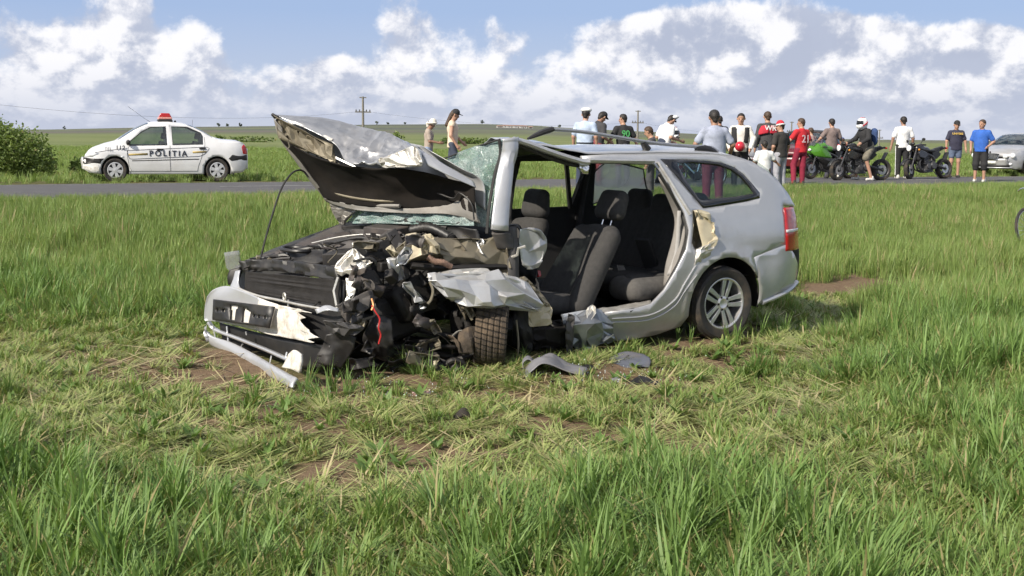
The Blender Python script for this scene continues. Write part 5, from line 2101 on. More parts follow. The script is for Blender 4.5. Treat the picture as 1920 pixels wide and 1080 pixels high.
# ---- front end: bumper, plate holder, lower grille
bt = [[W(388, 556, -.86), W(400, 543, -.82), W(425, 536, -.72), W(455, 545, -.55), W(490, 560, -.30), W(525, 572, -.05), W(560, 580, .25), W(604, 592, .72)],
      [W(384, 575, -.88), W(393, 562, -.85), W(412, 556, -.76), W(450, 566, -.58), W(488, 580, -.30), W(525, 592, -.03), W(560, 600, .27), W(605, 612, .74)],
      [W(383, 598, -.88), W(390, 592, -.86), W(409, 590, -.77), W(448, 600, -.58), W(486, 610, -.30), W(524, 618, -.03), W(560, 624, .27), W(606, 634, .75)],
      [W(386, 602, -.86), W(392, 602, -.85), W(410, 604, -.76), W(450, 612, -.57), W(488, 622, -.29), W(525, 632, -.02), W(560, 638, .27), W(604, 646, .74)]]
Gb = grid_surface(bt, 20, 60)
g1 = Gb[:, :34]
g2 = crumple(Gb, .022, 12, 91)[:, 33:].copy()
for i_ in range(g2.shape[0]):
    cut_ = .80 + .17 * float(vnoise(i_ * .55, 3.3, 5)) + .05 * float(vnoise(i_ * 1.7, 9.3, 6))
    n_ = g2.shape[1]
    src = g2[i_].copy()
    g2[i_] = np.stack([np.interp(np.linspace(0, min(1, cut_), n_), np.linspace(0, 1, n_), src[:, q_]) for q_ in range(3)], 1)
grid_mesh('front_bumper', g1, SILVER, wreck, 35, .006)
grid_mesh('torn_bumper_skin', g2, WHITEP, wreck, 24, .006)
# grille surround arm rising at the far side
ga = grid_surface([[W(441, 508, -.74), W(450, 506, -.70)], [W(436, 526, -.74), W(447, 528, -.68)], [W(430, 540, -.73), W(452, 546, -.60)]], 10, 6)
grid_mesh('grille_surround', ga, SILVER, wreck, 40, .01)
MB().tube(spline([W(447, 540, -.64), W(462, 547, -.52), W(490, 556, -.32), W(525, 563, -.05), W(560, 571, .22), W(600, 578, .50), W(628, 580, .62)], 20), .009, 6).build('grille_edge', BARE, wreck)

# number plate holder with punched slots
PHc = [np.array(W(408, 561, -.79)), np.array(W(522, 575, -.05)), np.array(W(512, 615, -.05)), np.array(W(406, 600, -.79))]
def plate_pt(u, v):
    a = PHc[0] * (1 - u) + PHc[1] * u
    b = PHc[3] * (1 - u) + PHc[2] * u
    return a * (1 - v) + b * v


slots = [[(.29, .16), (.43, .16), (.43, .30), (.405, .34), (.405, .86), (.31, .86), (.31, .40), (.29, .36)],
         [(.52, .20), (.58, .20), (.58, .30), (.655, .36), (.655, .90), (.52, .90)],
         [(.06, .38), (.10, .38), (.10, .56), (.06, .56)], [(.16, .40), (.22, .40), (.22, .54), (.16, .54)],
         [(.70, .44), (.74, .44), (.74, .58), (.70, .58)], [(.78, .46), (.82, .46), (.82, .60), (.78, .60)], [(.88, .46), (.93, .46), (.93, .60), (.88, .60)]]
v2, f2 = panel2d([(0, 0), (.5, 0), (1, 0), (1, .5), (1, 1), (.5, 1), (0, 1), (0, .5)], slots, .12)
nrm = np.array([1.0, -.1, .05])
PV = [plate_pt(a, b) + nrm * .028 for a, b in v2]
po = mesh('plate_holder', PV, f2, BLACKP, wreck, 30)
solid(po, .012, 0)
PV = [plate_pt(a, b) + nrm * .006 for a, b in [(.03, .05), (.97, .05), (.97, .95), (.03, .95)]]
solid(mesh('slot_backing', PV, [(0, 1, 2, 3)], WHITEP, wreck), .004, 0)

# lower grille: dark void, two torn strips, fins and the loose corner
gd_ = grid_surface([[W(394, 606, -.80), W(460, 624, -.45), W(530, 640, .05), W(600, 650, .68)], [W(400, 640, -.76), W(470, 668, -.40), W(540, 690, .15), W(590, 690, .62)]], 8, 20)
gd_ = gd_ - np.array([.07, 0, 0])
grid_mesh('lower_grille_backing', gd_, BLACKP, wreck, 40, .01)
up_ = [W(391, 604, -.86), W(404, 618, -.80), W(450, 636, -.48), W(500, 656, -.02), W(540, 674, .45), W(562, 684, .74)]
MB().tube(spline(up_, 24), .021, 8, flat=.7).build('grille_strip', SILVER, wreck)
lw = [[W(387, 608, -.86), W(392, 628, -.84), W(432, 641, -.62), W(472, 661, -.30), W(517, 687, .30), W(556, 708, .86)],
      [W(389, 634, -.86), W(396, 648, -.84), W(428, 662, -.61), W(466, 684, -.29), W(510, 709, .32), W(546, 727, .88)]]
grid_mesh('lower_lip', grid_surface([lw[0], [tuple((np.array(a) + np.array(b)) / 2 + np.array([.008, 0, 0])) for a, b in zip(*lw)], lw[1]], 8, 40), SILVER, wreck, 35, .02)
for a, b in [((399, 610, -.80), (404, 634, -.79)), ((425, 612, -.70), (428, 644, -.66)), ((461, 622, -.42), (462, 628, -.42)), ((455, 645, -.48), (450, 658, -.52)), ((509, 666, -.05), (505, 684, -.05)), ((538, 660, .4), (534, 674, .4))]:
    MB().tube([W(*a), W(*b)], .010, 6, flat=.5).build('grille_fin', SILVER, wreck)
ce = grid_surface([[W(540, 664, .55), W(551, 656, .68), W(563, 664, .78)], [W(533, 680, .56), W(548, 678, .70), W(563, 680, .80)], [W(528, 688, .56), W(545, 692, .70), W(560, 699, .79)]], 10, 10)
grid_mesh('loose_lamp_surround', ce, WHITEP, wreck, 35, .02)

# far headlamp standing proud
hl = grid_surface([[W(420, 474, -.86), W(448, 470, -.80)], [W(424, 500, -.86), W(451, 494, -.80)], [W(430, 508, -.85), W(450, 502, -.80)]], 8, 8)
lamp = grid_mesh('headlight', hl, glass_mat('clear lamp cover', (0.82, 0.84, 0.84), .08, .35, (.42, .42, .42)), wreck, 50, .015)
hl2 = grid_surface([[W(430, 506, -.85), W(451, 500, -.79)], [W(426, 520, -.85), W(446, 516, -.79)], [W(428, 534, -.85), W(440, 534, -.80)]], 8, 6)
grid_mesh('lamp_housing', hl2, BLACKP, lamp, 50, .05)

# slam panel, radiator
sp_ = grid_surface([[W(452, 489, -.72), W(500, 486, -.45), W(560, 490, -.05), W(630, 500, .42)], [W(455, 503, -.70), W(500, 500, -.43), W(560, 506, -.02), W(632, 518, .46)], [W(458, 512, -.69), W(502, 508, -.42), W(562, 514, -.0), W(636, 526, .48)]], 10, 40)
grid_mesh('slam_panel', crumple(sp_, .03, 8, 95, 0.0, True), BLACKP, wreck, 30, .02)
sb = grid_surface([[W(455, 505, -.70), W(520, 501, -.3), W(560, 508, 0), W(632, 519, .46)], [W(458, 518, -.69), W(520, 514, -.3), W(560, 522, 0.01), W(634, 533, .47)]], 5, 30)
ra = [W(457, 510, -.66), W(636, 526, .50), W(634, 580, .52), W(455, 546, -.64)]
ra = [np.array(p) - np.array([.015, 0, 0]) for p in ra]
rd = MB()
nfin = 34
for k in range(nfin):
    t = (k + .5) / nfin
    a, b = ra[0] * (1 - t) + ra[3] * t, ra[1] * (1 - t) + ra[2] * t
    rd.tube([tuple(a), tuple((a + b) / 2 + np.array([.012 * vnoise(k * .3, 2.2), 0, .01 * vnoise(k * .2, 5)])), tuple(b)], .0035, 4)
rad_o = rd.build('radiator', mat('radiator fins', (.038, .035, .033), .5, metal=.4, var=.3, scale=12, dirt=.5, dirtcol=(.02, .018, .016)), wreck)
Gk = grid_surface([[ra[0] - [.02, 0, 0], ra[1] - [.02, 0, 0]], [ra[3] - [.02, 0, 0], ra[2] - [.02, 0, 0]]], 3, 3)
grid_mesh('radiator_core', Gk, BLACKP, rad_o, 30, .03)
tor = [(W(541, 556, .02)[0] + .03, W(541, 556, .02)[1] + math.cos(a) * .022, W(541, 556, .02)[2] + math.sin(a) * .026) for a in np.linspace(0, 2 * math.pi, 15)[:-1]]
MB().tube(tor, .007, 6, closed=True).tube([W(541, 562, .02), W(540, 576, .02)], .007, 6).build('tow_eye', BARE, wreck)
MB().tube([W(634, 520, .50), W(626, 545, .50), W(632, 578, .54)], .010, 6).build('radiator_frame', BARE, wreck)

# far wing: dark line seen along its top edge
fwg = grid_surface([[W(452, 492, -.80), W(470, 484, -.80), W(540, 462, -.80), (2.62, -.80, .93)], [W(455, 500, -.72), W(490, 486, -.72), W(560, 466, -.72), W(655, 432, -.70)], [W(462, 505, -.66), W(495, 492, -.66), W(565, 474, -.66), W(660, 442, -.64)]], 10, 30)
grid_mesh('far_wing_edge', fwg, GREYP, wreck, 40, .01)
fw_out = [(3.50, .62), (3.2, .74), (2.62, .925), (2.35, .98), (2.35, .28), (2.28, .28)] + arc(2.62, .29, .36, 175, 5, 14) + [(3.05, .3), (3.45, .35)]
side_panel('far_wing', fw_out, [], yside, SILVER, wreck, .08, 0, 35, -1)
# bay tub so the ground does not show through
tub = grid_surface([[(3.28, -.62, .34), (3.2, .0, .34), (3.08, .52, .34)], [(3.0, -.62, .45), (2.95, .0, .38), (2.9, .50, .36)], [(2.5, -.62, .5), (2.45, 0, .46), (2.4, .5, .44)], [(2.35, -.66, .92), (2.25, 0, .92), (2.12, .55, .90)]], 20, 16)
grid_mesh('engine_bay', tub, mat('bay black', (.012, .012, .012), .9), wreck, 40, .02)

# black sheet added as the shaded gap behind the bumper skin
bm_ = grid_surface([[W(450, 548, -.66), W(520, 562, -.1), W(632, 580, .60)], [W(448, 575, -.66), W(520, 590, -.1), W(630, 606, .60)], [W(446, 610, -.64), W(520, 640, -.08), W(620, 650, .60)]], 8, 20) - np.array([.05, 0, 0])
grid_mesh('dark_gap_sheet', bm_, BLACKP, wreck, 40, .03)

# ---- engine bay clutter, one part each
def sheet(name, rows, mt, amp=0.0, freq=10, seed=1, n=(16, 22), thick=.004, smooth=9, parent=None):
    Gq = grid_surface([[W(*p) for p in r] for r in rows], *n)
    if amp >= .012 and smooth < 15 and mt in (SILVER, SILVER2, BARE, TANMET, CREAM, GREYP):
        return crumpled(name, Gq, mt, parent or wreck, amp, freq, seed, thick, None, 1.0, .55 if 'wing' in name else 1.0)
    if amp:
        Gq = crumple(Gq, amp, freq, seed)
    return grid_mesh(name, Gq, mt, parent or wreck, max(smooth, 28), thick)


def pipe(name, pts, r, mt, n=16, k=8, flat=1.0, ribs=0):
    P = spline([W(*p) for p in pts], n)
    if ribs:
        P = spline([W(*p) for p in pts], ribs * 2)
        rs = [r * (1.0 if i % 2 else .82) for i in range(ribs * 2)]
        return MB().tube(P, rs, k, flat=flat).build(name, mt, wreck, smooth=60)
    return MB().tube(P, r, k, flat=flat).build(name, mt, wreck)


def lump(name, px, py, y, size, rot, mt, bevel=.008, taper=.92):
    return MB().box(W(px, py, y), size, rot, taper).build(name, mt, wreck, bevel=bevel)


PURPLE = mat('dusty black moulding', (0.06, 0.052, 0.05), .55, var=.3, scale=8, dirt=.6, dirtcol=(.16, .125, .10))
# moulded air duct and covers on the far half
sheet('air_duct', [[(478, 486, -.62), (540, 470, -.40), (600, 456, -.2)], [(500, 496, -.55), (560, 482, -.3), (612, 468, -.12)], [(540, 502, -.35), (590, 494, -.1), (640, 486, .1)]], BLACKP, .02, 7, 101, (14, 20), .02, 40)
sheet('engine_cover', [[(575, 478, -.3), (640, 456, -.05), (690, 448, .1)], [(590, 490, -.18), (650, 474, .08), (700, 462, .22)], [(612, 506, .0), (640, 500, .12), (660, 492, .2)]], GREYP, .02, 8, 102, (14, 18), .03, 40)
P = [(W(556, 470, -.40)[0] + math.cos(a) * .10, W(556, 470, -.40)[1] + math.sin(a) * .17, W(556, 470, -.40)[2] + .01) for a in np.linspace(0, 2 * math.pi, 21)[:-1]]
MB().tube(P, .016, 8, closed=True).build('strut_tower_ring', BLACKP, wreck)
sheet('far_rail_cover', [[(520, 470, -.68), (590, 446, -.66), (655, 432, -.60)], [(528, 476, -.62), (596, 454, -.60), (664, 440, -.52)], [(545, 482, -.55), (606, 462, -.52), (680, 446, -.42)]], PURPLE, .012, 9, 103, (10, 24), .02, 35)
sheet('scuttle_tray', [[(660, 430, -.5), (740, 428, -.1), (800, 430, .15)], [(664, 442, -.46), (742, 440, -.06), (796, 444, .2)], [(676, 450, -.42), (745, 452, 0), (790, 456, .22)]], PURPLE, .015, 8, 104, (10, 24), .02, 30)
lump('fuse_box', 725, 437, .0, (.16, .36, .10), (0, .1, .35), PURPLE)
lump('fuse_box_lid', 640, 450, -.35, (.10, .30, .05), (.1, 0, .2), GREYP)
lump('battery', 645, 488, .12, (.20, .26, .14), (.1, .15, .4), BLACKP)
lump('battery_tray', 655, 498, .24, (.26, .30, .04), (.15, .1, .4), GREYP)
lump('relay_box', 735, 452, .30, (.10, .13, .15), (.3, .4, .2), GREYP)
lump('coolant_tank', 775, 449, .40, (.08, .10, .08), (.2, -.3, .5), mat('yellowed tank plastic', (.34, .30, .22), .5, var=.2))
lump('air_filter_box', 700, 474, .30, (.22, .20, .13), (.2, .2, .1), BLACKP)
lump('alternator', 690, 530, .55, (.15, .14, .14), (.4, .3, .2), DARKM, .03)
lump('gearbox', 760, 560, .45, (.30, .28, .26), (.2, .5, .2), DARKM, .04)
lump('engine_block', 720, 590, .25, (.42, .5, .32), (.1, .2, .15), DARKM, .04)
lump('sticker', 593, 485, -.18, (.05, .12, .004), (.0, .25, .2), YEL, 0)
pipe('coolant_hose', [(560, 478, -.42), (590, 466, -.25), (620, 464, -.15), (660, 476, .0), (680, 470, .1)], .020, BLACKP, 20)
pipe('intake_pipe', [(640, 476, .0), (672, 470, .12), (700, 462, .22), (722, 455, .30)], .034, GREYP, 12, 10)
pipe('bellows_hose', [(770, 432, .22), (795, 427, .30), (815, 430, .38), (842, 444, .48), (850, 452, .52)], .040, BLACKP, 14, 10, 1.0, 14)
pipe('heater_hose', [(600, 462, -.30), (640, 452, -.12), (680, 446, .05), (712, 458, .2)], .016, BLACKP, 18)
pipe('wiring_loom', [(560, 500, -.28), (600, 490, -.12), (650, 480, .1), (700, 478, .28), (730, 500, .42), (770, 490, .5)], .013, BLACKP, 24, 6)
pipe('wiring_loom', [(610, 470, -.26), (626, 462, -.2), (645, 463, -.12)], .016, mat('brown loom tape', (.13, .075, .035), .8), 10, 6, 1.0, 8)
pipe('bonnet_strut', [(700, 430, -.2), (705, 444, -.1), (708, 455, 0)], .012, BLACKP, 8, 6)
pipe('wiper_linkage', [(660, 438, -.44), (720, 446, -.12), (800, 440, .25), (850, 446, .48)], .012, DARKM, 14, 6)
pipe('brake_pipe', [(585, 456, -.4), (640, 444, -.18), (700, 440, .02), (760, 452, .3)], .006, BARE, 16, 5)
for k, (a, b, c_, r_) in enumerate([((500, 492, -.5), (520, 486, -.42), (545, 484, -.32), .012), ((630, 497, .05), (660, 488, .18), (690, 492, .3), .012), ((745, 476, .42), (760, 470, .45), (790, 478, .55), .014), ((680, 456, .12), (700, 452, .18), (716, 460, .26), .010), ((820, 446, .42), (836, 456, .5), (852, 452, .55), .012)]):
    pipe('small_hose', [a, b, c_], r_, BLACKP, 12, 6)
for k, (px, py, y, sz) in enumerate([(610, 458, -.22, .05), (630, 470, -.06, .045), (668, 462, .1, .05), (720, 470, .34, .06), (752, 466, .42, .055), (700, 446, .04, .05), (675, 484, .2, .05), (745, 442, .18, .05), (785, 452, .38, .05), (580, 472, -.3, .04), (540, 480, -.42, .04), (520, 478, -.5, .035)]):
    lump('bracket', px, py, y, (sz * 1.3, sz, sz * .8), (.3 * k, .5 * k, .9 * k), [GREYP, DARKM, BARE, PURPLE][k % 4], .004)
sheet('torn_lamp_bracket', [[(655, 474, .50), (662, 466, .52), (672, 472, .56)], [(632, 498, .48), (655, 490, .54), (680, 486, .60)], [(630, 512, .50), (655, 508, .58), (698, 498, .66)], [(640, 514, .52), (665, 510, .60), (700, 490, .68)]], BARE, .035, 12, 111, (22, 24), .004, 9)
pipe('bracket_hose', [(662, 490, .60), (690, 484, .64), (702, 488, .66), (706, 498, .66)], .010, BLACKP, 12, 6)
sheet('inner_wing', [[(740, 470, .50), (770, 445, .55), (800, 440, .58), (860, 452, .62)], [(752, 482, .54), (780, 462, .60), (812, 456, .64), (868, 462, .66)], [(760, 492, .56), (790, 478, .62), (830, 478, .66), (880, 482, .68)]], TANMET, .05, 7, 112, (24, 34), .004, 9)
sheet('inner_wing', [[(795, 444, .56), (850, 450, .60), (905, 448, .64), (950, 446, .70)], [(812, 466, .66), (860, 468, .70), (912, 470, .72), (955, 466, .76)], [(830, 480, .68), (875, 486, .72), (920, 496, .74), (958, 500, .77)], [(822, 490, .64), (875, 498, .66), (925, 512, .70), (958, 520, .74)]], TANMET, .05, 6.5, 113, (30, 44), .004, 9)
sheet('curled_wing_edge', [[(792, 446, .62), (806, 442, .66), (820, 452, .68)], [(788, 456, .66), (806, 456, .72), (822, 464, .72)], [(800, 470, .66), (812, 472, .70), (826, 476, .70)]], CREAM, .03, 16, 114, (16, 18), .004, 9)
pipe('torn_harness', [(802, 482, .70), (815, 490, .72), (830, 492, .74), (845, 500, .74)], .024, mat('frayed cloth', (.24, .15, .11), .95, var=.4, scale=60, bump=.6), 16, 7, 1.0, 10)
pipe('crushed_rail', [(770, 498, .60), (830, 502, .66), (900, 500, .70), (950, 500, .72)], .035, DARKM, 16, 8, .7)
for k in range(7):
    lump('engine_fragment', 720 + 34 * k % 190, 500 + 13 * k % 60, .45 + .03 * k, (.09 + .02 * (k % 3), .08, .07), (.7 * k, .4 * k, 1.1 * k), [DARKM, GREYP, DARKM][k % 3], .01)

# the crumpled near front wing lying over the tyre
wing = [[(798, 521, .78), (840, 512, .80), (900, 506, .84), (940, 512, .86), (985, 528, .86)],
        [(806, 532, .86), (850, 528, .92), (905, 524, .97), (945, 532, .97), (1000, 552, .92)],
        [(828, 546, .90), (865, 548, .99), (908, 548, 1.02), (955, 552, 1.02), (1012, 572, .95)],
        [(848, 560, .88), (880, 572, .97), (912, 574, 1.0), (965, 570, 1.0), (1022, 588, .94)]]
sheet('front_wing', wing, SILVER2, .06, 6.5, 121, (44, 64), .004, 9)
sheet('wing_top_edge', [[(800, 517, .74), (850, 508, .76), (920, 505, .80)], [(800, 523, .79), (850, 516, .82), (920, 512, .86)]], BARE, .02, 9, 122, (6, 30), .006, 9)
sheet('wing_corner', [[(925, 506, .84), (950, 514, .86), (985, 530, .86)], [(930, 516, .90), (955, 524, .92), (990, 540, .90)]], BARE, .025, 11, 123, (8, 24), .006, 9)
sheet('wing_rear_flap', [[(988, 560, .90), (1012, 568, .92), (1034, 574, .90)], [(990, 590, .92), (1012, 590, .96), (1036, 592, .93)], [(990, 612, .90), (1012, 610, .94), (1034, 608, .92)]], CREAM, .028, 11, 124, (20, 22), .004, 9)
sheet('wing_edge_strip', [[(975, 520, .88), (1000, 545, .90), (1026, 576, .92)], [(984, 518, .88), (1008, 543, .90), (1034, 574, .92)]], TANMET, .015, 14, 125, (5, 26), .006, 9)
pipe('dangling_strip', [(806, 528, .86), (812, 545, .88), (808, 562, .88), (802, 570, .88)], .010, TANMET, 12, 6)
# the pieces hanging by the front corner
sheet('crash_can', [[(632, 575, .62), (660, 558, .66), (700, 545, .68)], [(640, 590, .66), (668, 574, .70), (702, 556, .72)], [(652, 604, .66), (680, 586, .70), (704, 570, .70)]], GREYP, .03, 10, 131, (16, 20), .006, 9)
sheet('torn_bracket', [[(648, 522, .56), (660, 520, .58), (668, 522, .60)], [(650, 545, .58), (660, 548, .62), (664, 546, .62)], [(644, 572, .58), (652, 574, .60), (656, 572, .60)]], BARE, .025, 13, 132, (18, 10), .004, 9)
sheet('torn_bracket', [[(670, 524, .60), (690, 522, .62), (700, 530, .64)], [(680, 542, .62), (694, 540, .66), (702, 546, .66)]], GREYP, .03, 12, 133, (12, 14), .004, 9)
sheet('blue_grey_tab', [[(590, 580, .70), (612, 572, .76), (635, 578, .82)], [(594, 588, .72), (614, 582, .80), (634, 584, .84)]], SILVER, .008, 12, 134, (6, 12), .006, 30)
sheet('bumper_foam', [[(604, 600, .72), (640, 604, .80), (680, 612, .84)], [(612, 614, .74), (650, 618, .82), (684, 616, .84)], [(620, 622, .72), (650, 628, .80), (672, 624, .82)]], GREYP, .03, 11, 135, (12, 20), .006, 9)
sheet('splash_shield', [[(612, 628, .66), (640, 622, .74), (668, 632, .78)], [(600, 655, .62), (630, 655, .72), (660, 660, .76)], [(588, 680, .56), (612, 684, .66), (640, 690, .70)]], BLACKP, .03, 8, 136, (18, 18), .005, 9)
sheet('splash_shield', [[(690, 600, .60), (712, 590, .66), (735, 600, .70)], [(680, 640, .58), (708, 640, .68), (738, 645, .72)], [(700, 672, .56), (720, 676, .64), (742, 668, .68)]], BLACKP, .04, 7, 137, (18, 18), .005, 9)
pipe('red_wire', [(697, 572, .82), (704, 585, .84), (712, 598, .85), (710, 615, .85), (714, 628, .85), (710, 645, .84)], .0055, REDW, 20, 5)
pipe('brown_wire', [(697, 560, .80), (700, 572, .82), (697, 582, .83)], .008, mat('copper', (.42, .20, .08), .5, metal=.5), 10, 5)
pipe('tie_rod', [(780, 655, .55), (840, 650, .62), (905, 660, .70)], .016, DARKM, 10, 7)
pipe('drive_shaft', [(760, 610, .40), (830, 628, .55), (900, 636, .66)], .024, DARKM, 10, 8)
pipe('spring_strut', [(840, 520, .55), (865, 570, .60), (880, 620, .64)], .045, DARKM, 14, 9, 1.0, 12)
pipe('subframe', [(660, 640, .2), (740, 650, .45), (840, 668, .55), (880, 672, .6)], .030, DARKM, 14, 8)
pipe('lower_arm', [(800, 668, .40), (850, 676, .60), (890, 664, .70)], .026, DARKM, 10, 8)
lump('steering_rack', 760, 640, .35, (.10, .6, .08), (0, .1, .4), DARKM, .02)
lump('oil_sump', 700, 645, .20, (.35, .35, .18), (.0, .1, .2), DARKM, .05)
lump('inner_disc', 870, 610, .55, (.10, .22, .22), (0, .2, .4), DARKM, .03)
# muddy liner plate beside the tyre
sheet('liner_plate', [[(862, 622, .82), (880, 612, .88), (893, 612, .90)], [(858, 645, .84), (878, 640, .90), (888, 640, .92)], [(860, 662, .84), (876, 664, .88), (886, 664, .90)]], MUDTYRE, .02, 12, 141, (12, 12), .006, 9)
sheet('liner_plate', [[(838, 628, .80), (850, 632, .84), (860, 640, .86)], [(842, 640, .80), (856, 646, .84), (866, 660, .86)]], MUDTYRE, .03, 14, 142, (8, 10), .005, 9)
pipe('bent_stalk', [(872, 576, .84), (880, 592, .86), (886, 600, .88)], .010, TANMET, 8, 6)
pipe('torn_pipe', [(832, 688, .80), (848, 676, .84), (866, 680, .86), (872, 690, .86)], .022, DARKM, 14, 8)
lump('hub_carrier', 850, 688, .80, (.10, .12, .05), (.3, .2, .5), GREYP, .01)
# behind the tyre
sheet('wheel_arch_liner', [[(960, 560, .60), (985, 575, .66), (1000, 600, .68)], [(962, 600, .60), (980, 620, .64), (1000, 640, .66)], [(960, 650, .55), (980, 660, .6), (995, 665, .62)]], BLACKP, .03, 9, 143, (16, 16), .006, 30)
pipe('stalk', [(968, 600, .84), (972, 640, .86), (970, 672, .86)], .008, TANMET, 8, 5)

# cabin front: dash, panel hanging by the door hole, steering column
sheet('door_skin_remnant', [[(970, 430, .54), (998, 424, .57), (1014, 432, .58)], [(972, 460, .55), (1004, 456, .58), (1028, 452, .59)], [(975, 490, .55), (1006, 490, .57), (1022, 482, .58)], [(985, 505, .54), (1000, 506, .56), (1008, 500, .56)]], SILVER2, .02, 5, 151, (22, 22), .006, 9)
sheet('dash_lower', [[(960, 440, .10), (990, 460, .30), (1000, 500, .45)], [(962, 500, .20), (990, 520, .35), (1010, 540, .5)], [(965, 560, .3), (1000, 575, .45), (1040, 585, .55)]], TRIM, .03, 6, 152, (18, 18), .01, 35)
MB().tube(spline([(2.12, -.62, .86), (2.05, -.2, .90), (1.98, .2, .90), (1.92, .5, .86)], 14), .11, 10, flat=.8).build('dashboard', TRIM, wreck)
c0 = np.array([1.78, .34, .80])
wheel_pts = []
for a in np.linspace(0, 2 * math.pi, 33)[:-1]:
    wheel_pts.append((c0[0] - math.sin(a) * .18 * .45, c0[1] + math.cos(a) * .18, c0[2] + math.sin(a) * .18 * .89))
sw = MB().tube(wheel_pts, .014, 7, closed=True)
for a in (.2, math.pi - .2, -math.pi / 2):
    sw.tube([tuple(c0), (c0[0] - math.sin(a) * .08, c0[1] + math.cos(a) * .17, c0[2] + math.sin(a) * .15)], .016, 6)
sw.blob(tuple(c0), (.05, .07, .06)).build('steering_wheel', BLACKP, wreck)
lump('red_buckle', 1010, 513, .25, (.03, .03, .05), (.2, .1, 0), REDL, .004)
sheet('airbag_cloth', [[(1158, 497, .1), (1172, 498, .1)], [(1158, 512, .1), (1173, 514, .1)]], TRIML, .02, 14, 153, (8, 8), .006, 40)

# torn strips and loose wires through the crushed corner
rs_ = random.Random(77)
for k in range(46):
    px, py = rs_.uniform(640, 955), rs_.uniform(450, 690)
    if 880 < px < 965 and py > 560:
        px -= 120
    y_ = .40 + .35 * rs_.random() + (.08 if py > 560 else 0)
    a = rs_.uniform(0, 3.14)
    L_, B_ = rs_.uniform(14, 38), rs_.uniform(5, 13)
    ca, sa = math.cos(a), math.sin(a)
    rows = []
    for v_ in (-1, 0, 1):
        rows.append([(px + ca * L_ * u_ - sa * B_ * v_, py + sa * L_ * u_ * .8 + ca * B_ * v_, y_ + .05 * rs_.uniform(-1, 1)) for u_ in (-1, -.3, .4, 1)])
    mt_ = rs_.choice([DARKM, BLACKP, GREYP, TANMET, BARE, SILVER2, PURPLE, CREAM] if py < 560 else [DARKM, BLACKP, BLACKP, GREYP, DARKM, TANMET, BLACKP, PURPLE])
    sheet('torn_strip', rows, mt_, .03, 9, 300 + k, (10, 14), .005, 9)
for k in range(30):
    px, py = rs_.uniform(560, 940), rs_.uniform(440, 660)
    y_ = .25 + .5 * (px - 560) / 380
    pts_ = [(px, py, y_)]
    for q_ in range(3):
        pts_.append((pts_[-1][0] + rs_.uniform(-26, 26), pts_[-1][1] + rs_.uniform(-8, 22), y_ + rs_.uniform(-.05, .08)))
    pipe('loose_wire', pts_, rs_.uniform(.003, .008), rs_.choice([BLACKP, BLACKP, DARKM, GREYP, BARE, TANMET]), 14, 5)

# ribs, clips and hoses over the far bay, black tubes drawn as shaded gaps
for k in range(34):
    px = rs_.uniform(480, 780)
    t_ = (px - 480) / 300
    py = rs_.uniform(486 - 50 * t_, 500 - 22 * t_)
    y_ = -.62 + 1.0 * t_ + rs_.uniform(-.06, .06)
    a = rs_.choice([-.35, -.3, .25, -.4, 1.2])
    L_ = rs_.uniform(10, 34)
    p0_ = (px, py, y_)
    pts_ = [(px - L_ * math.cos(a), py - L_ * .6 * math.sin(a) , y_ - .04), (px, py - 2 + rs_.uniform(-2, 2), y_), (px + L_ * math.cos(a), py + L_ * .6 * math.sin(a), y_ + .05)]
    pipe('rib_and_gap', pts_, rs_.uniform(.006, .016), rs_.choice([BLACKP, BLACKP, PURPLE, GREYP, DARKM]), 10, 6, rs_.choice([1.0, .6]))
for k in range(26):
    px = rs_.uniform(480, 800)
    t_ = (px - 480) / 320
    lump('clip', px, rs_.uniform(484 - 50 * t_, 500 - 26 * t_), -.6 + 1.05 * t_, (rs_.uniform(.02, .06), rs_.uniform(.02, .07), rs_.uniform(.015, .04)), (rs_.uniform(0, 1), rs_.uniform(0, 1), rs_.uniform(0, 3)), rs_.choice([BLACKP, BLACKP, GREYP, DARKM, TANMET]), .004)

# ================================================================== OTHER CARS
GLASSD = glass_mat('tinted car glass', (0.42, 0.50, 0.50), 0.10, 0.10, (0.03, 0.035, 0.04))
GLASSL = glass_mat('clear car glass', (0.66, 0.74, 0.74), 0.08, 0.06, (0.10, 0.11, 0.11))
WHITEC = mat('white car paint', (0.72, 0.72, 0.73), 0.3, var=0.04, scale=3, coat=0.5, dirt=0.22, dirtcol=(.42, .38, .33))
LAMPW = mat('headlamp lens', (0.75, 0.76, 0.78), 0.08, var=0.05, coat=1.0)
STEELW = mat('wheel trim silver', (0.60, 0.60, 0.61), 0.35, metal=0.4, var=0.06)


def interp(pts):
    xs_, zs_ = [p[0] for p in pts], [p[1] for p in pts]
    return lambda x: float(np.interp(x, xs_, zs_))


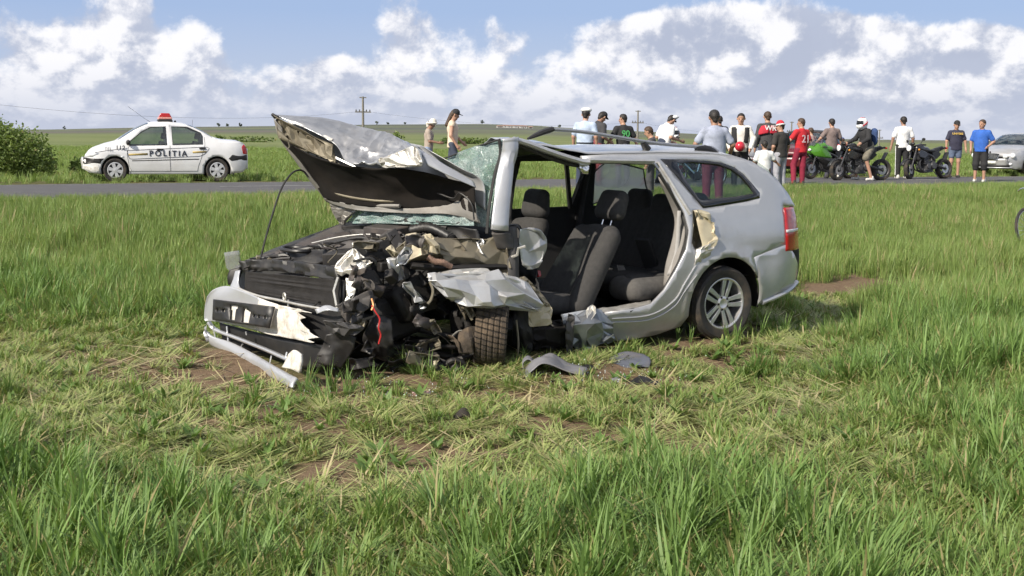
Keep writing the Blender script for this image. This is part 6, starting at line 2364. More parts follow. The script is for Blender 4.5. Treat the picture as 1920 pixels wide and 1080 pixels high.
def car_shell(e, D, paint, dark=BLACKP):
    """a car body from its side view: painted sides, a top skin, ends, glass; x forward, near side is +y"""
    top = D['top']                      # upper outline rear -> front
    X = [p[0] for p in top]
    zt = lambda x: float(np.interp(x, X, [p[1] for p in top]))
    hw, belt = D['hw'], D['belt']
    x0, x1 = X[0], X[-1]

    def ys(x, z):
        b = np.interp(x, [p[0] for p in belt], [p[1] for p in belt])
        y = hw * float(np.interp(z, [.15, .3, .5, .75], [.93, .975, 1.0, .995]))
        if z > .75:
            y = hw * (.995 - .055 * min(1, (z - .75) / max(b - .75, .05)) ** 2)
        if z > b:
            y -= (z - b) * D.get('tumble', .34)
        for xe, ln, am in ((x0, D['rr'][0], D['rr'][1]), (x1, D['rf'][0], D['rf'][1])):
            t = 1 - abs(x - xe) / ln
            if t > 0:
                y -= am * t ** 2.2
        return y
    arches = [(D['axr'], D['wr'] + .055), (D['axf'], D['wr'] + .055)]
    low = D['low']
    a1, a2 = arches
    cz = D['wr']
    o = list(top)
    o += [(x1 + D.get('nose', .0), .55), (x1, low + .12), (x1 - .12, low + .04)]
    ang = math.degrees(math.asin(min(.95, (cz - low) / a2[1])))
    o += arc(a2[0], cz, a2[1], -ang, 180 + ang, 18)
    o += [(a2[0] - a2[1] - .1, low), (a1[0] + a1[1] + .1, low)]
    o += arc(a1[0], cz, a1[1], -ang, 180 + ang, 18)
    o += [(x0 + .12, low + .05), (x0, low + .16), (x0 - .01, .6)]
    dense = []
    for i in range(len(o)):
        a, b = np.array(o[i]), np.array(o[(i + 1) % len(o)])
        k = max(1, int(np.linalg.norm(b - a) / .12))
        dense += [tuple(a + (b - a) * t / k) for t in range(k)]
    wins = D['windows']
    for s in (1, -1):
        side_panel('body_side', dense, wins, ys, paint, e, .07, .012, 32, s)
        for w_ in wins:
            side_panel('window_pane', w_, [], lambda x, z: ys(x, z) - .012, D.get('glass', GLASSD), e, .12, 0, 40, s)
        mb = MB()
        for w_ in wins:
            mb.tube([(x, s * (ys(x, z) + .001), z) for x, z in w_], .010, 5, closed=True)
        mb.build('window_seal', BLACKP, e)
    # top skin in three runs: boot + rear glass, roof, windscreen + bonnet
    def strip(nm, xa, xb, mt, n, drop=0.0):
        rows = []
        for x in np.linspace(xa, xb, n):
            z = zt(x)
            yw = ys(x, z)
            slope = (zt(x + .02) - zt(x - .02)) / .04
            rows.append([(x, t * yw, z + (.045 if abs(slope) < .9 else .03) * (1 - abs(t) ** 2.4) - drop) for t in np.linspace(-1, 1, 13)])
        return grid_mesh(nm, np.array(rows), mt, e, 40, .008)
    for nm, xa, xb, mk in D['strips']:
        strip(nm, xa, xb, paint if mk == 'p' else D.get('screen', GLASSD), max(4, int((xb - xa) / .08)))
    # ends
    for nm, xe, sg in (('tail_panel', x0, -1), ('nose_panel', x1, 1)):
        rows = []
        zs_ = np.linspace(zt(xe), low + .12, 14)
        for z in zs_:
            xe2 = xe + (np.interp(z, [low + .1, .55, zt(xe)], [0, D.get('nose', 0) if sg > 0 else -.01, 0]))
            yw = ys(xe, z)
            rows.append([(xe2 + sg * D.get('bow', .07) * (1 - abs(t) ** 2.2), t * yw, z) for t in np.linspace(-1, 1, 15)])
        grid_mesh(nm, np.array(rows), paint, e, 40, .008)
    # under body
    MB().box(((x0 + x1) / 2, 0, low + .09), (x1 - x0 - .5, hw * 1.5, .14)).build('floor_pan', dark, e)
    # cabin
    for x in D['seats']:
        for y in (-.36, .36):
            s_ = MB()
            s_.box((x, y, belt[0][1] - .22), (.14, .46, .52), (0, -.25, 0), .85)
            s_.box((x - .10, y, belt[0][1] + .17), (.09, .24, .16), (0, -.2, 0), .85)
            s_.box((x + .25, y, belt[0][1] - .45), (.5, .46, .14))
            s_.build('seat', SEATM, e, bevel=.03)
    MB().box((D['seats'][-1] + .85, 0, belt[-1][1] - .10), (.35, hw * 1.6, .22), None, .8).build('dashboard', TRIM, e, bevel=.03)
    # wheels
    for x in (D['axr'], D['axf']):
        for s in (1, -1):
            ew = bpy.data.objects.new('wheel', None)
            COL.objects.link(ew)
            ew.parent = e
            ew.location = (x, s * (hw - .115), D['wr'])
            ew.rotation_euler = (0, 0, 0 if s > 0 else math.pi)
            if D.get('steer') and x == D['axf']:
                ew.rotation_euler = (0, 0, (0 if s > 0 else math.pi) + D['steer'])
            r = D['wr']
            MB().lathe(tyre_prof(r, .19, 3, .006), n=40).build('tyre', RUBBER, ew)
            q = MB()
            rr_ = r * .66
            q.lathe([(rr_, -.07), (rr_, .085), (rr_ - .02, .09), (rr_ - .03, .05), (rr_ - .03, -.07)], n=32)
            ns = D.get('spokes', 6)
            for k in range(ns):
                a = 2 * math.pi * k / ns + .26
                u, v = Vector((math.cos(a), 0, math.sin(a))), Vector((-math.sin(a), 0, math.cos(a)))
                wi, wo = .030, .052
                V = [tuple(u * rr__ + v * (sg * ww) + Vector((0, yy, 0))) for rr__, ww in ((.03, wi), (rr_ - .01, wo)) for yy in (.085, .06) for sg in (-1, 1)]
                q.add(V, [(0, 1, 5, 4), (2, 6, 7, 3), (0, 4, 6, 2), (1, 3, 7, 5), (0, 2, 3, 1), (4, 5, 7, 6)])
            q.lathe([(0, .095), (.055, .09), (.06, .06), (0, .06)], n=16, closed=False)
            q.build('rim', STEELW, ew)
            MB().lathe([(0, -.02), (rr_ - .03, -.02), (rr_ - .03, .01), (0, .01)], n=24, closed=False).build('brake_drum', BLACKP, ew)
            # dark wheel house
            V, F = [], []
            pr = arc(0, 0, D['wr'] + .065, -20, 200, 14)
            for (a, b) in pr:
                V += [(x + a, s * (hw - .02), D['wr'] + b), (x + a, s * (hw - .42), D['wr'] + b)]
            for i in range(len(pr) - 1):
                F.append((2 * i, 2 * i + 1, 2 * i + 3, 2 * i + 2))
            V.append((x, s * (hw - .42), D['wr']))
            for i in range(len(pr) - 1):
                F.append((2 * i + 1, len(V) - 1, 2 * i + 3))
            MB().add(V, F).build('wheel_house', BLACKP, e)
    return ys, zt


def seam_line(e, ys, pts, mt=None, r=.004, s=1, name='door_seam', off=.0005):
    P = [(x, s * (ys(x, z) + off), z) for x, z in resample(pts, max(4, int(len(pts) * 6)))]
    return MB().tube(P, r, 4).build(name, mt or BLACKP, e)


def side_patch(e, name, poly, ys, mt, off=.004, s=1, step=.05, thick=.004):
    return side_panel(name, poly, [], lambda x, z: ys(x, z) + off, mt, e, step, thick, 40, s)


def lettering(e, txt, x0, x1, z, ys, mt, size, name='lettering', font_sx=1.0, off=.009, bold=.0):
    """raised flat letters along the near side (car faces left in the picture, text runs from front to rear)"""
    cu = bpy.data.curves.new(name, 'FONT')
    cu.body = txt
    cu.size = size
    cu.extrude = .0015
    cu.offset = bold
    cu.space_character = font_sx
    o = bpy.data.objects.new(name, cu)
    COL.objects.link(o)
    cu.materials.append(mt)
    o.parent = e
    y0, y1 = ys(x0, z), ys(x1, z)
    yaw = math.atan2(y1 - y0, x1 - x0)
    # reading direction is towards -x on the +y side
    bpy.context.view_layer.update()
    me = bpy.data.meshes.new_from_object(o.evaluated_get(bpy.context.evaluated_depsgraph_get()))
    bpy.data.objects.remove(o)
    o = bpy.data.objects.new(name, me)
    COL.objects.link(o)
    o.parent = e
    o.matrix_local = Matrix.Translation((x0, y0 + off, z)) @ Matrix(((math.cos(yaw), 0, 0, 0), (math.sin(yaw), 0, 1, 0), (0, 1, 0, 0), (0, 0, 0, 1)))
    return o


# ---- the police saloon, facing left beyond the road
def build_police():
    p = ground_pt(303, 337, ROAD_Z)
    yaw = rad(180 + 19)
    z0 = float(height(p[0], p[1] + .8))
    e = empty('police_car', 'white police saloon with red roof beacon and dark side lettering, parked beyond the road', 'police car', (p[0] - .12, p[1] + .82, max(z0, ROAD_Z - .06)), yaw)
    e.scale = (.955, 1, 1)
    D = dict(top=[(-2.10, .86), (-2.05, .97), (-1.85, 1.035), (-1.45, 1.06), (-1.22, 1.12), (-.95, 1.28), (-.70, 1.40), (-.45, 1.475), (-.05, 1.515), (.30, 1.50), (.52, 1.455), (.80, 1.33), (1.12, 1.13), (1.32, 1.00), (1.60, .93), (1.90, .82), (2.05, .71), (2.10, .62)],
             hw=.87, belt=[(-2.1, 1.0), (-1.2, .99), (.5, .95), (1.2, .90), (2.1, .8)], low=.20, axr=-1.30, axf=1.33, wr=.305, rr=(.5, .12), rf=(.55, .20), nose=.03, tumble=.36,
             windows=[[(.92, .93), (.98, 1.00), (.62, 1.28), (.40, 1.39), (.02, 1.41), (-.0, .945)], [(-.15, .95), (-.14, 1.41), (-.55, 1.40), (-.88, 1.26), (-.93, 1.18), (-.93, .97)]],
             strips=[('boot_lid', -2.05, -1.2, 'p'), ('rear_window', -1.2, -.62, 'g'), ('roof', -.62, .46, 'p'), ('windscreen', .46, 1.22, 'g'), ('bonnet', 1.22, 2.08, 'p')], seats=(-.75, .15), glass=GLASSL, spokes=6)
    ys, zt = car_shell(e, D, WHITEC)
    for ln in ([(.98, .90), (1.02, .70), (.98, .42), (.92, .28)], [(-.08, .93), (-.07, .6), (-.08, .28)], [(-.98, 1.15), (-.99, .95), (-.90, .66), (-.80, .40), (-.78, .28)], [(-.08, 1.45), (-.08, 1.40)], [(1.02, .86), (1.5, .80), (1.86, .74)]):
        seam_line(e, ys, ln, r=.005)
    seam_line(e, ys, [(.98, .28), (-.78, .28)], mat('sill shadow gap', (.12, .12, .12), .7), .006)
    # dark bumpers and trim
    side_patch(e, 'front_bumper', [(2.12, .62), (1.60, .60), (1.66, .54), (1.70, .47), (2.13, .47)], ys, BLACKP, .006)
    side_patch(e, 'rear_bumper', [(-1.60, .60), (-1.70, .70), (-2.10, .70), (-2.11, .56), (-1.68, .54)], ys, BLACKP, .006)
    side_patch(e, 'side_moulding', [(.90, .535), (.90, .555), (-.82, .60), (-.82, .58)], ys, BLACKP, .006)
    side_patch(e, 'tail_light', [(-2.02, .97), (-2.09, .90), (-2.11, .72), (-2.00, .72), (-1.96, .90)], ys, REDL, .008)
    side_patch(e, 'headlight', [(1.92, .79), (2.06, .70), (2.10, .62), (1.90, .64), (1.72, .72)], ys, LAMPW, .008)
    side_patch(e, 'indicator', [(1.10, .66), (1.18, .66), (1.18, .63), (1.10, .63)], ys, LAMPW, .006)
    for x, z in ((.18, .83), (-.92, .86)):
        hd = MB()
        hd.box((x, ys(x, z) + .012, z), (.17, .03, .045)).build('door_handle', BLACKP, e, bevel=.012)
    # mirror
    MB().blob((.98, ys(.9, .98) + .09, 1.0), (.06, .09, .07)).box((.95, ys(.9, .96) + .02, .95), (.05, .10, .03)).build('mirror', BLACKP, e)
    # decal frame, gold bars and letters
    DK = mat('dark navy vinyl', (.014, .016, .03), .5)
    GOLD = mat('gold vinyl', (.42, .31, .10), .5)
    fr = [(1.02, .80), (.98, .60), (.90, .585), (-.84, .66), (-.98, .72), (-1.10, .86), (-1.08, .90)]
    P = [(x, ys(x, z) + .003, z) for x, z in resample(fr + [fr[0]], 60)]
    MB().tube(P, .006, 4).build('decal_outline', DK, e)
    side_patch(e, 'gold_bar', [(.98, .675), (.98, .72), (.50, .738), (.50, .692)], ys, GOLD, .006)
    side_patch(e, 'gold_bar', [(-.66, .742), (-.66, .788), (-1.02, .80), (-1.02, .757)], ys, GOLD, .006)
    lettering(e, 'POLITIA', .46, -.62, .665, ys, DK, .20, 'lettering', 1.42, .010, .004)
    lettering(e, '112', 1.30, 1.0, .82, ys, DK, .15, 'number_lettering', 1.1, .02, .004)
    lettering(e, 'TEL.', 1.58, 1.32, .80, ys, DK, .11, 'phone_lettering', 1.1, .03)
    # roof beacon
    bc = MB().prism([(-.20, 1.545), (.20, 1.545), (.17, 1.60), (-.17, 1.60)], -.42, .42).build('beacon_base', BLACKP, e, bevel=.01)
    MB().prism([(-.18, 1.60), (.18, 1.60), (.17, 1.655), (-.17, 1.655)], -.40, .40).build('beacon_band', mat('beacon pale red', (.62, .28, .24), .3), e, bevel=.01)
    MB().prism([(-.165, 1.655), (.165, 1.655), (.11, 1.755), (-.11, 1.755)], -.38, .38).build('beacon_lens', mat('beacon red', (.45, .012, .015), .2, coat=.6), e, bevel=.015)
    MB().blob((-.26, .25, 1.545), (.03, .03, .03)).build('beacon_cable_boss', BLACKP, e)
    MB().tube([(.38, 0, 1.53), (.50, .0, 1.60), (.95, .0, 1.92)], [.006, .004, .003], 5).build('aerial', BLACKP, e)
    MB().tube([(-.72, 0, 1.40), (-.74, 0, 1.60)], .004, 5).build('aerial', BLACKP, e)
    # mud flap and exhaust
    MB().box((-1.73, .72, .27), (.02, .2, .2)).build('mud_flap', BLACKP, e)
    # dirt on the front bumper corner
    side_patch(e, 'bumper_corner', [(1.74, .44), (2.12, .44), (2.11, .34), (1.98, .27), (1.72, .27)], ys, mat('splashed white paint', (.70, .69, .67), .4, var=.05, dirt=.6, dirtcol=(.30, .24, .18), scale=40), .004)
    return e


build_police()


# ---- silver saloon coming in at the right edge
def build_saloon():
    p = ground_pt(1838, 329, ROAD_Z)
    # front left corner region of the car sits near this point
    d = 44.0
    fx = at_depth(1868, 329, d)
    yaw = rad(180 + 40)
    e = empty('silver_saloon', 'silver saloon with twin oval headlamps, parked at the right edge of the picture', 'car', (0, 0, 0), yaw)
    D = dict(top=[(-2.4, .80), (-2.36, .92), (-2.1, .99), (-1.6, 1.03), (-1.2, 1.16), (-.75, 1.36), (-.35, 1.44), (.15, 1.45), (.45, 1.40), (.85, 1.22), (1.22, 1.02), (1.6, .95), (2.0, .87), (2.28, .75), (2.38, .60)],
             hw=.91, belt=[(-2.4, .97), (0, .95), (1.2, .92), (2.4, .8)], low=.20, axr=-1.38, axf=1.47, wr=.325, rr=(.5, .16), rf=(.75, .30), nose=.05, tumble=.38, bow=.16,
             windows=[[(.98, .96), (.55, 1.24), (.20, 1.37), (-.05, 1.385), (-.08, .965)], [(-.18, .97), (-.15, 1.385), (-.55, 1.36), (-1.0, 1.14), (-.95, .98)]],
             strips=[('boot_lid', -2.36, -1.25, 'p'), ('rear_window', -1.25, -.62, 'g'), ('roof', -.62, .42, 'p'), ('windscreen', .42, 1.2, 'g'), ('bonnet', 1.2, 2.36, 'p')], seats=(-.8, .1), glass=GLASSD, spokes=7, steer=rad(0))
    ys, zt = car_shell(e, D, SILVER)
    for ln in ([(1.06, .92), (1.08, .6), (1.0, .3)], [(-.13, .94), (-.13, .3)]):
        seam_line(e, ys, ln, r=.005)
    # face: grille, badge ornament, twin oval lamps, plate, intakes
    def fx_(y, z):
        t = y / ys(2.38, z)
        return 2.38 + np.interp(z, [.3, .55, .75], [0, .05, 0]) + .16 * (1 - abs(t) ** 2.2)
    g = MB()
    rows = [[(fx_(y, z) + .015, y, z) for y in np.linspace(-.36 * w_, .36 * w_, 9)] for z, w_ in ((.74, 1.0), (.64, .95), (.54, .78))]
    grid_mesh('grille', np.array(rows), BLACKP, e, 40, .02)
    for z in (.585, .625, .665, .705):
        MB().tube([(fx_(y, z) + .03, y, z) for y in np.linspace(-.32, .32, 9)], .007, 5).build('grille_bar', CHROME, e)
    MB().tube([(fx_(y, z) + .028, y, z) for y, z in [(-.36, .74), (-.30, .54), (-.15, .53), (.15, .53), (.30, .54), (.36, .74), (.2, .755), (-.2, .755)]], .012, 6, closed=True).build('grille_frame', CHROME, e)
    MB().lathe([(.0, 0), (.035, 0), (.035, .01), (0, .01)], (2.50, 0, .80), 'x', 14, False).tube([(2.47, 0, .76), (2.48, 0, .84)], .008, 6).build('bonnet_ornament', CHROME, e)
    for s in (1, -1):
        for (y, z, ry, rz) in ((.52, .665, .13, .085), (.70, .685, .12, .10)):
            ln = MB().blob((fx_(y, z) - .02 - (.06 if y > .6 else 0), s * y, z), (.08, ry, rz), (0, 0, -s * .5)).build('headlight', LAMPW, e)
        MB().blob((fx_(.72, .40) - .02, s * .60, .40), (.05, .12, .05)).build('fog_light', LAMPW, e)
        MB().blob((.92, s * (ys(.9, .98) + .09), 1.0), (.07, .10, .07)).build('mirror', SILVER, e)
    grid_mesh('air_intake', np.array([[(fx_(y, z) + .012, y, z) for y in np.linspace(-.66, .66, 13)] for z in (.37, .30)]), BLACKP, e, 40, .01)
    grid_mesh('chin_strip', np.array([[(fx_(y, z) + .02, y, z) for y in np.linspace(-.74, .74, 13)] for z in (.285, .25)]), SILVER, e, 40, .02)
    pl_ = grid_mesh('number_plate', np.array([[(fx_(y, z) + .03, y, z) for y in np.linspace(-.26, .26, 5)] for z in (.50, .39)]), mat('plate white', (.75, .75, .72), .4), e, 40, .01)
    # place so that the front wheel and nose fall where the photo shows them
    target = np.array([1902.0, 300.0])
    R = Matrix.Rotation(yaw, 3, 'Z')
    loc = at_depth(1928, 330, 41.5)
    off = R @ Vector((D['axf'], D['hw'], 0))
    e.location = (loc[0] - off[0], loc[1] - off[1], ROAD_Z - .03)
    return e


build_saloon()


# ---- dark red estate behind the bikers
def build_red():
    yaw = rad(180 + 58)
    e = empty('red_hatchback', 'dark red hatchback with black roof standing behind the bikers', 'car', (0, 0, 0), yaw)
    MAROON = mat('maroon paint', (.095, .012, .016), .3, var=.08, coat=.4)
    D = dict(top=[(-1.95, .80), (-1.93, 1.0), (-1.80, 1.22), (-1.60, 1.36), (-1.2, 1.44), (-.4, 1.47), (.1, 1.46), (.40, 1.40), (.75, 1.22), (1.10, 1.00), (1.5, .93), (1.85, .82), (1.98, .62)],
             hw=.84, belt=[(-2, .95), (2, .90)], low=.20, axr=-1.22, axf=1.25, wr=.30, rr=(.4, .10), rf=(.5, .18), nose=.03, tumble=.34,
             windows=[[(.86, .95), (.48, 1.24), (.22, 1.36), (-.08, 1.39), (-.1, .95)], [(-.2, .95), (-.18, 1.39), (-.9, 1.38), (-.95, .97)], [(-1.05, .98), (-1.02, 1.37), (-1.4, 1.34), (-1.66, 1.16), (-1.66, 1.02)]],
             strips=[('tailgate_window', -1.93, -1.62, 'g'), ('roof', -1.62, .36, 'p'), ('windscreen', .36, 1.1, 'g'), ('bonnet', 1.1, 1.96, 'p')], seats=(-.75, .1), glass=GLASSL, spokes=5)
    ys, zt = car_shell(e, D, MAROON)
    for ln in ([(.94, .90), (.96, .6), (.9, .3)], [(-.15, .94), (-.15, .3)], [(-.98, .94), (-.92, .6), (-.8, .3)]):
        seam_line(e, ys, ln, r=.005)
    rows = [[(x, t * ys(x, zt(x)), zt(x) + .05 * (1 - abs(t) ** 2.4) + .006) for t in np.linspace(-.98, .98, 11)] for x in np.linspace(-1.6, .34, 16)]
    grid_mesh('roof_wrap', np.array(rows), BLACKP, e, 40, .01)
    side_patch(e, 'headlight', [(1.70, .78), (1.92, .68), (1.92, .60), (1.65, .66)], ys, LAMPW, .008)
    side_patch(e, 'tail_light', [(-1.93, 1.0), (-1.80, 1.0), (-1.84, .72), (-1.95, .72)], ys, REDL, .008)
    side_patch(e, 'side_moulding', [(.85, .50), (.85, .54), (-.85, .55), (-.85, .51)], ys, BLACKP, .006)
    for x, z in ((.05, .84), (-.86, .85)):
        MB().box((x, ys(x, z) + .012, z), (.16, .03, .04)).build('door_handle', BLACKP, e, bevel=.01)
    MB().blob((.84, ys(.8, .98) + .09, .99), (.06, .09, .07)).build('mirror', BLACKP, e)
    loc = at_depth(1512, 327, 40.5)
    e.location = (loc[0], loc[1], ROAD_Z - .04)
    return e


build_red()

# ================================================================== MOTORCYCLES AND BICYCLES
def loc_at(px, py, Y, dz=0.0):
    p = at_depth(px, py, Y)
    s = float(road_sd(p[0], Y))
    z = ROAD_Z + .03 if -ROAD_W < s < 0 else float(height(p[0], Y))
    return (float(p[0]), float(Y), z + dz)


def motorcycle(label, loc, yaw, body, accent, style='sport', lean=0.08, steer=0.0, helmet=False, group='motorcycles on the road', lower=None):
    """x forward; wheel base 1.4 m"""
    e = empty('motorcycle', label, 'motorcycle', loc, yaw, group)
    e.rotation_euler = (lean, 0, yaw)
    PB = mat('bike paint %s' % (body,), body, .25, var=.04, coat=.6)
    PA = mat('bike paint %s' % (accent,), accent, .3, var=.04, coat=.4)
    BLK = mat('bike black', (.015, .015, .016), .4, var=.2)
    ENG = mat('bike engine metal', (.09, .09, .095), .45, metal=.5, var=.3, scale=20)
    front = bpy.data.objects.new('front_wheel', None)
    rear = bpy.data.objects.new('rear_wheel', None)
    for w_, x, wd, r in ((front, .72, .12, .30), (rear, -.70, .18, .31)):
        COL.objects.link(w_)
        w_.parent = e
        w_.location = (x, 0, r)
        if x > 0:
            w_.rotation_euler = (0, 0, steer)
        MB().lathe([(r * .70, -wd * .45), (r * .86, -wd * .5), (r * .97, -wd * .3), (r, 0), (r * .97, wd * .3), (r * .86, wd * .5), (r * .70, wd * .45)], n=36).build('tyre', RUBBER, w_)
        q = MB().lathe([(r * .72, -wd * .4), (r * .72, wd * .4), (r * .66, wd * .3), (r * .66, -wd * .3)], n=28)
        for k in range(5):
            a = 2 * math.pi * k / 5
            q.tube([(.03 * math.cos(a), 0, .03 * math.sin(a)), (r * .68 * math.cos(a), 0, r * .68 * math.sin(a))], [.022, .016], 5)
        q.lathe([(0, -.06), (.04, -.06), (.04, .06), (0, .06)], n=12, closed=False).build('rim', ENG, w_)
        for s in (-1, 1):
            MB().lathe([(.06, s * .065), (.14, s * .065), (.14, s * .07), (.06, s * .07)], n=24).build('brake_disc', mat('disc steel', (.45, .45, .46), .3, metal=.8), w_)
    # fork, swingarm
    for s in (-1, 1):
        MB().tube([(.72, s * .09, .30), (.60, s * .09, .62), (.47, s * .09, .93)], [.026, .024, .02], 7).build('fork_leg', ENG, e)
        MB().tube([(-.70, s * .10, .31), (-.30, s * .11, .40), (-.10, s * .10, .46)], [.028, .034, .036], 6).build('swingarm', ENG, e)
    # engine and frame
    q = MB()
    q.box((-.04, 0, .40), (.40, .30, .24), (0, .12, 0), .85).box((.14, 0, .58), (.20, .28, .26), (0, .35, 0), .95)
    for k in range(5):
        q.box((.10 + .02 * k, 0, .50 + .045 * k), (.26, .34, .012), (0, .35, 0))
    q.box((.02, 0, .26), (.34, .20, .10), None, .9)
    for s in (-1, 1):
        q.lathe([(0, s * .20), (.10, s * .20), (.115, s * .16), (.115, s * .12), (0, s * .12)], (-.12, 0, .40), 'y', 18, False)
        q.lathe([(0, s * .19), (.075, s * .19), (.085, s * .15), (0, s * .12)], (.08, 0, .38), 'y', 16, False)
    q.build('engine', ENG, e, bevel=.008)
    for k in range(4):
        y_ = -.12 + .08 * k
        MB().tube(spline([(.28, y_, .62), (.40, y_, .50), (.36, y_, .30), (.15, y_ * .6, .22), (-.05, -.05, .21)], 12), .018, 6).build('exhaust_header', ENG, e)
    for s in (-1, 1):
        MB().prism([(-.10, .78), (-.34, .82), (-.46, .74), (-.30, .60), (-.12, .56)], s * .10, s * .15).build('side_cover', BLK, e, bevel=.012)
        MB().prism([(.44, .86), (.22, .80), (.10, .70), (.26, .60), (.46, .64), (.52, .76)], s * .13, s * .20).build('tank_shroud', PB, e, bevel=.015)
    MB().box((-.22, .0, .56), (.10, .10, .30), (0, -.4, 0)).build('shock_absorber', ENG, e, bevel=.02)
    for s in (-1, 1):
        MB().tube(spline([(.45, s * .05, .88), (.2, s * .16, .76), (-.15, s * .15, .62), (-.18, s * .12, .42)], 12), .032, 6).build('frame_spar', ENG, e)
    # exhaust
    MB().tube(spline([(.25, -.12, .45), (.22, -.14, .26), (-.1, -.14, .22), (-.4, -.17, .32), (-.72, -.19, .42)], 18), [.022] * 10 + [.05] * 8, 9).build('exhaust', ENG, e)
    # tank, seat, tail
    s_ = SDF(.025, .05)
    s_.cap((.34, 0, .90), (.02, 0, .86), .13, .12, (1, .95, .85))
    s_.cap((.36, 0, .92), (.24, 0, .96), .11, .10)
    tank = blend_mesh('fuel_tank', s_, PB, e)
    s_ = SDF(.025, .05)
    s_.cap((-.05, 0, .83), (-.38, 0, .82), .11, .12, (1, 1, .55)).cap((-.38, 0, .88), (-.62, 0, .95), .10, .07, (1, 1, .5))
    blend_mesh('seat', s_, BLK, e)
    s_ = SDF(.022, .04)
    s_.cap((-.30, 0, .80), (-.78, 0, .94), .10, .045, (1, .9, .6))
    blend_mesh('tail_fairing', s_, PB if style == 'sport' else BLK, e)
    MB().box((-.83, 0, .92), (.03, .12, .05)).build('tail_light', REDL, e, bevel=.008)
    MB().box((-.80, 0, .70), (.02, .16, .22), (0, -.5, 0)).build('plate_bracket', BLK, e)
    # front mudguard
    V, F = [], []
    pr = arc(.72, .30, .325, 20, 150, 10)
    for (x, z) in pr:
        V += [(x, -.07, z - .02), (x, 0, z), (x, .07, z - .02)]
    for i in range(len(pr) - 1):
        F += [(3 * i, 3 * i + 1, 3 * i + 4, 3 * i + 3), (3 * i + 1, 3 * i + 2, 3 * i + 5, 3 * i + 4)]
    solid(MB().add(V, F).build('front_mudguard', PA if style == 'sport' else BLK, e), .008)
    # handlebars
    hb = spline([(.42, .38, .98), (.46, .22, 1.0), (.48, 0, .98), (.46, -.22, 1.0), (.42, -.38, .98)], 14) if style != 'sport' else spline([(.38, .34, .90), (.45, .2, .93), (.48, 0, .93), (.45, -.2, .93), (.38, -.34, .90)], 14)
    MB().tube(hb, .015, 6).build('handlebar', BLK, e)
    for s in (-1, 1):
        MB().tube([tuple(hb[0] if s > 0 else hb[-1]), tuple((hb[2] if s > 0 else hb[-3]))], .022, 7).build('grip', BLK, e)
        MB().tube([(.46, s * .2, 1.0), (.44, s * .30, 1.14)], .008, 5).blob((.44, s * .32, 1.15), (.02, .07, .045)).build('mirror', BLK, e)
    if style == 'sport':
        # fairing: nose, side panels, belly, screen
        for s in (-1, 1):
            rows = [[(.76, s * .06, .92), (.55, s * .20, .95), (.36, s * .22, .93)], [(.80, s * .10, .80), (.52, s * .24, .78), (.22, s * .24, .76)], [(.62, s * .16, .62), (.38, s * .24, .58), (.08, s * .24, .56)], [(.42, s * .14, .42), (.22, s * .20, .38), (-.05, s * .20, .36)], [(.34, s * .06, .28), (.12, s * .10, .24), (-.12, s * .12, .24)]]
            Gf_ = grid_surface(rows, 16, 12)
            grid_mesh('upper_fairing', Gf_[:8], PB, e, 45, .012)
            grid_mesh('lower_fairing', Gf_[7:], PB if lower is None else PA, e, 45, .012)
            rows = [[(.60, s * .185, .60), (.40, s * .245, .56), (.12, s * .245, .54)], [(.46, s * .16, .46), (.26, s * .215, .42), (.0, s * .215, .40)]]
            Gf = grid_surface(rows, 5, 10)
            Gf[..., 1] += s * .012
            grid_mesh('fairing_flash', Gf, PA, e, 45, .006)
        s_ = SDF(.022, .05)
        s_.cap((.72, 0, .86), (.52, 0, .92), .10, .15, (1, 1.2, .9)).cap((.76, 0, .80), (.70, 0, .76), .07, .07)
        blend_mesh('nose_fairing', s_, PB, e)
        for s in (-1, 1):
            MB().blob((.80, s * .075, .84), (.04, .055, .035), (0, .4, s * .4)).build('headlight', LAMPW, e)
        rows = [[(.70, -.14, .95), (.74, 0, .98), (.70, .14, .95)], [(.58, -.13, 1.05), (.60, 0, 1.10), (.58, .13, 1.05)], [(.46, -.10, 1.11), (.47, 0, 1.16), (.46, .10, 1.11)]]
        grid_mesh('windscreen', grid_surface(rows, 10, 10), glass_mat('smoked bike screen', (.45, .45, .47), .12, .2, (.1, .1, .1)), e, 60)
    else:
        MB().lathe([(0, .10), (.07, .09), (.095, .04), (.09, -.02), (.05, -.09), (0, -.10)], (.62, 0, .92), 'x', 16, False).build('headlight_shell', BLK, e)
        MB().lathe([(0, .015), (.085, .0), (.085, -.02), (0, -.02)], (.715, 0, .92), 'x', 16, False).build('headlight', LAMPW, e)
        MB().blob((.56, 0, 1.04), (.06, .10, .05)).build('instrument', BLK, e)
        s_ = SDF(.025, .04)
        s_.cap((.40, 0, .60), (.38, 0, .78), .09, .10, (.6, 1.7, 1))
        blend_mesh('radiator', s_, BLK, e)
        for s in (-1, 1):
            MB().blob((.48, s * .18, .86), (.03, .03, .03)).build('indicator', mat('amber lens', (.6, .25, .02), .3), e)
    MB().tube([(-.05, .14, .30), (-.15, .32, .02)], .012, 6).build('side_stand', BLK, e)
    for s in (-1, 1):
        MB().tube([(-.22, s * .14, .40), (-.24, s * .26, .40)], .014, 6).build('foot_peg', BLK, e)
    return e


def bike_yaw_view(az_deg):
    return rad(az_deg)


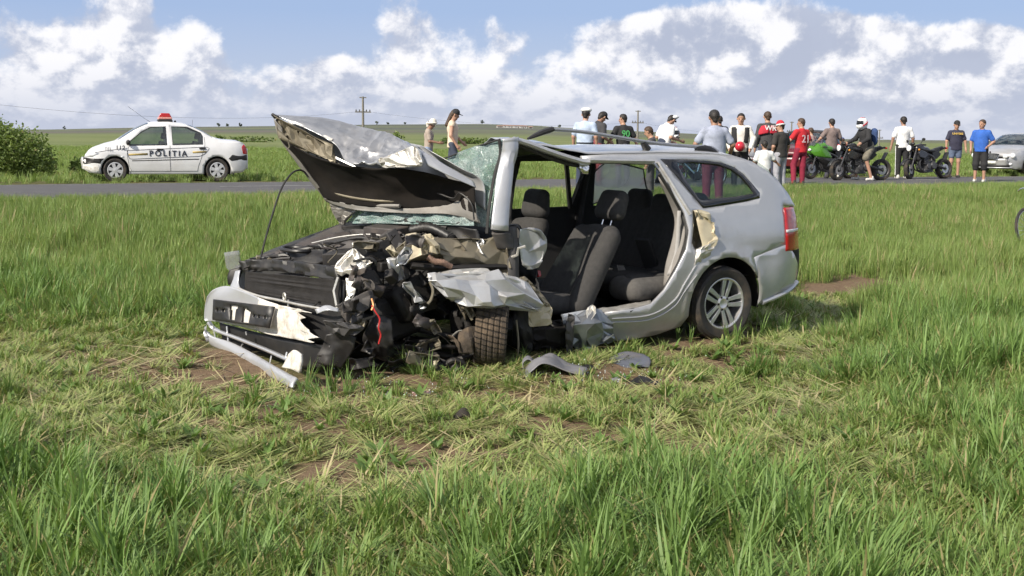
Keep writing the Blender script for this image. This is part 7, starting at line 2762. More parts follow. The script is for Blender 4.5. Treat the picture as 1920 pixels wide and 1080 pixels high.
motorcycle('red and white sports motorcycle beyond the wreck roof, white helmet on its tank', loc_at(1275, 335, 32.0), rad(222), (.42, .012, .02), (.7, .7, .7), 'sport', .06, .2)
motorcycle('white sports motorcycle beside the biker in white leathers', loc_at(1416, 335, 32.5), rad(235), (.72, .72, .74), (.45, .02, .03), 'sport', .06, .2)
motorcycle('bright green sports motorcycle beneath the man in the brown shirt', loc_at(1556, 330, 34.5), rad(205), (.07, .22, .02), (.02, .02, .02), 'sport', .06, .1, lower=1)
motorcycle('black naked motorcycle carrying the helmeted rider', loc_at(1611, 333, 33.2), rad(198), (.02, .02, .022), (.02, .02, .02), 'naked', .0, .25)
motorcycle('black unattended motorcycle beside the man in the white shirt', loc_at(1738, 333, 35.0), rad(208), (.02, .02, .024), (.12, .12, .13), 'naked', .10, .35)


def helmet_mesh(name, parent, c, s, base, flash, rz=0.0):
    """full face helmet facing +y of its parent"""
    e = bpy.data.objects.new(name, None)
    COL.objects.link(e)
    if parent is not None:
        e.parent = parent
    e.location = c
    e.rotation_euler = (0, 0, rz)
    e.scale = (s, s, s)
    sd_ = SDF(.014, .04)
    sd_.cap((0, -.015, .02), (0, .01, .02), .135, .13, (.92, 1.08, 1.0)).cap((-.06, .09, -.085), (.06, .09, -.085), .055, .055).cap((0, -.03, -.07), (0, .03, -.09), .11, .105)
    sh = blend_mesh('helmet_shell', sd_, base, e)
    rows = [[(-.115, .055, .055), (-.06, .132, .06), (0, .15, .062), (.06, .132, .06), (.115, .055, .055)], [(-.12, .06, -.03), (-.065, .135, -.04), (0, .152, -.042), (.065, .135, -.04), (.12, .06, -.03)]]
    grid_mesh('visor', grid_surface(rows, 5, 14), BLACKG, e, 60, .01)
    for s_ in (-1, 1):
        rows = [[(s_ * .128, .06, -.06), (s_ * .132, -.04, .0), (s_ * .11, -.10, .06)], [(s_ * .122, .06, -.10), (s_ * .128, -.04, -.05), (s_ * .115, -.10, .01)]]
        grid_mesh('helmet_flash', grid_surface(rows, 4, 10), flash, e, 60, .006)
    rows = [[(-.05, .05, .145), (0, .055, .152), (.05, .05, .145)], [(-.06, -.04, .152), (0, -.04, .158), (.06, -.04, .152)]]
    grid_mesh('helmet_flash', grid_surface(rows, 6, 6), flash, e, 60, .008)
    return e


HWHITE = mat('helmet white', (.75, .75, .76), .2, coat=.6, var=.03)
HRED = mat('helmet red', (.50, .02, .04), .25, coat=.5, var=.05)
HBLK = mat('helmet black', (.02, .02, .02), .25, coat=.5)
hp = loc_at(1263, 300, 32.0)
hm = helmet_mesh('helmet', None, (hp[0], hp[1] - .05, float(at_depth(1263, 249, 32.0)[2])), 1.05, HWHITE, HRED, rad(165))
tag(hm, 'white and red crash helmet perched on the red motorcycle', 'helmet')


def bicycle(label, loc, yaw, col, lean=0.06):
    e = empty('bicycle', label, 'bicycle', loc, yaw, 'bicycles')
    e.rotation_euler = (lean, 0, yaw)
    FR = mat('bicycle paint %s' % (col,), col, .3, coat=.4)
    R = .34
    for x in (-.52, .53):
        w_ = bpy.data.objects.new('wheel', None)
        COL.objects.link(w_)
        w_.parent = e
        w_.location = (x, 0, R)
        MB().tube([(math.cos(a) * R * .97, 0, math.sin(a) * R * .97) for a in np.linspace(0, 2 * math.pi, 37)[:-1]], .022, 7, closed=True).build('tyre', RUBBER, w_)
        MB().tube([(math.cos(a) * R * .90, 0, math.sin(a) * R * .90) for a in np.linspace(0, 2 * math.pi, 37)[:-1]], .012, 6, closed=True).build('rim', CHROME, w_)
        sp = MB()
        for k in range(24):
            a = 2 * math.pi * k / 24
            sp.tube([(.02 * math.cos(a + 1), (.03 if k % 2 else -.03), .02 * math.sin(a + 1)), (R * .89 * math.cos(a), 0, R * .89 * math.sin(a))], .0016, 3)
        tag(sp.build('spokes', CHROME, w_), kind='stuff')
        MB().lathe([(0, -.04), (.02, -.04), (.02, .04), (0, .04)], n=10, closed=False).build('hub', CHROME, w_)
    def t(nm, a, b, r, mt=FR):
        return MB().tube([a, b], r, 7).build(nm, mt, e)
    bb, st, hd, hl = (-.06, 0, .30), (-.22, 0, .80), (.36, 0, .82), (.39, 0, .70)
    t('down_tube', bb, hl, .017)
    t('top_tube', (-.20, 0, .74), hd, .016)
    t('seat_tube', bb, st, .016)
    for s in (-1, 1):
        t('seat_stay', (-.20, s * .03, .74), (-.52, s * .05, R), .009)
        t('chain_stay', (-.06, s * .03, .30), (-.52, s * .05, R), .010)
        MB().tube(spline([(.40, s * .04, .68), (.44, s * .05, .52), (.53, s * .05, R)], 7), .013, 6).build('fork_blade', CHROME, e)
    t('head_tube', (.35, 0, .88), (.40, 0, .68), .02)
    MB().tube(spline([(.26, .28, .98), (.34, .15, 1.0), (.34, 0, .96), (.34, -.15, 1.0), (.26, -.28, .98)], 12), .012, 6).build('handlebar', CHROME, e)
    MB().blob((-.24, 0, .88), (.14, .07, .04)).tube([(-.22, 0, .78), (-.24, 0, .87)], .012, 6).build('saddle', BLACKP, e)
    MB().lathe([(.0, .04), (.09, .04), (.09, .05), (0, .05)], (-.06, 0, .30), 'y', 20, False).build('chain_ring', BLACKP, e)
    for s in (-1, 1):
        MB().tube([(-.06, s * .05, .30), (-.06 + s * .12, s * .07, .30 - s * .12)], .010, 5).box((-.06 + s * .12, s * .12, .30 - s * .12), (.09, .08, .02)).build('pedal', BLACKP, e)
    return e


bicycle('pale blue bicycle seen through the rear side window of the wreck', loc_at(1302, 335, 27.5), rad(200), (.25, .38, .55))
bicycle('bicycle lying in the tall grass at the right edge of the picture', loc_at(1982, 440, 17.5), rad(212), (.5, .5, .52), .25)

# ================================================================== PEOPLE
SKIN = mat('skin', (.42, .24, .165), .55, var=.08, scale=12)
SKIND = mat('tanned skin', (.30, .165, .11), .55, var=.08, scale=12)
HAIRD = mat('dark hair', (.018, .014, .012), .6, var=.3, scale=60, bump=.5)
HAIRB = mat('brown hair', (.06, .036, .022), .6, var=.3, scale=60, bump=.5)


def cloth(c, nm=None):
    return mat('cloth %s' % (nm or (c,)), c, .85, var=.16, scale=11, bump=.9, bscale=13)


SHOEW = cloth((.62, .61, .58))
SHOED = cloth((.035, .033, .032))
EYEM = mat('eyes', (.02, .018, .016), .3)
LIPM = mat('lips', (.33, .13, .11), .5)


def rotx(p, piv, a):
    p = np.array(p, float) - piv
    c, s = math.cos(a), math.sin(a)
    return np.array([p[0], p[1] * c + p[2] * s, -p[1] * s + p[2] * c]) + piv


def person(label, px, Y, h, face, shirt, pants, hair=HAIRD, hat=None, sleeves='short', legs='long', pose=None, lean=0.0, bulk=1.0, skin=SKIN, shoes=None, z0=None, loc=None,
           shirt_len=.88, long_hair=False, print_=None, belt=None, head_turn=0.0, head_drop=0.0, extra=None, vox=.0145, bald=False):
    if loc is None:
        loc = loc_at(px, 300, Y)
    e = empty('person', label, 'person', loc, face, 'people gathered on the road')
    S_ = h / 1.75
    J = dict(pel=(0, 0, .95), abd=(0, .01, 1.10), che=(0, 0, 1.30), nk=(0, -.01, 1.47), hd=(0, .025, 1.625),
             ls=(-.178, -.005, 1.385), rs=(.178, -.005, 1.385), le=(-.255, -.03, 1.14), re=(.255, -.03, 1.14), lw=(-.27, .05, .90), rw=(.27, .05, .90),
             lh=(-.095, 0, .92), rh=(.095, 0, .92), lk=(-.11, .02, .50), rk=(.11, .02, .50), la=(-.12, -.02, .085), ra=(.12, -.02, .085))
    piv = np.array([0, 0, .93])
    if lean:
        for k in ('abd', 'che', 'nk', 'hd', 'ls', 'rs', 'le', 're', 'lw', 'rw'):
            J[k] = tuple(rotx(J[k], piv, lean))
    for k, v in (pose or {}).items():
        J[k] = v
    if head_drop:
        J['hd'] = tuple(rotx(J['hd'], np.array(J['nk']), head_drop))
    J = {k: np.array(v, float) * S_ for k, v in J.items()}
    b = bulk
    q = S_
    nk, hd = J['nk'], J['hd']
    hdir = (hd - nk) / np.linalg.norm(hd - nk)
    ct, st = math.cos(head_turn), math.sin(head_turn)
    fwd = np.array([-st, ct, 0.0])
    fwd = fwd - hdir * (fwd @ hdir) * .8
    fwd /= np.linalg.norm(fwd)
    rgt = np.cross(fwd, hdir)
    # ---- one continuous body
    s = SDF(vox, .03)
    s.cap(J['pel'], J['abd'], .145 * b * q, .135 * b * q, (1.12, .80, 1))
    s.cap(J['abd'], J['che'], .135 * b * q, .150 * q * (b * .5 + .5), (1.12, .78, 1))
    for sh_ in ('ls', 'rs'):
        s.cap(nk - hdir * .05 * q, J[sh_], .060 * q, .060 * q)
    s.cap(J['che'], nk, .115 * q, .060 * q)
    s.cap(nk, nk + hdir * .09 * q, .055 * q, .054 * q)
    s.cap(hd - hdir * .045 * q + fwd * .012 * q, hd + hdir * .045 * q - fwd * .008 * q, .074 * q, .088 * q, (.93, 1.06, 1), .02)
    s.cap(hd - hdir * .085 * q + fwd * .045 * q, hd - hdir * .06 * q + fwd * .03 * q, .042 * q, .055 * q, (1, 1, 1), .025)
    s.cap(hd + fwd * .088 * q + hdir * .01 * q, hd + fwd * .105 * q - hdir * .022 * q, .012 * q, .018 * q, (1, 1, 1), .012)
    for sg in (-1, 1):
        s.cap(hd + rgt * sg * .088 * q - hdir * .02 * q, hd + rgt * sg * .092 * q + hdir * .012 * q, .016 * q, .018 * q, (1, 1, 1), .008)
    for a, el, wr_ in (('ls', 'le', 'lw'), ('rs', 're', 'rw')):
        s.cap(J[a], J[el], .056 * q * (b * .5 + .5), .043 * q)
        s.cap(J[el], J[wr_], .042 * q, .028 * q)
        d = J[wr_] - J[el]
        d /= np.linalg.norm(d)
        side_ = np.cross(d, np.array([0, 1.0, 0.2]))
        side_ /= max(np.linalg.norm(side_), 1e-6)
        curl = np.array([0, .35, 0])
        palm = J[wr_] + d * .055 * q
        s.cap(J[wr_], palm, .030 * q, .036 * q, (1, 1, 1), .02)
        for f_, (o_, ln) in enumerate(((-.027, .062), (-.009, .075), (.009, .070), (.027, .055))):
            f0 = palm + np.cross(side_, d) * o_ * q + d * .02 * q
            f1 = f0 + (d + curl * .5) / np.linalg.norm(d + curl * .5) * ln * .5 * q
            f2 = f1 + (d + curl * 1.6) / np.linalg.norm(d + curl * 1.6) * ln * .5 * q
            s.cap(f0, f1, .0115 * q, .011 * q, (1, 1, 1), .008)
            s.cap(f1, f2, .011 * q, .0095 * q, (1, 1, 1), .006)
        th = J[wr_] + d * .03 * q + np.cross(side_, d) * .035 * q
        s.cap(th, th + (d * .6 + np.cross(side_, d) * .5 + curl * .4) * .06 * q, .014 * q, .011 * q, (1, 1, 1), .01)
    for a, k_, an in (('lh', 'lk', 'la'), ('rh', 'rk', 'ra')):
        s.cap(J[a], J[k_], .088 * q * b, .058 * q)
        s.cap(J[k_], J[an], .056 * q, .038 * q)
        ft = J[an]
        s.cap(ft + np.array([0, -.03, -.04]) * q, ft + np.array([0, .12, -.055]) * q, .036 * q, .03 * q, (1, 1, 1))
    body = blend_mesh('body', s, skin, e)
    # ---- shirt
    SH = shirt if not isinstance(shirt, tuple) else cloth(shirt)
    s = SDF(vox, .035)
    g = .016
    s.cap(J['pel'] - np.array([0, 0, (.95 - shirt_len) * q]), J['abd'], (.150 * b + g) * q, (.140 * b + g) * q, (1.12, .84, 1))
    s.cap(J['abd'], J['che'], (.140 * b + g) * q, (.152 * (b * .5 + .5) + g) * q, (1.12, .82, 1))
    for sh_ in ('ls', 'rs'):
        s.cap(nk - hdir * .055 * q, J[sh_], (.058 + g * .6) * q, (.060 + g * .7) * q)
    s.cap(J['che'], nk - hdir * .02 * q, (.118 + g) * q, .066 * q)
    for a, el, wr_ in (('ls', 'le', 'lw'), ('rs', 're', 'rw')):
        if sleeves == 'short':
            end = J[a] + (J[el] - J[a]) * .72
            s.cap(J[a], end, (.064 + g * .6) * q, (.060 + g * .7) * q)
        elif sleeves == 'long':
            s.cap(J[a], J[el], (.062 + g) * q, (.050 + g) * q)
            s.cap(J[el], J[el] + (J[wr_] - J[el]) * .93, (.050 + g) * q, (.038 + g * .6) * q)
    hem = (shirt_len - .03) * q
    sho = blend_mesh('shirt', s, SH, e, [lambda X, Yy, Z: (hem - Z)] if lean < .2 else [lambda X, Yy, Z: (hem - .04 - Z)])
    # ---- trousers or shorts
    PT = pants if not isinstance(pants, tuple) else cloth(pants)
    s = SDF(vox, .03)
    s.cap(J['pel'] + np.array([0, 0, -.04]) * q, J['pel'] + np.array([0, 0, .05]) * q, .152 * b * q, .150 * b * q, (1.10, .84, 1))
    for a, k_, an in (('lh', 'lk', 'la'), ('rh', 'rk', 'ra')):
        if legs == 'long':
            s.cap(J[a], J[k_], (.100 * b) * q, .078 * q)
            s.cap(J[k_], J[an] + np.array([0, 0, -.02]) * q, .076 * q, .066 * q)
        else:
            fr = {'short': .62, 'knee': 1.0, 'crop': 1.0}[legs]
            s.cap(J[a], J[a] + (J[k_] - J[a]) * fr, (.102 * b) * q, .094 * q)
            if legs == 'crop':
                s.cap(J[k_], J[k_] + (J[an] - J[k_]) * .25, .092 * q, .082 * q)
    blend_mesh('trousers' if legs == 'long' else 'shorts', s, PT, e)
    if belt:
        MB().tube([(math.cos(a) * .175 * b * q, math.sin(a) * .135 * b * q, 1.0 * q) for a in np.linspace(0, 2 * math.pi, 25)[:-1]], .018, 6, closed=True).build('belt', belt, e)
    # ---- shoes
    for an in ('la', 'ra'):
        s = SDF(vox, .02)
        ft = J[an]
        s.cap(ft + np.array([0, -.045, -.045]) * q, ft + np.array([0, .135, -.055]) * q, .045 * q, .037 * q).cap(ft + np.array([0, -.03, .0]) * q, ft + np.array([0, -.02, -.05]) * q, .048 * q, .05 * q)
        lo_ = (J[an][2] - .088 * q)
        blend_mesh('shoe', s, shoes or SHOED, e, [lambda X, Yy, Z, l=lo_: (l - Z)])
    # ---- head: hair, cap, helmet
    up, c = hdir, hd
    if hat != 'helmet' and not bald:
        s = SDF(.012, .02)
        s.cap(c + up * .040 * q - fwd * .022 * q, c + up * .040 * q - fwd * .006 * q, .094 * q, .096 * q, (.96, 1.04, 1))
        s.cap(c + up * .0 * q - fwd * .045 * q, c - up * .05 * q - fwd * .05 * q, .072 * q, .05 * q)
        if long_hair:
            s.cap(c - up * .02 * q - fwd * .07 * q, nk - fwd * .09 * q - up * .12 * q, .065 * q, .05 * q)
        F_ = lambda X, Yy, Z: ((X - c[0]) * fwd[0] + (Yy - c[1]) * fwd[1] + (Z - c[2]) * fwd[2]) - np.clip(.058 * q + ((X - c[0]) * up[0] + (Yy - c[1]) * up[1] + (Z - c[2]) * up[2] - .07 * q) * .9, -.02 * q, .12 * q)
        blend_mesh('hair', s, hair, e, [F_])
    if hat and hat != 'helmet':
        kind, hm_, band = hat
        s = SDF(.012, .015)
        if kind == 'cap':
            s.cap(c + up * .055 * q - fwd * .008 * q, c + up * .065 * q - fwd * .008 * q, .103 * q, .098 * q, (.95, 1.05, .9))
            s.cap(c + up * .055 * q + fwd * .09 * q, c + up * .045 * q + fwd * .16 * q, .05 * q, .035 * q, (1.25, 1.0, .22))
            blend_mesh('cap', s, hm_, e, [lambda X, Yy, Z: -(((X - c[0]) * up[0] + (Yy - c[1]) * up[1] + (Z - c[2]) * up[2]) - .032 * q)])
        elif kind == 'peaked':
            s.cap(c + up * .105 * q, c + up * .118 * q, .125 * q, .118 * q, (1, 1.06, .42))
            cp_ = blend_mesh('cap', s, hm_, e)
            s = SDF(.012, .012)
            s.cap(c + up * .065 * q, c + up * .085 * q, .100 * q, .104 * q, (.96, 1.04, .5))
            s.cap(c + up * .058 * q + fwd * .09 * q, c + up * .045 * q + fwd * .135 * q, .05 * q, .03 * q, (1.2, 1, .22))
            blend_mesh('cap_band', s, band, cp_)
        elif kind == 'sunhat':
            s.cap(c + up * .075 * q, c + up * .10 * q, .108 * q, .10 * q, (1, 1.05, .9))
            s.cap(c + up * .045 * q, c + up * .05 * q, .165 * q, .15 * q, (1, 1.05, .25))
            s.cap(c - up * .02 * q - fwd * .08 * q, c - up * .07 * q - fwd * .07 * q, .075 * q, .05 * q)
            blend_mesh('sun_hat', s, hm_, e)
        elif kind == 'bandana':
            s.cap(c + up * .05 * q - fwd * .012 * q, c + up * .06 * q - fwd * .012 * q, .103 * q, .10 * q, (.96, 1.05, .95))
            s.cap(c + up * .02 * q + fwd * .09 * q, c + up * .02 * q + fwd * .13 * q, .04 * q, .03 * q, (1.4, 1, .3))
            cp_ = blend_mesh('cap', s, hm_, e, [lambda X, Yy, Z: -(((X - c[0]) * up[0] + (Yy - c[1]) * up[1] + (Z - c[2]) * up[2]) - .02 * q)])
            MB().tube([tuple(c + up * .03 * q + (rgt * math.cos(a) * .101 + fwd * (math.sin(a) * .108 - .012)) * q) for a in np.linspace(0, 2 * math.pi, 25)[:-1]], .018 * q, 6, closed=True).build('cap_band', band, cp_)
    if hat == 'helmet':
        hm_ = helmet_mesh('helmet', e, tuple(c + up * .005), 1.0 * q, HWHITE, HRED, head_turn)
    # ---- face
    if hat != 'helmet':
        for sg in (-1, 1):
            MB().blob(tuple(c + fwd * .084 * q + rgt * sg * .034 * q + up * .012 * q), (.011 * q, .009 * q, .007 * q), None, 8, 5).build('eye', EYEM, e)
        MB().blob(tuple(c + fwd * .088 * q - up * .058 * q), (.022 * q, .008 * q, .006 * q), None, 8, 5).build('mouth', LIPM, e)
    # ---- printing on the back or chest
    if print_:
        for (txt, size, x0, z, col, back) in print_:
            cu = bpy.data.curves.new('print', 'FONT')
            cu.body = txt
            cu.size = size * q
            cu.align_x = 'CENTER'
            cu.extrude = .003
            cu.offset = .003
            o = bpy.data.objects.new('print', cu)
            COL.objects.link(o)
            bpy.context.view_layer.update()
            me = bpy.data.meshes.new_from_object(o.evaluated_get(bpy.context.evaluated_depsgraph_get()))
            bpy.data.objects.remove(o)
            me.materials.clear()
            me.materials.append(cloth(col))
            o = bpy.data.objects.new('shirt_print', me)
            COL.objects.link(o)
            o.parent = sho
            dd = .148 * q * (b * .5 + .5)
            if back:
                o.matrix_local = Matrix.Translation((x0 * q, -dd, z * q)) @ Matrix(((1, 0, 0, 0), (0, 0, -1, 0), (0, 1, 0, 0), (0, 0, 0, 1)))
            else:
                o.matrix_local = Matrix.Translation((x0 * q, dd, z * q)) @ Matrix(((-1, 0, 0, 0), (0, 0, 1, 0), (0, 1, 0, 0), (0, 0, 0, 1)))
    if extra:
        extra(e, J, q)
    return e


WHITECLOTH = cloth((.74, .74, .74))
LBLUE = cloth((.42, .50, .64))
NAVY = cloth((.030, .030, .055))
BLACKC = cloth((.022, .022, .024))
DEG = math.radians
AWAY, TOCAM, LEFT, RIGHT = 0.0, math.pi, math.pi / 2, -math.pi / 2

# two walkers beyond the bonnet
person('woman in white sun hat and blue jeans, walking right while holding a paper', 803, 32, 1.66, RIGHT, cloth((.36, .30, .25)), cloth((.20, .25, .36)), HAIRB, ('sunhat', cloth((.70, .66, .58)), None), 'short', 'long',
       dict(re=(.24, .06, 1.14), rw=(.20, .30, 1.10), le=(-.24, .04, 1.14), lw=(-.16, .30, 1.10), rk=(.10, .10, .50), ra=(.10, .16, .085), lk=(-.1, -.02, .5), la=(-.1, -.18, .10)), 0.05, .95, SKIND, SHOEW, head_drop=.2,
       extra=lambda e, J, q: MB().box(tuple((J['rw'] + J['lw']) / 2 + np.array([0, .14, .03])), (.22, .16, .01), (.3, 0, 0)).build('held_paper', cloth((.10, .09, .08)), e))
person('walker in black cap and pale sleeveless top, heading right behind the windscreen', 848, 29, 1.80, RIGHT, cloth((.68, .55, .42)), cloth((.05, .06, .09)), HAIRB, ('cap', BLACKC, None), 'none', 'long',
       dict(re=(.25, -.02, 1.13), rw=(.24, .12, .90), le=(-.25, .05, 1.14), lw=(-.24, .22, .98), rk=(.10, .12, .50), ra=(.10, .10, .085), lk=(-.1, -.04, .5), la=(-.1, -.24, .12)), .02, .88, SKIN, SHOED, long_hair=True, head_drop=.15)
# two men with their backs turned
person('policeman with white cap and light blue shirt, seen from behind', 1096, 27, 1.80, DEG(-18), LBLUE, cloth((.03, .04, .07)), HAIRD, ('peaked', WHITECLOTH, NAVY), 'short', 'long', None, .04, 1.05, SKIN, SHOED, shirt_len=.93, belt=BLACKC)
person('man in dark shirt and dark cap next to the light blue policeman, head bowed', 1118, 28.4, 1.80, DEG(-55), cloth((.045, .045, .05)), cloth((.20, .04, .05)), HAIRD, ('cap', BLACKC, None), 'short', 'long', dict(rw=(.20, .24, 1.02), lw=(-.18, .24, 1.02)), .12, 1.0, SKIND, SHOED, head_drop=.35)
person('young man in black T-shirt with green 90 on his back', 1168, 28.6, 1.72, DEG(18), BLACKC, cloth((.10, .10, .12)), HAIRD, None, 'short', 'long', dict(le=(-.30, .02, 1.18), lw=(-.40, .10, .98), re=(.30, .0, 1.16), rw=(.40, .06, .96)), .05, .95, SKIN, SHOED,
       print_=[('90', .22, 0, 1.20, (.10, .45, .14), True)], head_turn=.7)
person('boy in dark shirt looking left beside the black T-shirt youth', 1221, 24, 1.53, DEG(75), cloth((.07, .065, .07)), cloth((.10, .09, .10)), HAIRB, None, 'short', 'long', None, .03, .85, SKIN, SHOED, head_drop=.2)
person('policeman with white cap and white shirt bending over the red motorcycle', 1242, 30.0, 1.80, DEG(-55), WHITECLOTH, cloth((.03, .04, .07)), HAIRD, ('peaked', WHITECLOTH, NAVY), 'short', 'long', dict(rw=(.20, .42, 1.05), lw=(-.18, .44, 1.02)), .30, 1.0, SKIN, SHOED, head_drop=.3, shirt_len=.93)
person('large man in grey blue polo shirt and dark red trousers, back turned', 1338, 22.0, 1.83, DEG(6), cloth((.33, .36, .46)), cloth((.16, .03, .06)), HAIRD, ('cap', BLACKC, None), 'short', 'long', dict(le=(-.33, .02, 1.16), lw=(-.34, .20, 1.02), re=(.34, .0, 1.15), rw=(.34, .16, .98)), .02, 1.22, SKIND, SHOED)
person('man mostly hidden behind the large man in the polo shirt', 1347, 33.5, 1.78, DEG(10), BLACKC, cloth((.05, .05, .06)), HAIRD, None, 'short', 'long', None, 0, 1.0, SKIND, SHOED)


def leathers(e, J, q):
    for sg in (-1, 1):
        rows = [[(sg * .10, .150, 1.42), (sg * .15, .13, 1.43), (sg * .21, .09, 1.42)], [(sg * .10, .165, 1.30), (sg * .15, .15, 1.28), (sg * .20, .10, 1.26)], [(sg * .08, .165, 1.08), (sg * .13, .145, 1.06), (sg * .18, .09, 1.05)]]
        grid_mesh('leather_stripe', grid_surface(rows, 8, 6), BLACKC, e, 60, .012)
    MB().blob((.0, .30, .98), (.12, .13, .12)).build('held_helmet', HRED, e)


person('biker in white and black racing leathers, standing behind the white motorcycle', 1387, 28.0, 1.75, DEG(168), cloth((.66, .64, .60), 'white leather'), BLACKC, HAIRD, None, 'long', 'long', dict(le=(-.30, .02, 1.16), lw=(-.24, .24, .92), re=(.30, .02, 1.16), rw=(.24, .26, .92)), .05, 1.05, SKIN, SHOED, extra=leathers)


def biker_jacket(e, J, q):
    for sg in (-1, 1):
        rows = [[(sg * .06, -.10, 1.50), (sg * .16, -.09, 1.48), (sg * .24, -.02, 1.44)], [(sg * .02, -.155, 1.40), (sg * .15, -.135, 1.37), (sg * .27, -.05, 1.34)], [(sg * .02, -.165, 1.30), (sg * .15, -.145, 1.28), (sg * .28, -.06, 1.24)]]
        grid_mesh('red_yoke', grid_surface(rows, 8, 8), cloth((.45, .02, .04)), e, 60, .012)


person('man in red and black biker jacket with white letters, back turned', 1437, 30.0, 1.84, DEG(4), cloth((.05, .05, .052)), cloth((.07, .08, .12)), HAIRB, None, 'long', 'long', None, .02, 1.08, SKIN, SHOED, extra=biker_jacket,
       print_=[('WR', .17, .03, 1.30, (.75, .75, .75), True)])
person('man in red and white cap, black T-shirt and grey jeans, turned left', 1463, 28.0, 1.66, DEG(35), cloth((.035, .032, .03)), cloth((.34, .34, .38)), HAIRD, ('bandana', cloth((.5, .02, .04)), WHITECLOTH), 'short', 'long', dict(le=(-.26, .0, 1.12), lw=(-.22, .10, .88)), .03, 1.05, SKIN, SHOEW, head_turn=.6)
person('small boy in white T-shirt and brown trousers, back turned', 1433, 24.0, 1.28, DEG(5), WHITECLOTH, cloth((.16, .12, .10)), HAIRD, None, 'short', 'long', dict(le=(-.28, .0, 1.14), lw=(-.34, .02, .92), re=(.30, .02, 1.2), rw=(.42, .06, 1.10)), 0, 1.05, SKIND, SHOED, shirt_len=.84)
person('youth in red shirt with number on the back and maroon sweatpants', 1501, 30.0, 1.68, DEG(28), cloth((.46, .016, .025)), cloth((.21, .012, .035)), HAIRB, None, 'short', 'long', dict(le=(-.34, .04, 1.18), lw=(-.46, .16, 1.0), re=(.25, -.03, 1.14), rw=(.24, .05, .92), lk=(-.17, .08, .52), la=(-.26, -.06, .10), rk=(.08, .0, .50), ra=(.06, -.02, .085)), .02, .95, SKIN, SHOED,
       print_=[('21', .28, .03, 1.12, (.72, .55, .58), True)], head_turn=.5)
person('woman mostly hidden behind the youth in the red shirt, pale shoes', 1519, 39.0, 1.58, DEG(40), cloth((.40, .28, .26)), cloth((.10, .09, .10)), HAIRB, None, 'short', 'long', None, 0, .9, SKIN, SHOEW)
person('man in brown grey T-shirt leaning on the green motorcycle', 1558, 35.4, 1.76, DEG(12), cloth((.19, .145, .135)), cloth((.06, .06, .08)), HAIRD, None, 'short', 'long', dict(le=(-.32, .06, 1.18), lw=(-.46, .20, .98), re=(.28, .0, 1.14), rw=(.33, .05, .92)), .03, 1.0, SKIN, SHOED)
person('child in red top and blue cap, half hidden by the brown shirted man', 1578, 38.5, 1.28, DEG(-10), cloth((.45, .03, .05)), cloth((.30, .26, .24)), HAIRB, ('cap', cloth((.06, .09, .22)), None), 'short', 'long', None, 0, .95, SKIN, SHOEW)


def rucksack(e, J, q):
    s = SDF(.02, .04)
    s.cap((0, -.22, 1.12), (0, -.22, 1.38), .12, .12, (1.15, .7, 1))
    blend_mesh('rucksack', s, cloth((.03, .06, .16)), e)


rl_ = loc_at(1624, 300, 33.15)
person('rider in white and red helmet, black jacket and camouflage shorts astride the black motorcycle', 1624, 33.15, 1.78, DEG(108), BLACKC, mat('camouflage cloth', (.09, .08, .06), .9, col2=(.24, .22, .17), scale=9), HAIRD, 'helmet', 'long', 'knee',
       dict(pel=(0, -.05, .93), lh=(-.11, -.05, .92), rh=(.11, -.05, .92), lk=(-.30, .22, .66), rk=(.30, .22, .66), la=(-.34, .05, .13), ra=(.34, .05, .13), le=(-.30, .16, 1.18), lw=(-.32, .40, 1.06), re=(.30, .16, 1.18), rw=(.32, .40, 1.06)), .22, 1.1, SKIN, SHOEW,
       loc=(rl_[0], rl_[1], rl_[2] - .02), extra=rucksack)


def trackstripe(e, J, q):
    for a, k_, an, sg in (('lh', 'lk', 'la', -1), ('rh', 'rk', 'ra', 1)):
        p = [J[a] + np.array([sg * .100, 0, 0]) * q, J[k_] + np.array([sg * .080, 0, 0]) * q, J[an] + np.array([sg * .070, 0, .02]) * q]
        MB().tube([tuple(x) for x in p], .014, 5).build('side_stripe', WHITECLOTH, e)


person('man in white T-shirt and black striped track trousers, walking away', 1691, 35.3, 1.84, DEG(2), WHITECLOTH, BLACKC, HAIRD, None, 'short', 'long', dict(le=(-.28, .0, 1.14), lw=(-.33, .0, .90), re=(.28, -.02, 1.14), rw=(.31, .04, .90), lk=(-.08, .06, .5), la=(-.08, .06, .085), rk=(.10, -.02, .5), ra=(.10, -.14, .10)), 0, 1.02, SKIND, SHOEW, shirt_len=.90, extra=trackstripe)
person('man in navy T-shirt with yellow print, black cap and blue shorts, facing the camera', 1790, 37.0, 1.75, DEG(176), NAVY, cloth((.10, .13, .20)), HAIRD, ('cap', BLACKC, None), 'short', 'short', dict(le=(-.28, .02, 1.13), lw=(-.30, .06, .90), re=(.28, .02, 1.13), rw=(.30, .06, .90)), 0, 1.12, SKIN, SHOED,
       print_=[('UNIVERS', .085, 0, 1.33, (.55, .38, .10), False)])
person('man in bright blue T-shirt and long black shorts, hand on hip', 1838, 33.2, 1.74, DEG(150), cloth((.030, .115, .44)), BLACKC, HAIRB, None, 'short', 'crop', dict(le=(-.32, -.06, 1.14), lw=(-.20, .10, 1.0), re=(.27, .0, 1.12), rw=(.26, .04, .90)), 0, 1.08, SKIN, SHOEW, head_turn=-.5)

# ================================================================== DEBRIS ON THE GROUND
def debris(name, label, px, py, pts, mt, amp, seed, n=(16, 20), thick=.006, cat='debris'):
    """a torn sheet; pts rows of (dx, dy, z) metres round the place on the ground"""
    p = ground_pt(px, py, 0.0)
    z = float(height(p[0], p[1]))
    p = ground_pt(px, py, z)
    Gq = grid_surface(pts, *n)
    o = grid_mesh(name, crumple(Gq, amp, 8, seed) if amp else Gq, mt, None, 25, thick)
    o.location = (p[0], p[1], z)
    tag(o, label, cat, 'wreckage scattered in front of the car')
    return o


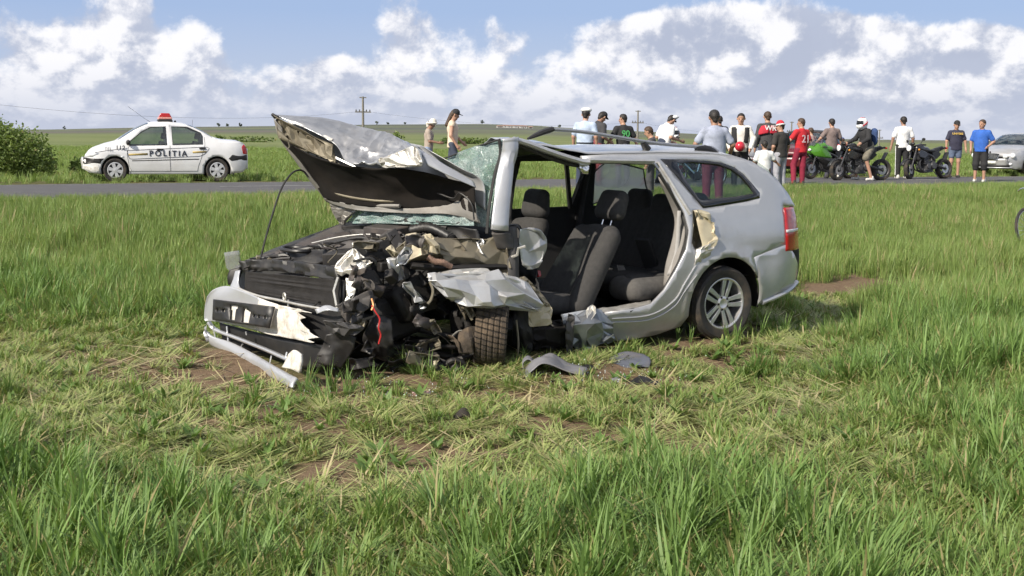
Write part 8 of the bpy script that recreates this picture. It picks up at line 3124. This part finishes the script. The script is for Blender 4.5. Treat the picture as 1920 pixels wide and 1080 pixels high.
GREYTRIM = mat('grey trim plastic', (.17, .17, .185), .55, var=.12, scale=12, dirt=.35)
debris('plastic_cowling', 'arched grey plastic panel lying in front of the torn door hole', 1035, 700,
       [[(-.22, .10, .0), (-.12, .12, .07), (.0, .14, .11), (.12, .14, .05), (.24, .12, .03)], [(-.20, .02, -.01), (-.13, .02, .09), (-.02, .02, .10), (.10, .02, .03), (.24, .02, .04)], [(-.19, -.08, -.02), (-.14, -.09, .04), (-.06, -.08, .08), (.08, -.06, .03), (.22, -.07, .0)]], GREYTRIM, .012, 201)
debris('trim_tube', 'short grey plastic tube beside the arched panel', 990, 692, [[(-.03, .0, -.01), (-.04, .02, .06), (.0, .04, .09), (.04, .02, .06), (.03, 0, -.01)], [(-.03, -.06, -.01), (-.04, -.05, .05), (.0, -.04, .08), (.04, -.05, .05), (.03, -.06, -.01)]], GREYTRIM, 0, 202, (6, 14))
debris('plastic_shard', 'flat blue grey plastic shard lying below the bright sill', 1180, 690, [[(-.14, .16, .05), (.0, .2, .09), (.12, .16, .08)], [(-.12, .05, .03), (.02, .07, .05), (.16, .06, .05)], [(-.06, -.05, .0), (.05, -.05, .015), (.14, -.04, .02)]], mat('blue grey plastic', (.10, .11, .14), .5, var=.1, dirt=.3), .012, 203)
debris('rubber_scrap', 'black rubber scrap in the trodden grass right of the shards', 1207, 722, [[(-.10, .03, .01), (-.02, .06, .05), (.06, .04, .03), (.12, .02, .01)], [(-.09, -.03, .0), (-.02, -.02, .03), (.06, -.03, .02), (.10, -.03, .0)]], BLACKP, .015, 204)
debris('small_fragment', 'small pale plastic fragment between shard and rubber scrap', 1160, 713, [[(-.05, .02, .01), (.05, .02, .03)], [(-.05, -.02, .0), (.05, -.02, .01)]], GREYTRIM, .008, 205, (8, 8))
debris('lamp_fragment', 'small red and white lamp fragment in front of the engine', 790, 740, [[(-.06, .03, .01), (.06, .03, .02)], [(-.06, -.02, .0), (.06, -.02, .01)]], mat('red white lens', (.40, .10, .12), .3, col2=(.6, .5, .5), scale=30), .006, 206, (8, 8))
debris('earth_clod', 'dark clod in the grass below the lamp fragment', 870, 783, [[(-.05, .04, .0), (0, .05, .03), (.05, .04, .0)], [(-.06, 0, .01), (0, 0, .06), (.06, 0, .01)], [(-.05, -.04, .0), (0, -.05, .02), (.05, -.04, .0)]], mat('dark earth', (.03, .025, .02), .95, var=.3), .012, 207, (10, 10), .01)
debris('pale_leaf', 'pale broken leaf on the ground at lower left', 352, 968, [[(-.05, .03, .02), (0, .05, .04), (.05, .03, .03)], [(-.05, -.02, .01), (0, -.03, .02), (.05, -.02, .02)]], mat('pale leaf', (.42, .45, .28), .7), .012, 208, (10, 10), .002, 'leaf')
debris('black_fragment', 'small black fragment next to the arched panel end', 1098, 692, [[(-.05, .02, .0), (.0, .03, .03), (.06, .02, .02)], [(-.05, -.02, .0), (0, -.02, .02), (.06, -.02, .0)]], BLACKP, .01, 209, (8, 8))


# crumbs of safety glass lying round the door hole and the front
def crumbs():
    r = np.random.default_rng(9)
    V, F = [], []
    for cx, cy, sx, sy, n in ((1060, 700, 130, 26, 240), (760, 735, 160, 30, 140), (560, 730, 90, 26, 60), (1200, 690, 120, 22, 80)):
        for _ in range(n):
            p = ground_pt(cx + r.normal() * sx * .6, cy + r.normal() * sy * .6)
            z = float(height(p[0], p[1]))
            s = .003 + .005 * r.random()
            q = r.normal(size=(4, 3))
            q /= np.linalg.norm(q, axis=1, keepdims=True)
            b = len(V)
            V += [tuple(np.array([p[0], p[1], z + .006 + .02 * r.random()]) + v * s) for v in q]
            F += [(b, b + 1, b + 2), (b, b + 2, b + 3), (b, b + 3, b + 1), (b + 1, b + 3, b + 2)]
    o = fast_mesh('glass_crumbs', np.array(V), np.array(F), mat('glass crumb', (.62, .72, .70), .15, var=.3, scale=90, coat=.5), None, False)
    tag(o, 'crumbs of broken safety glass strewn round the wreck', None, None, 'stuff')


crumbs()
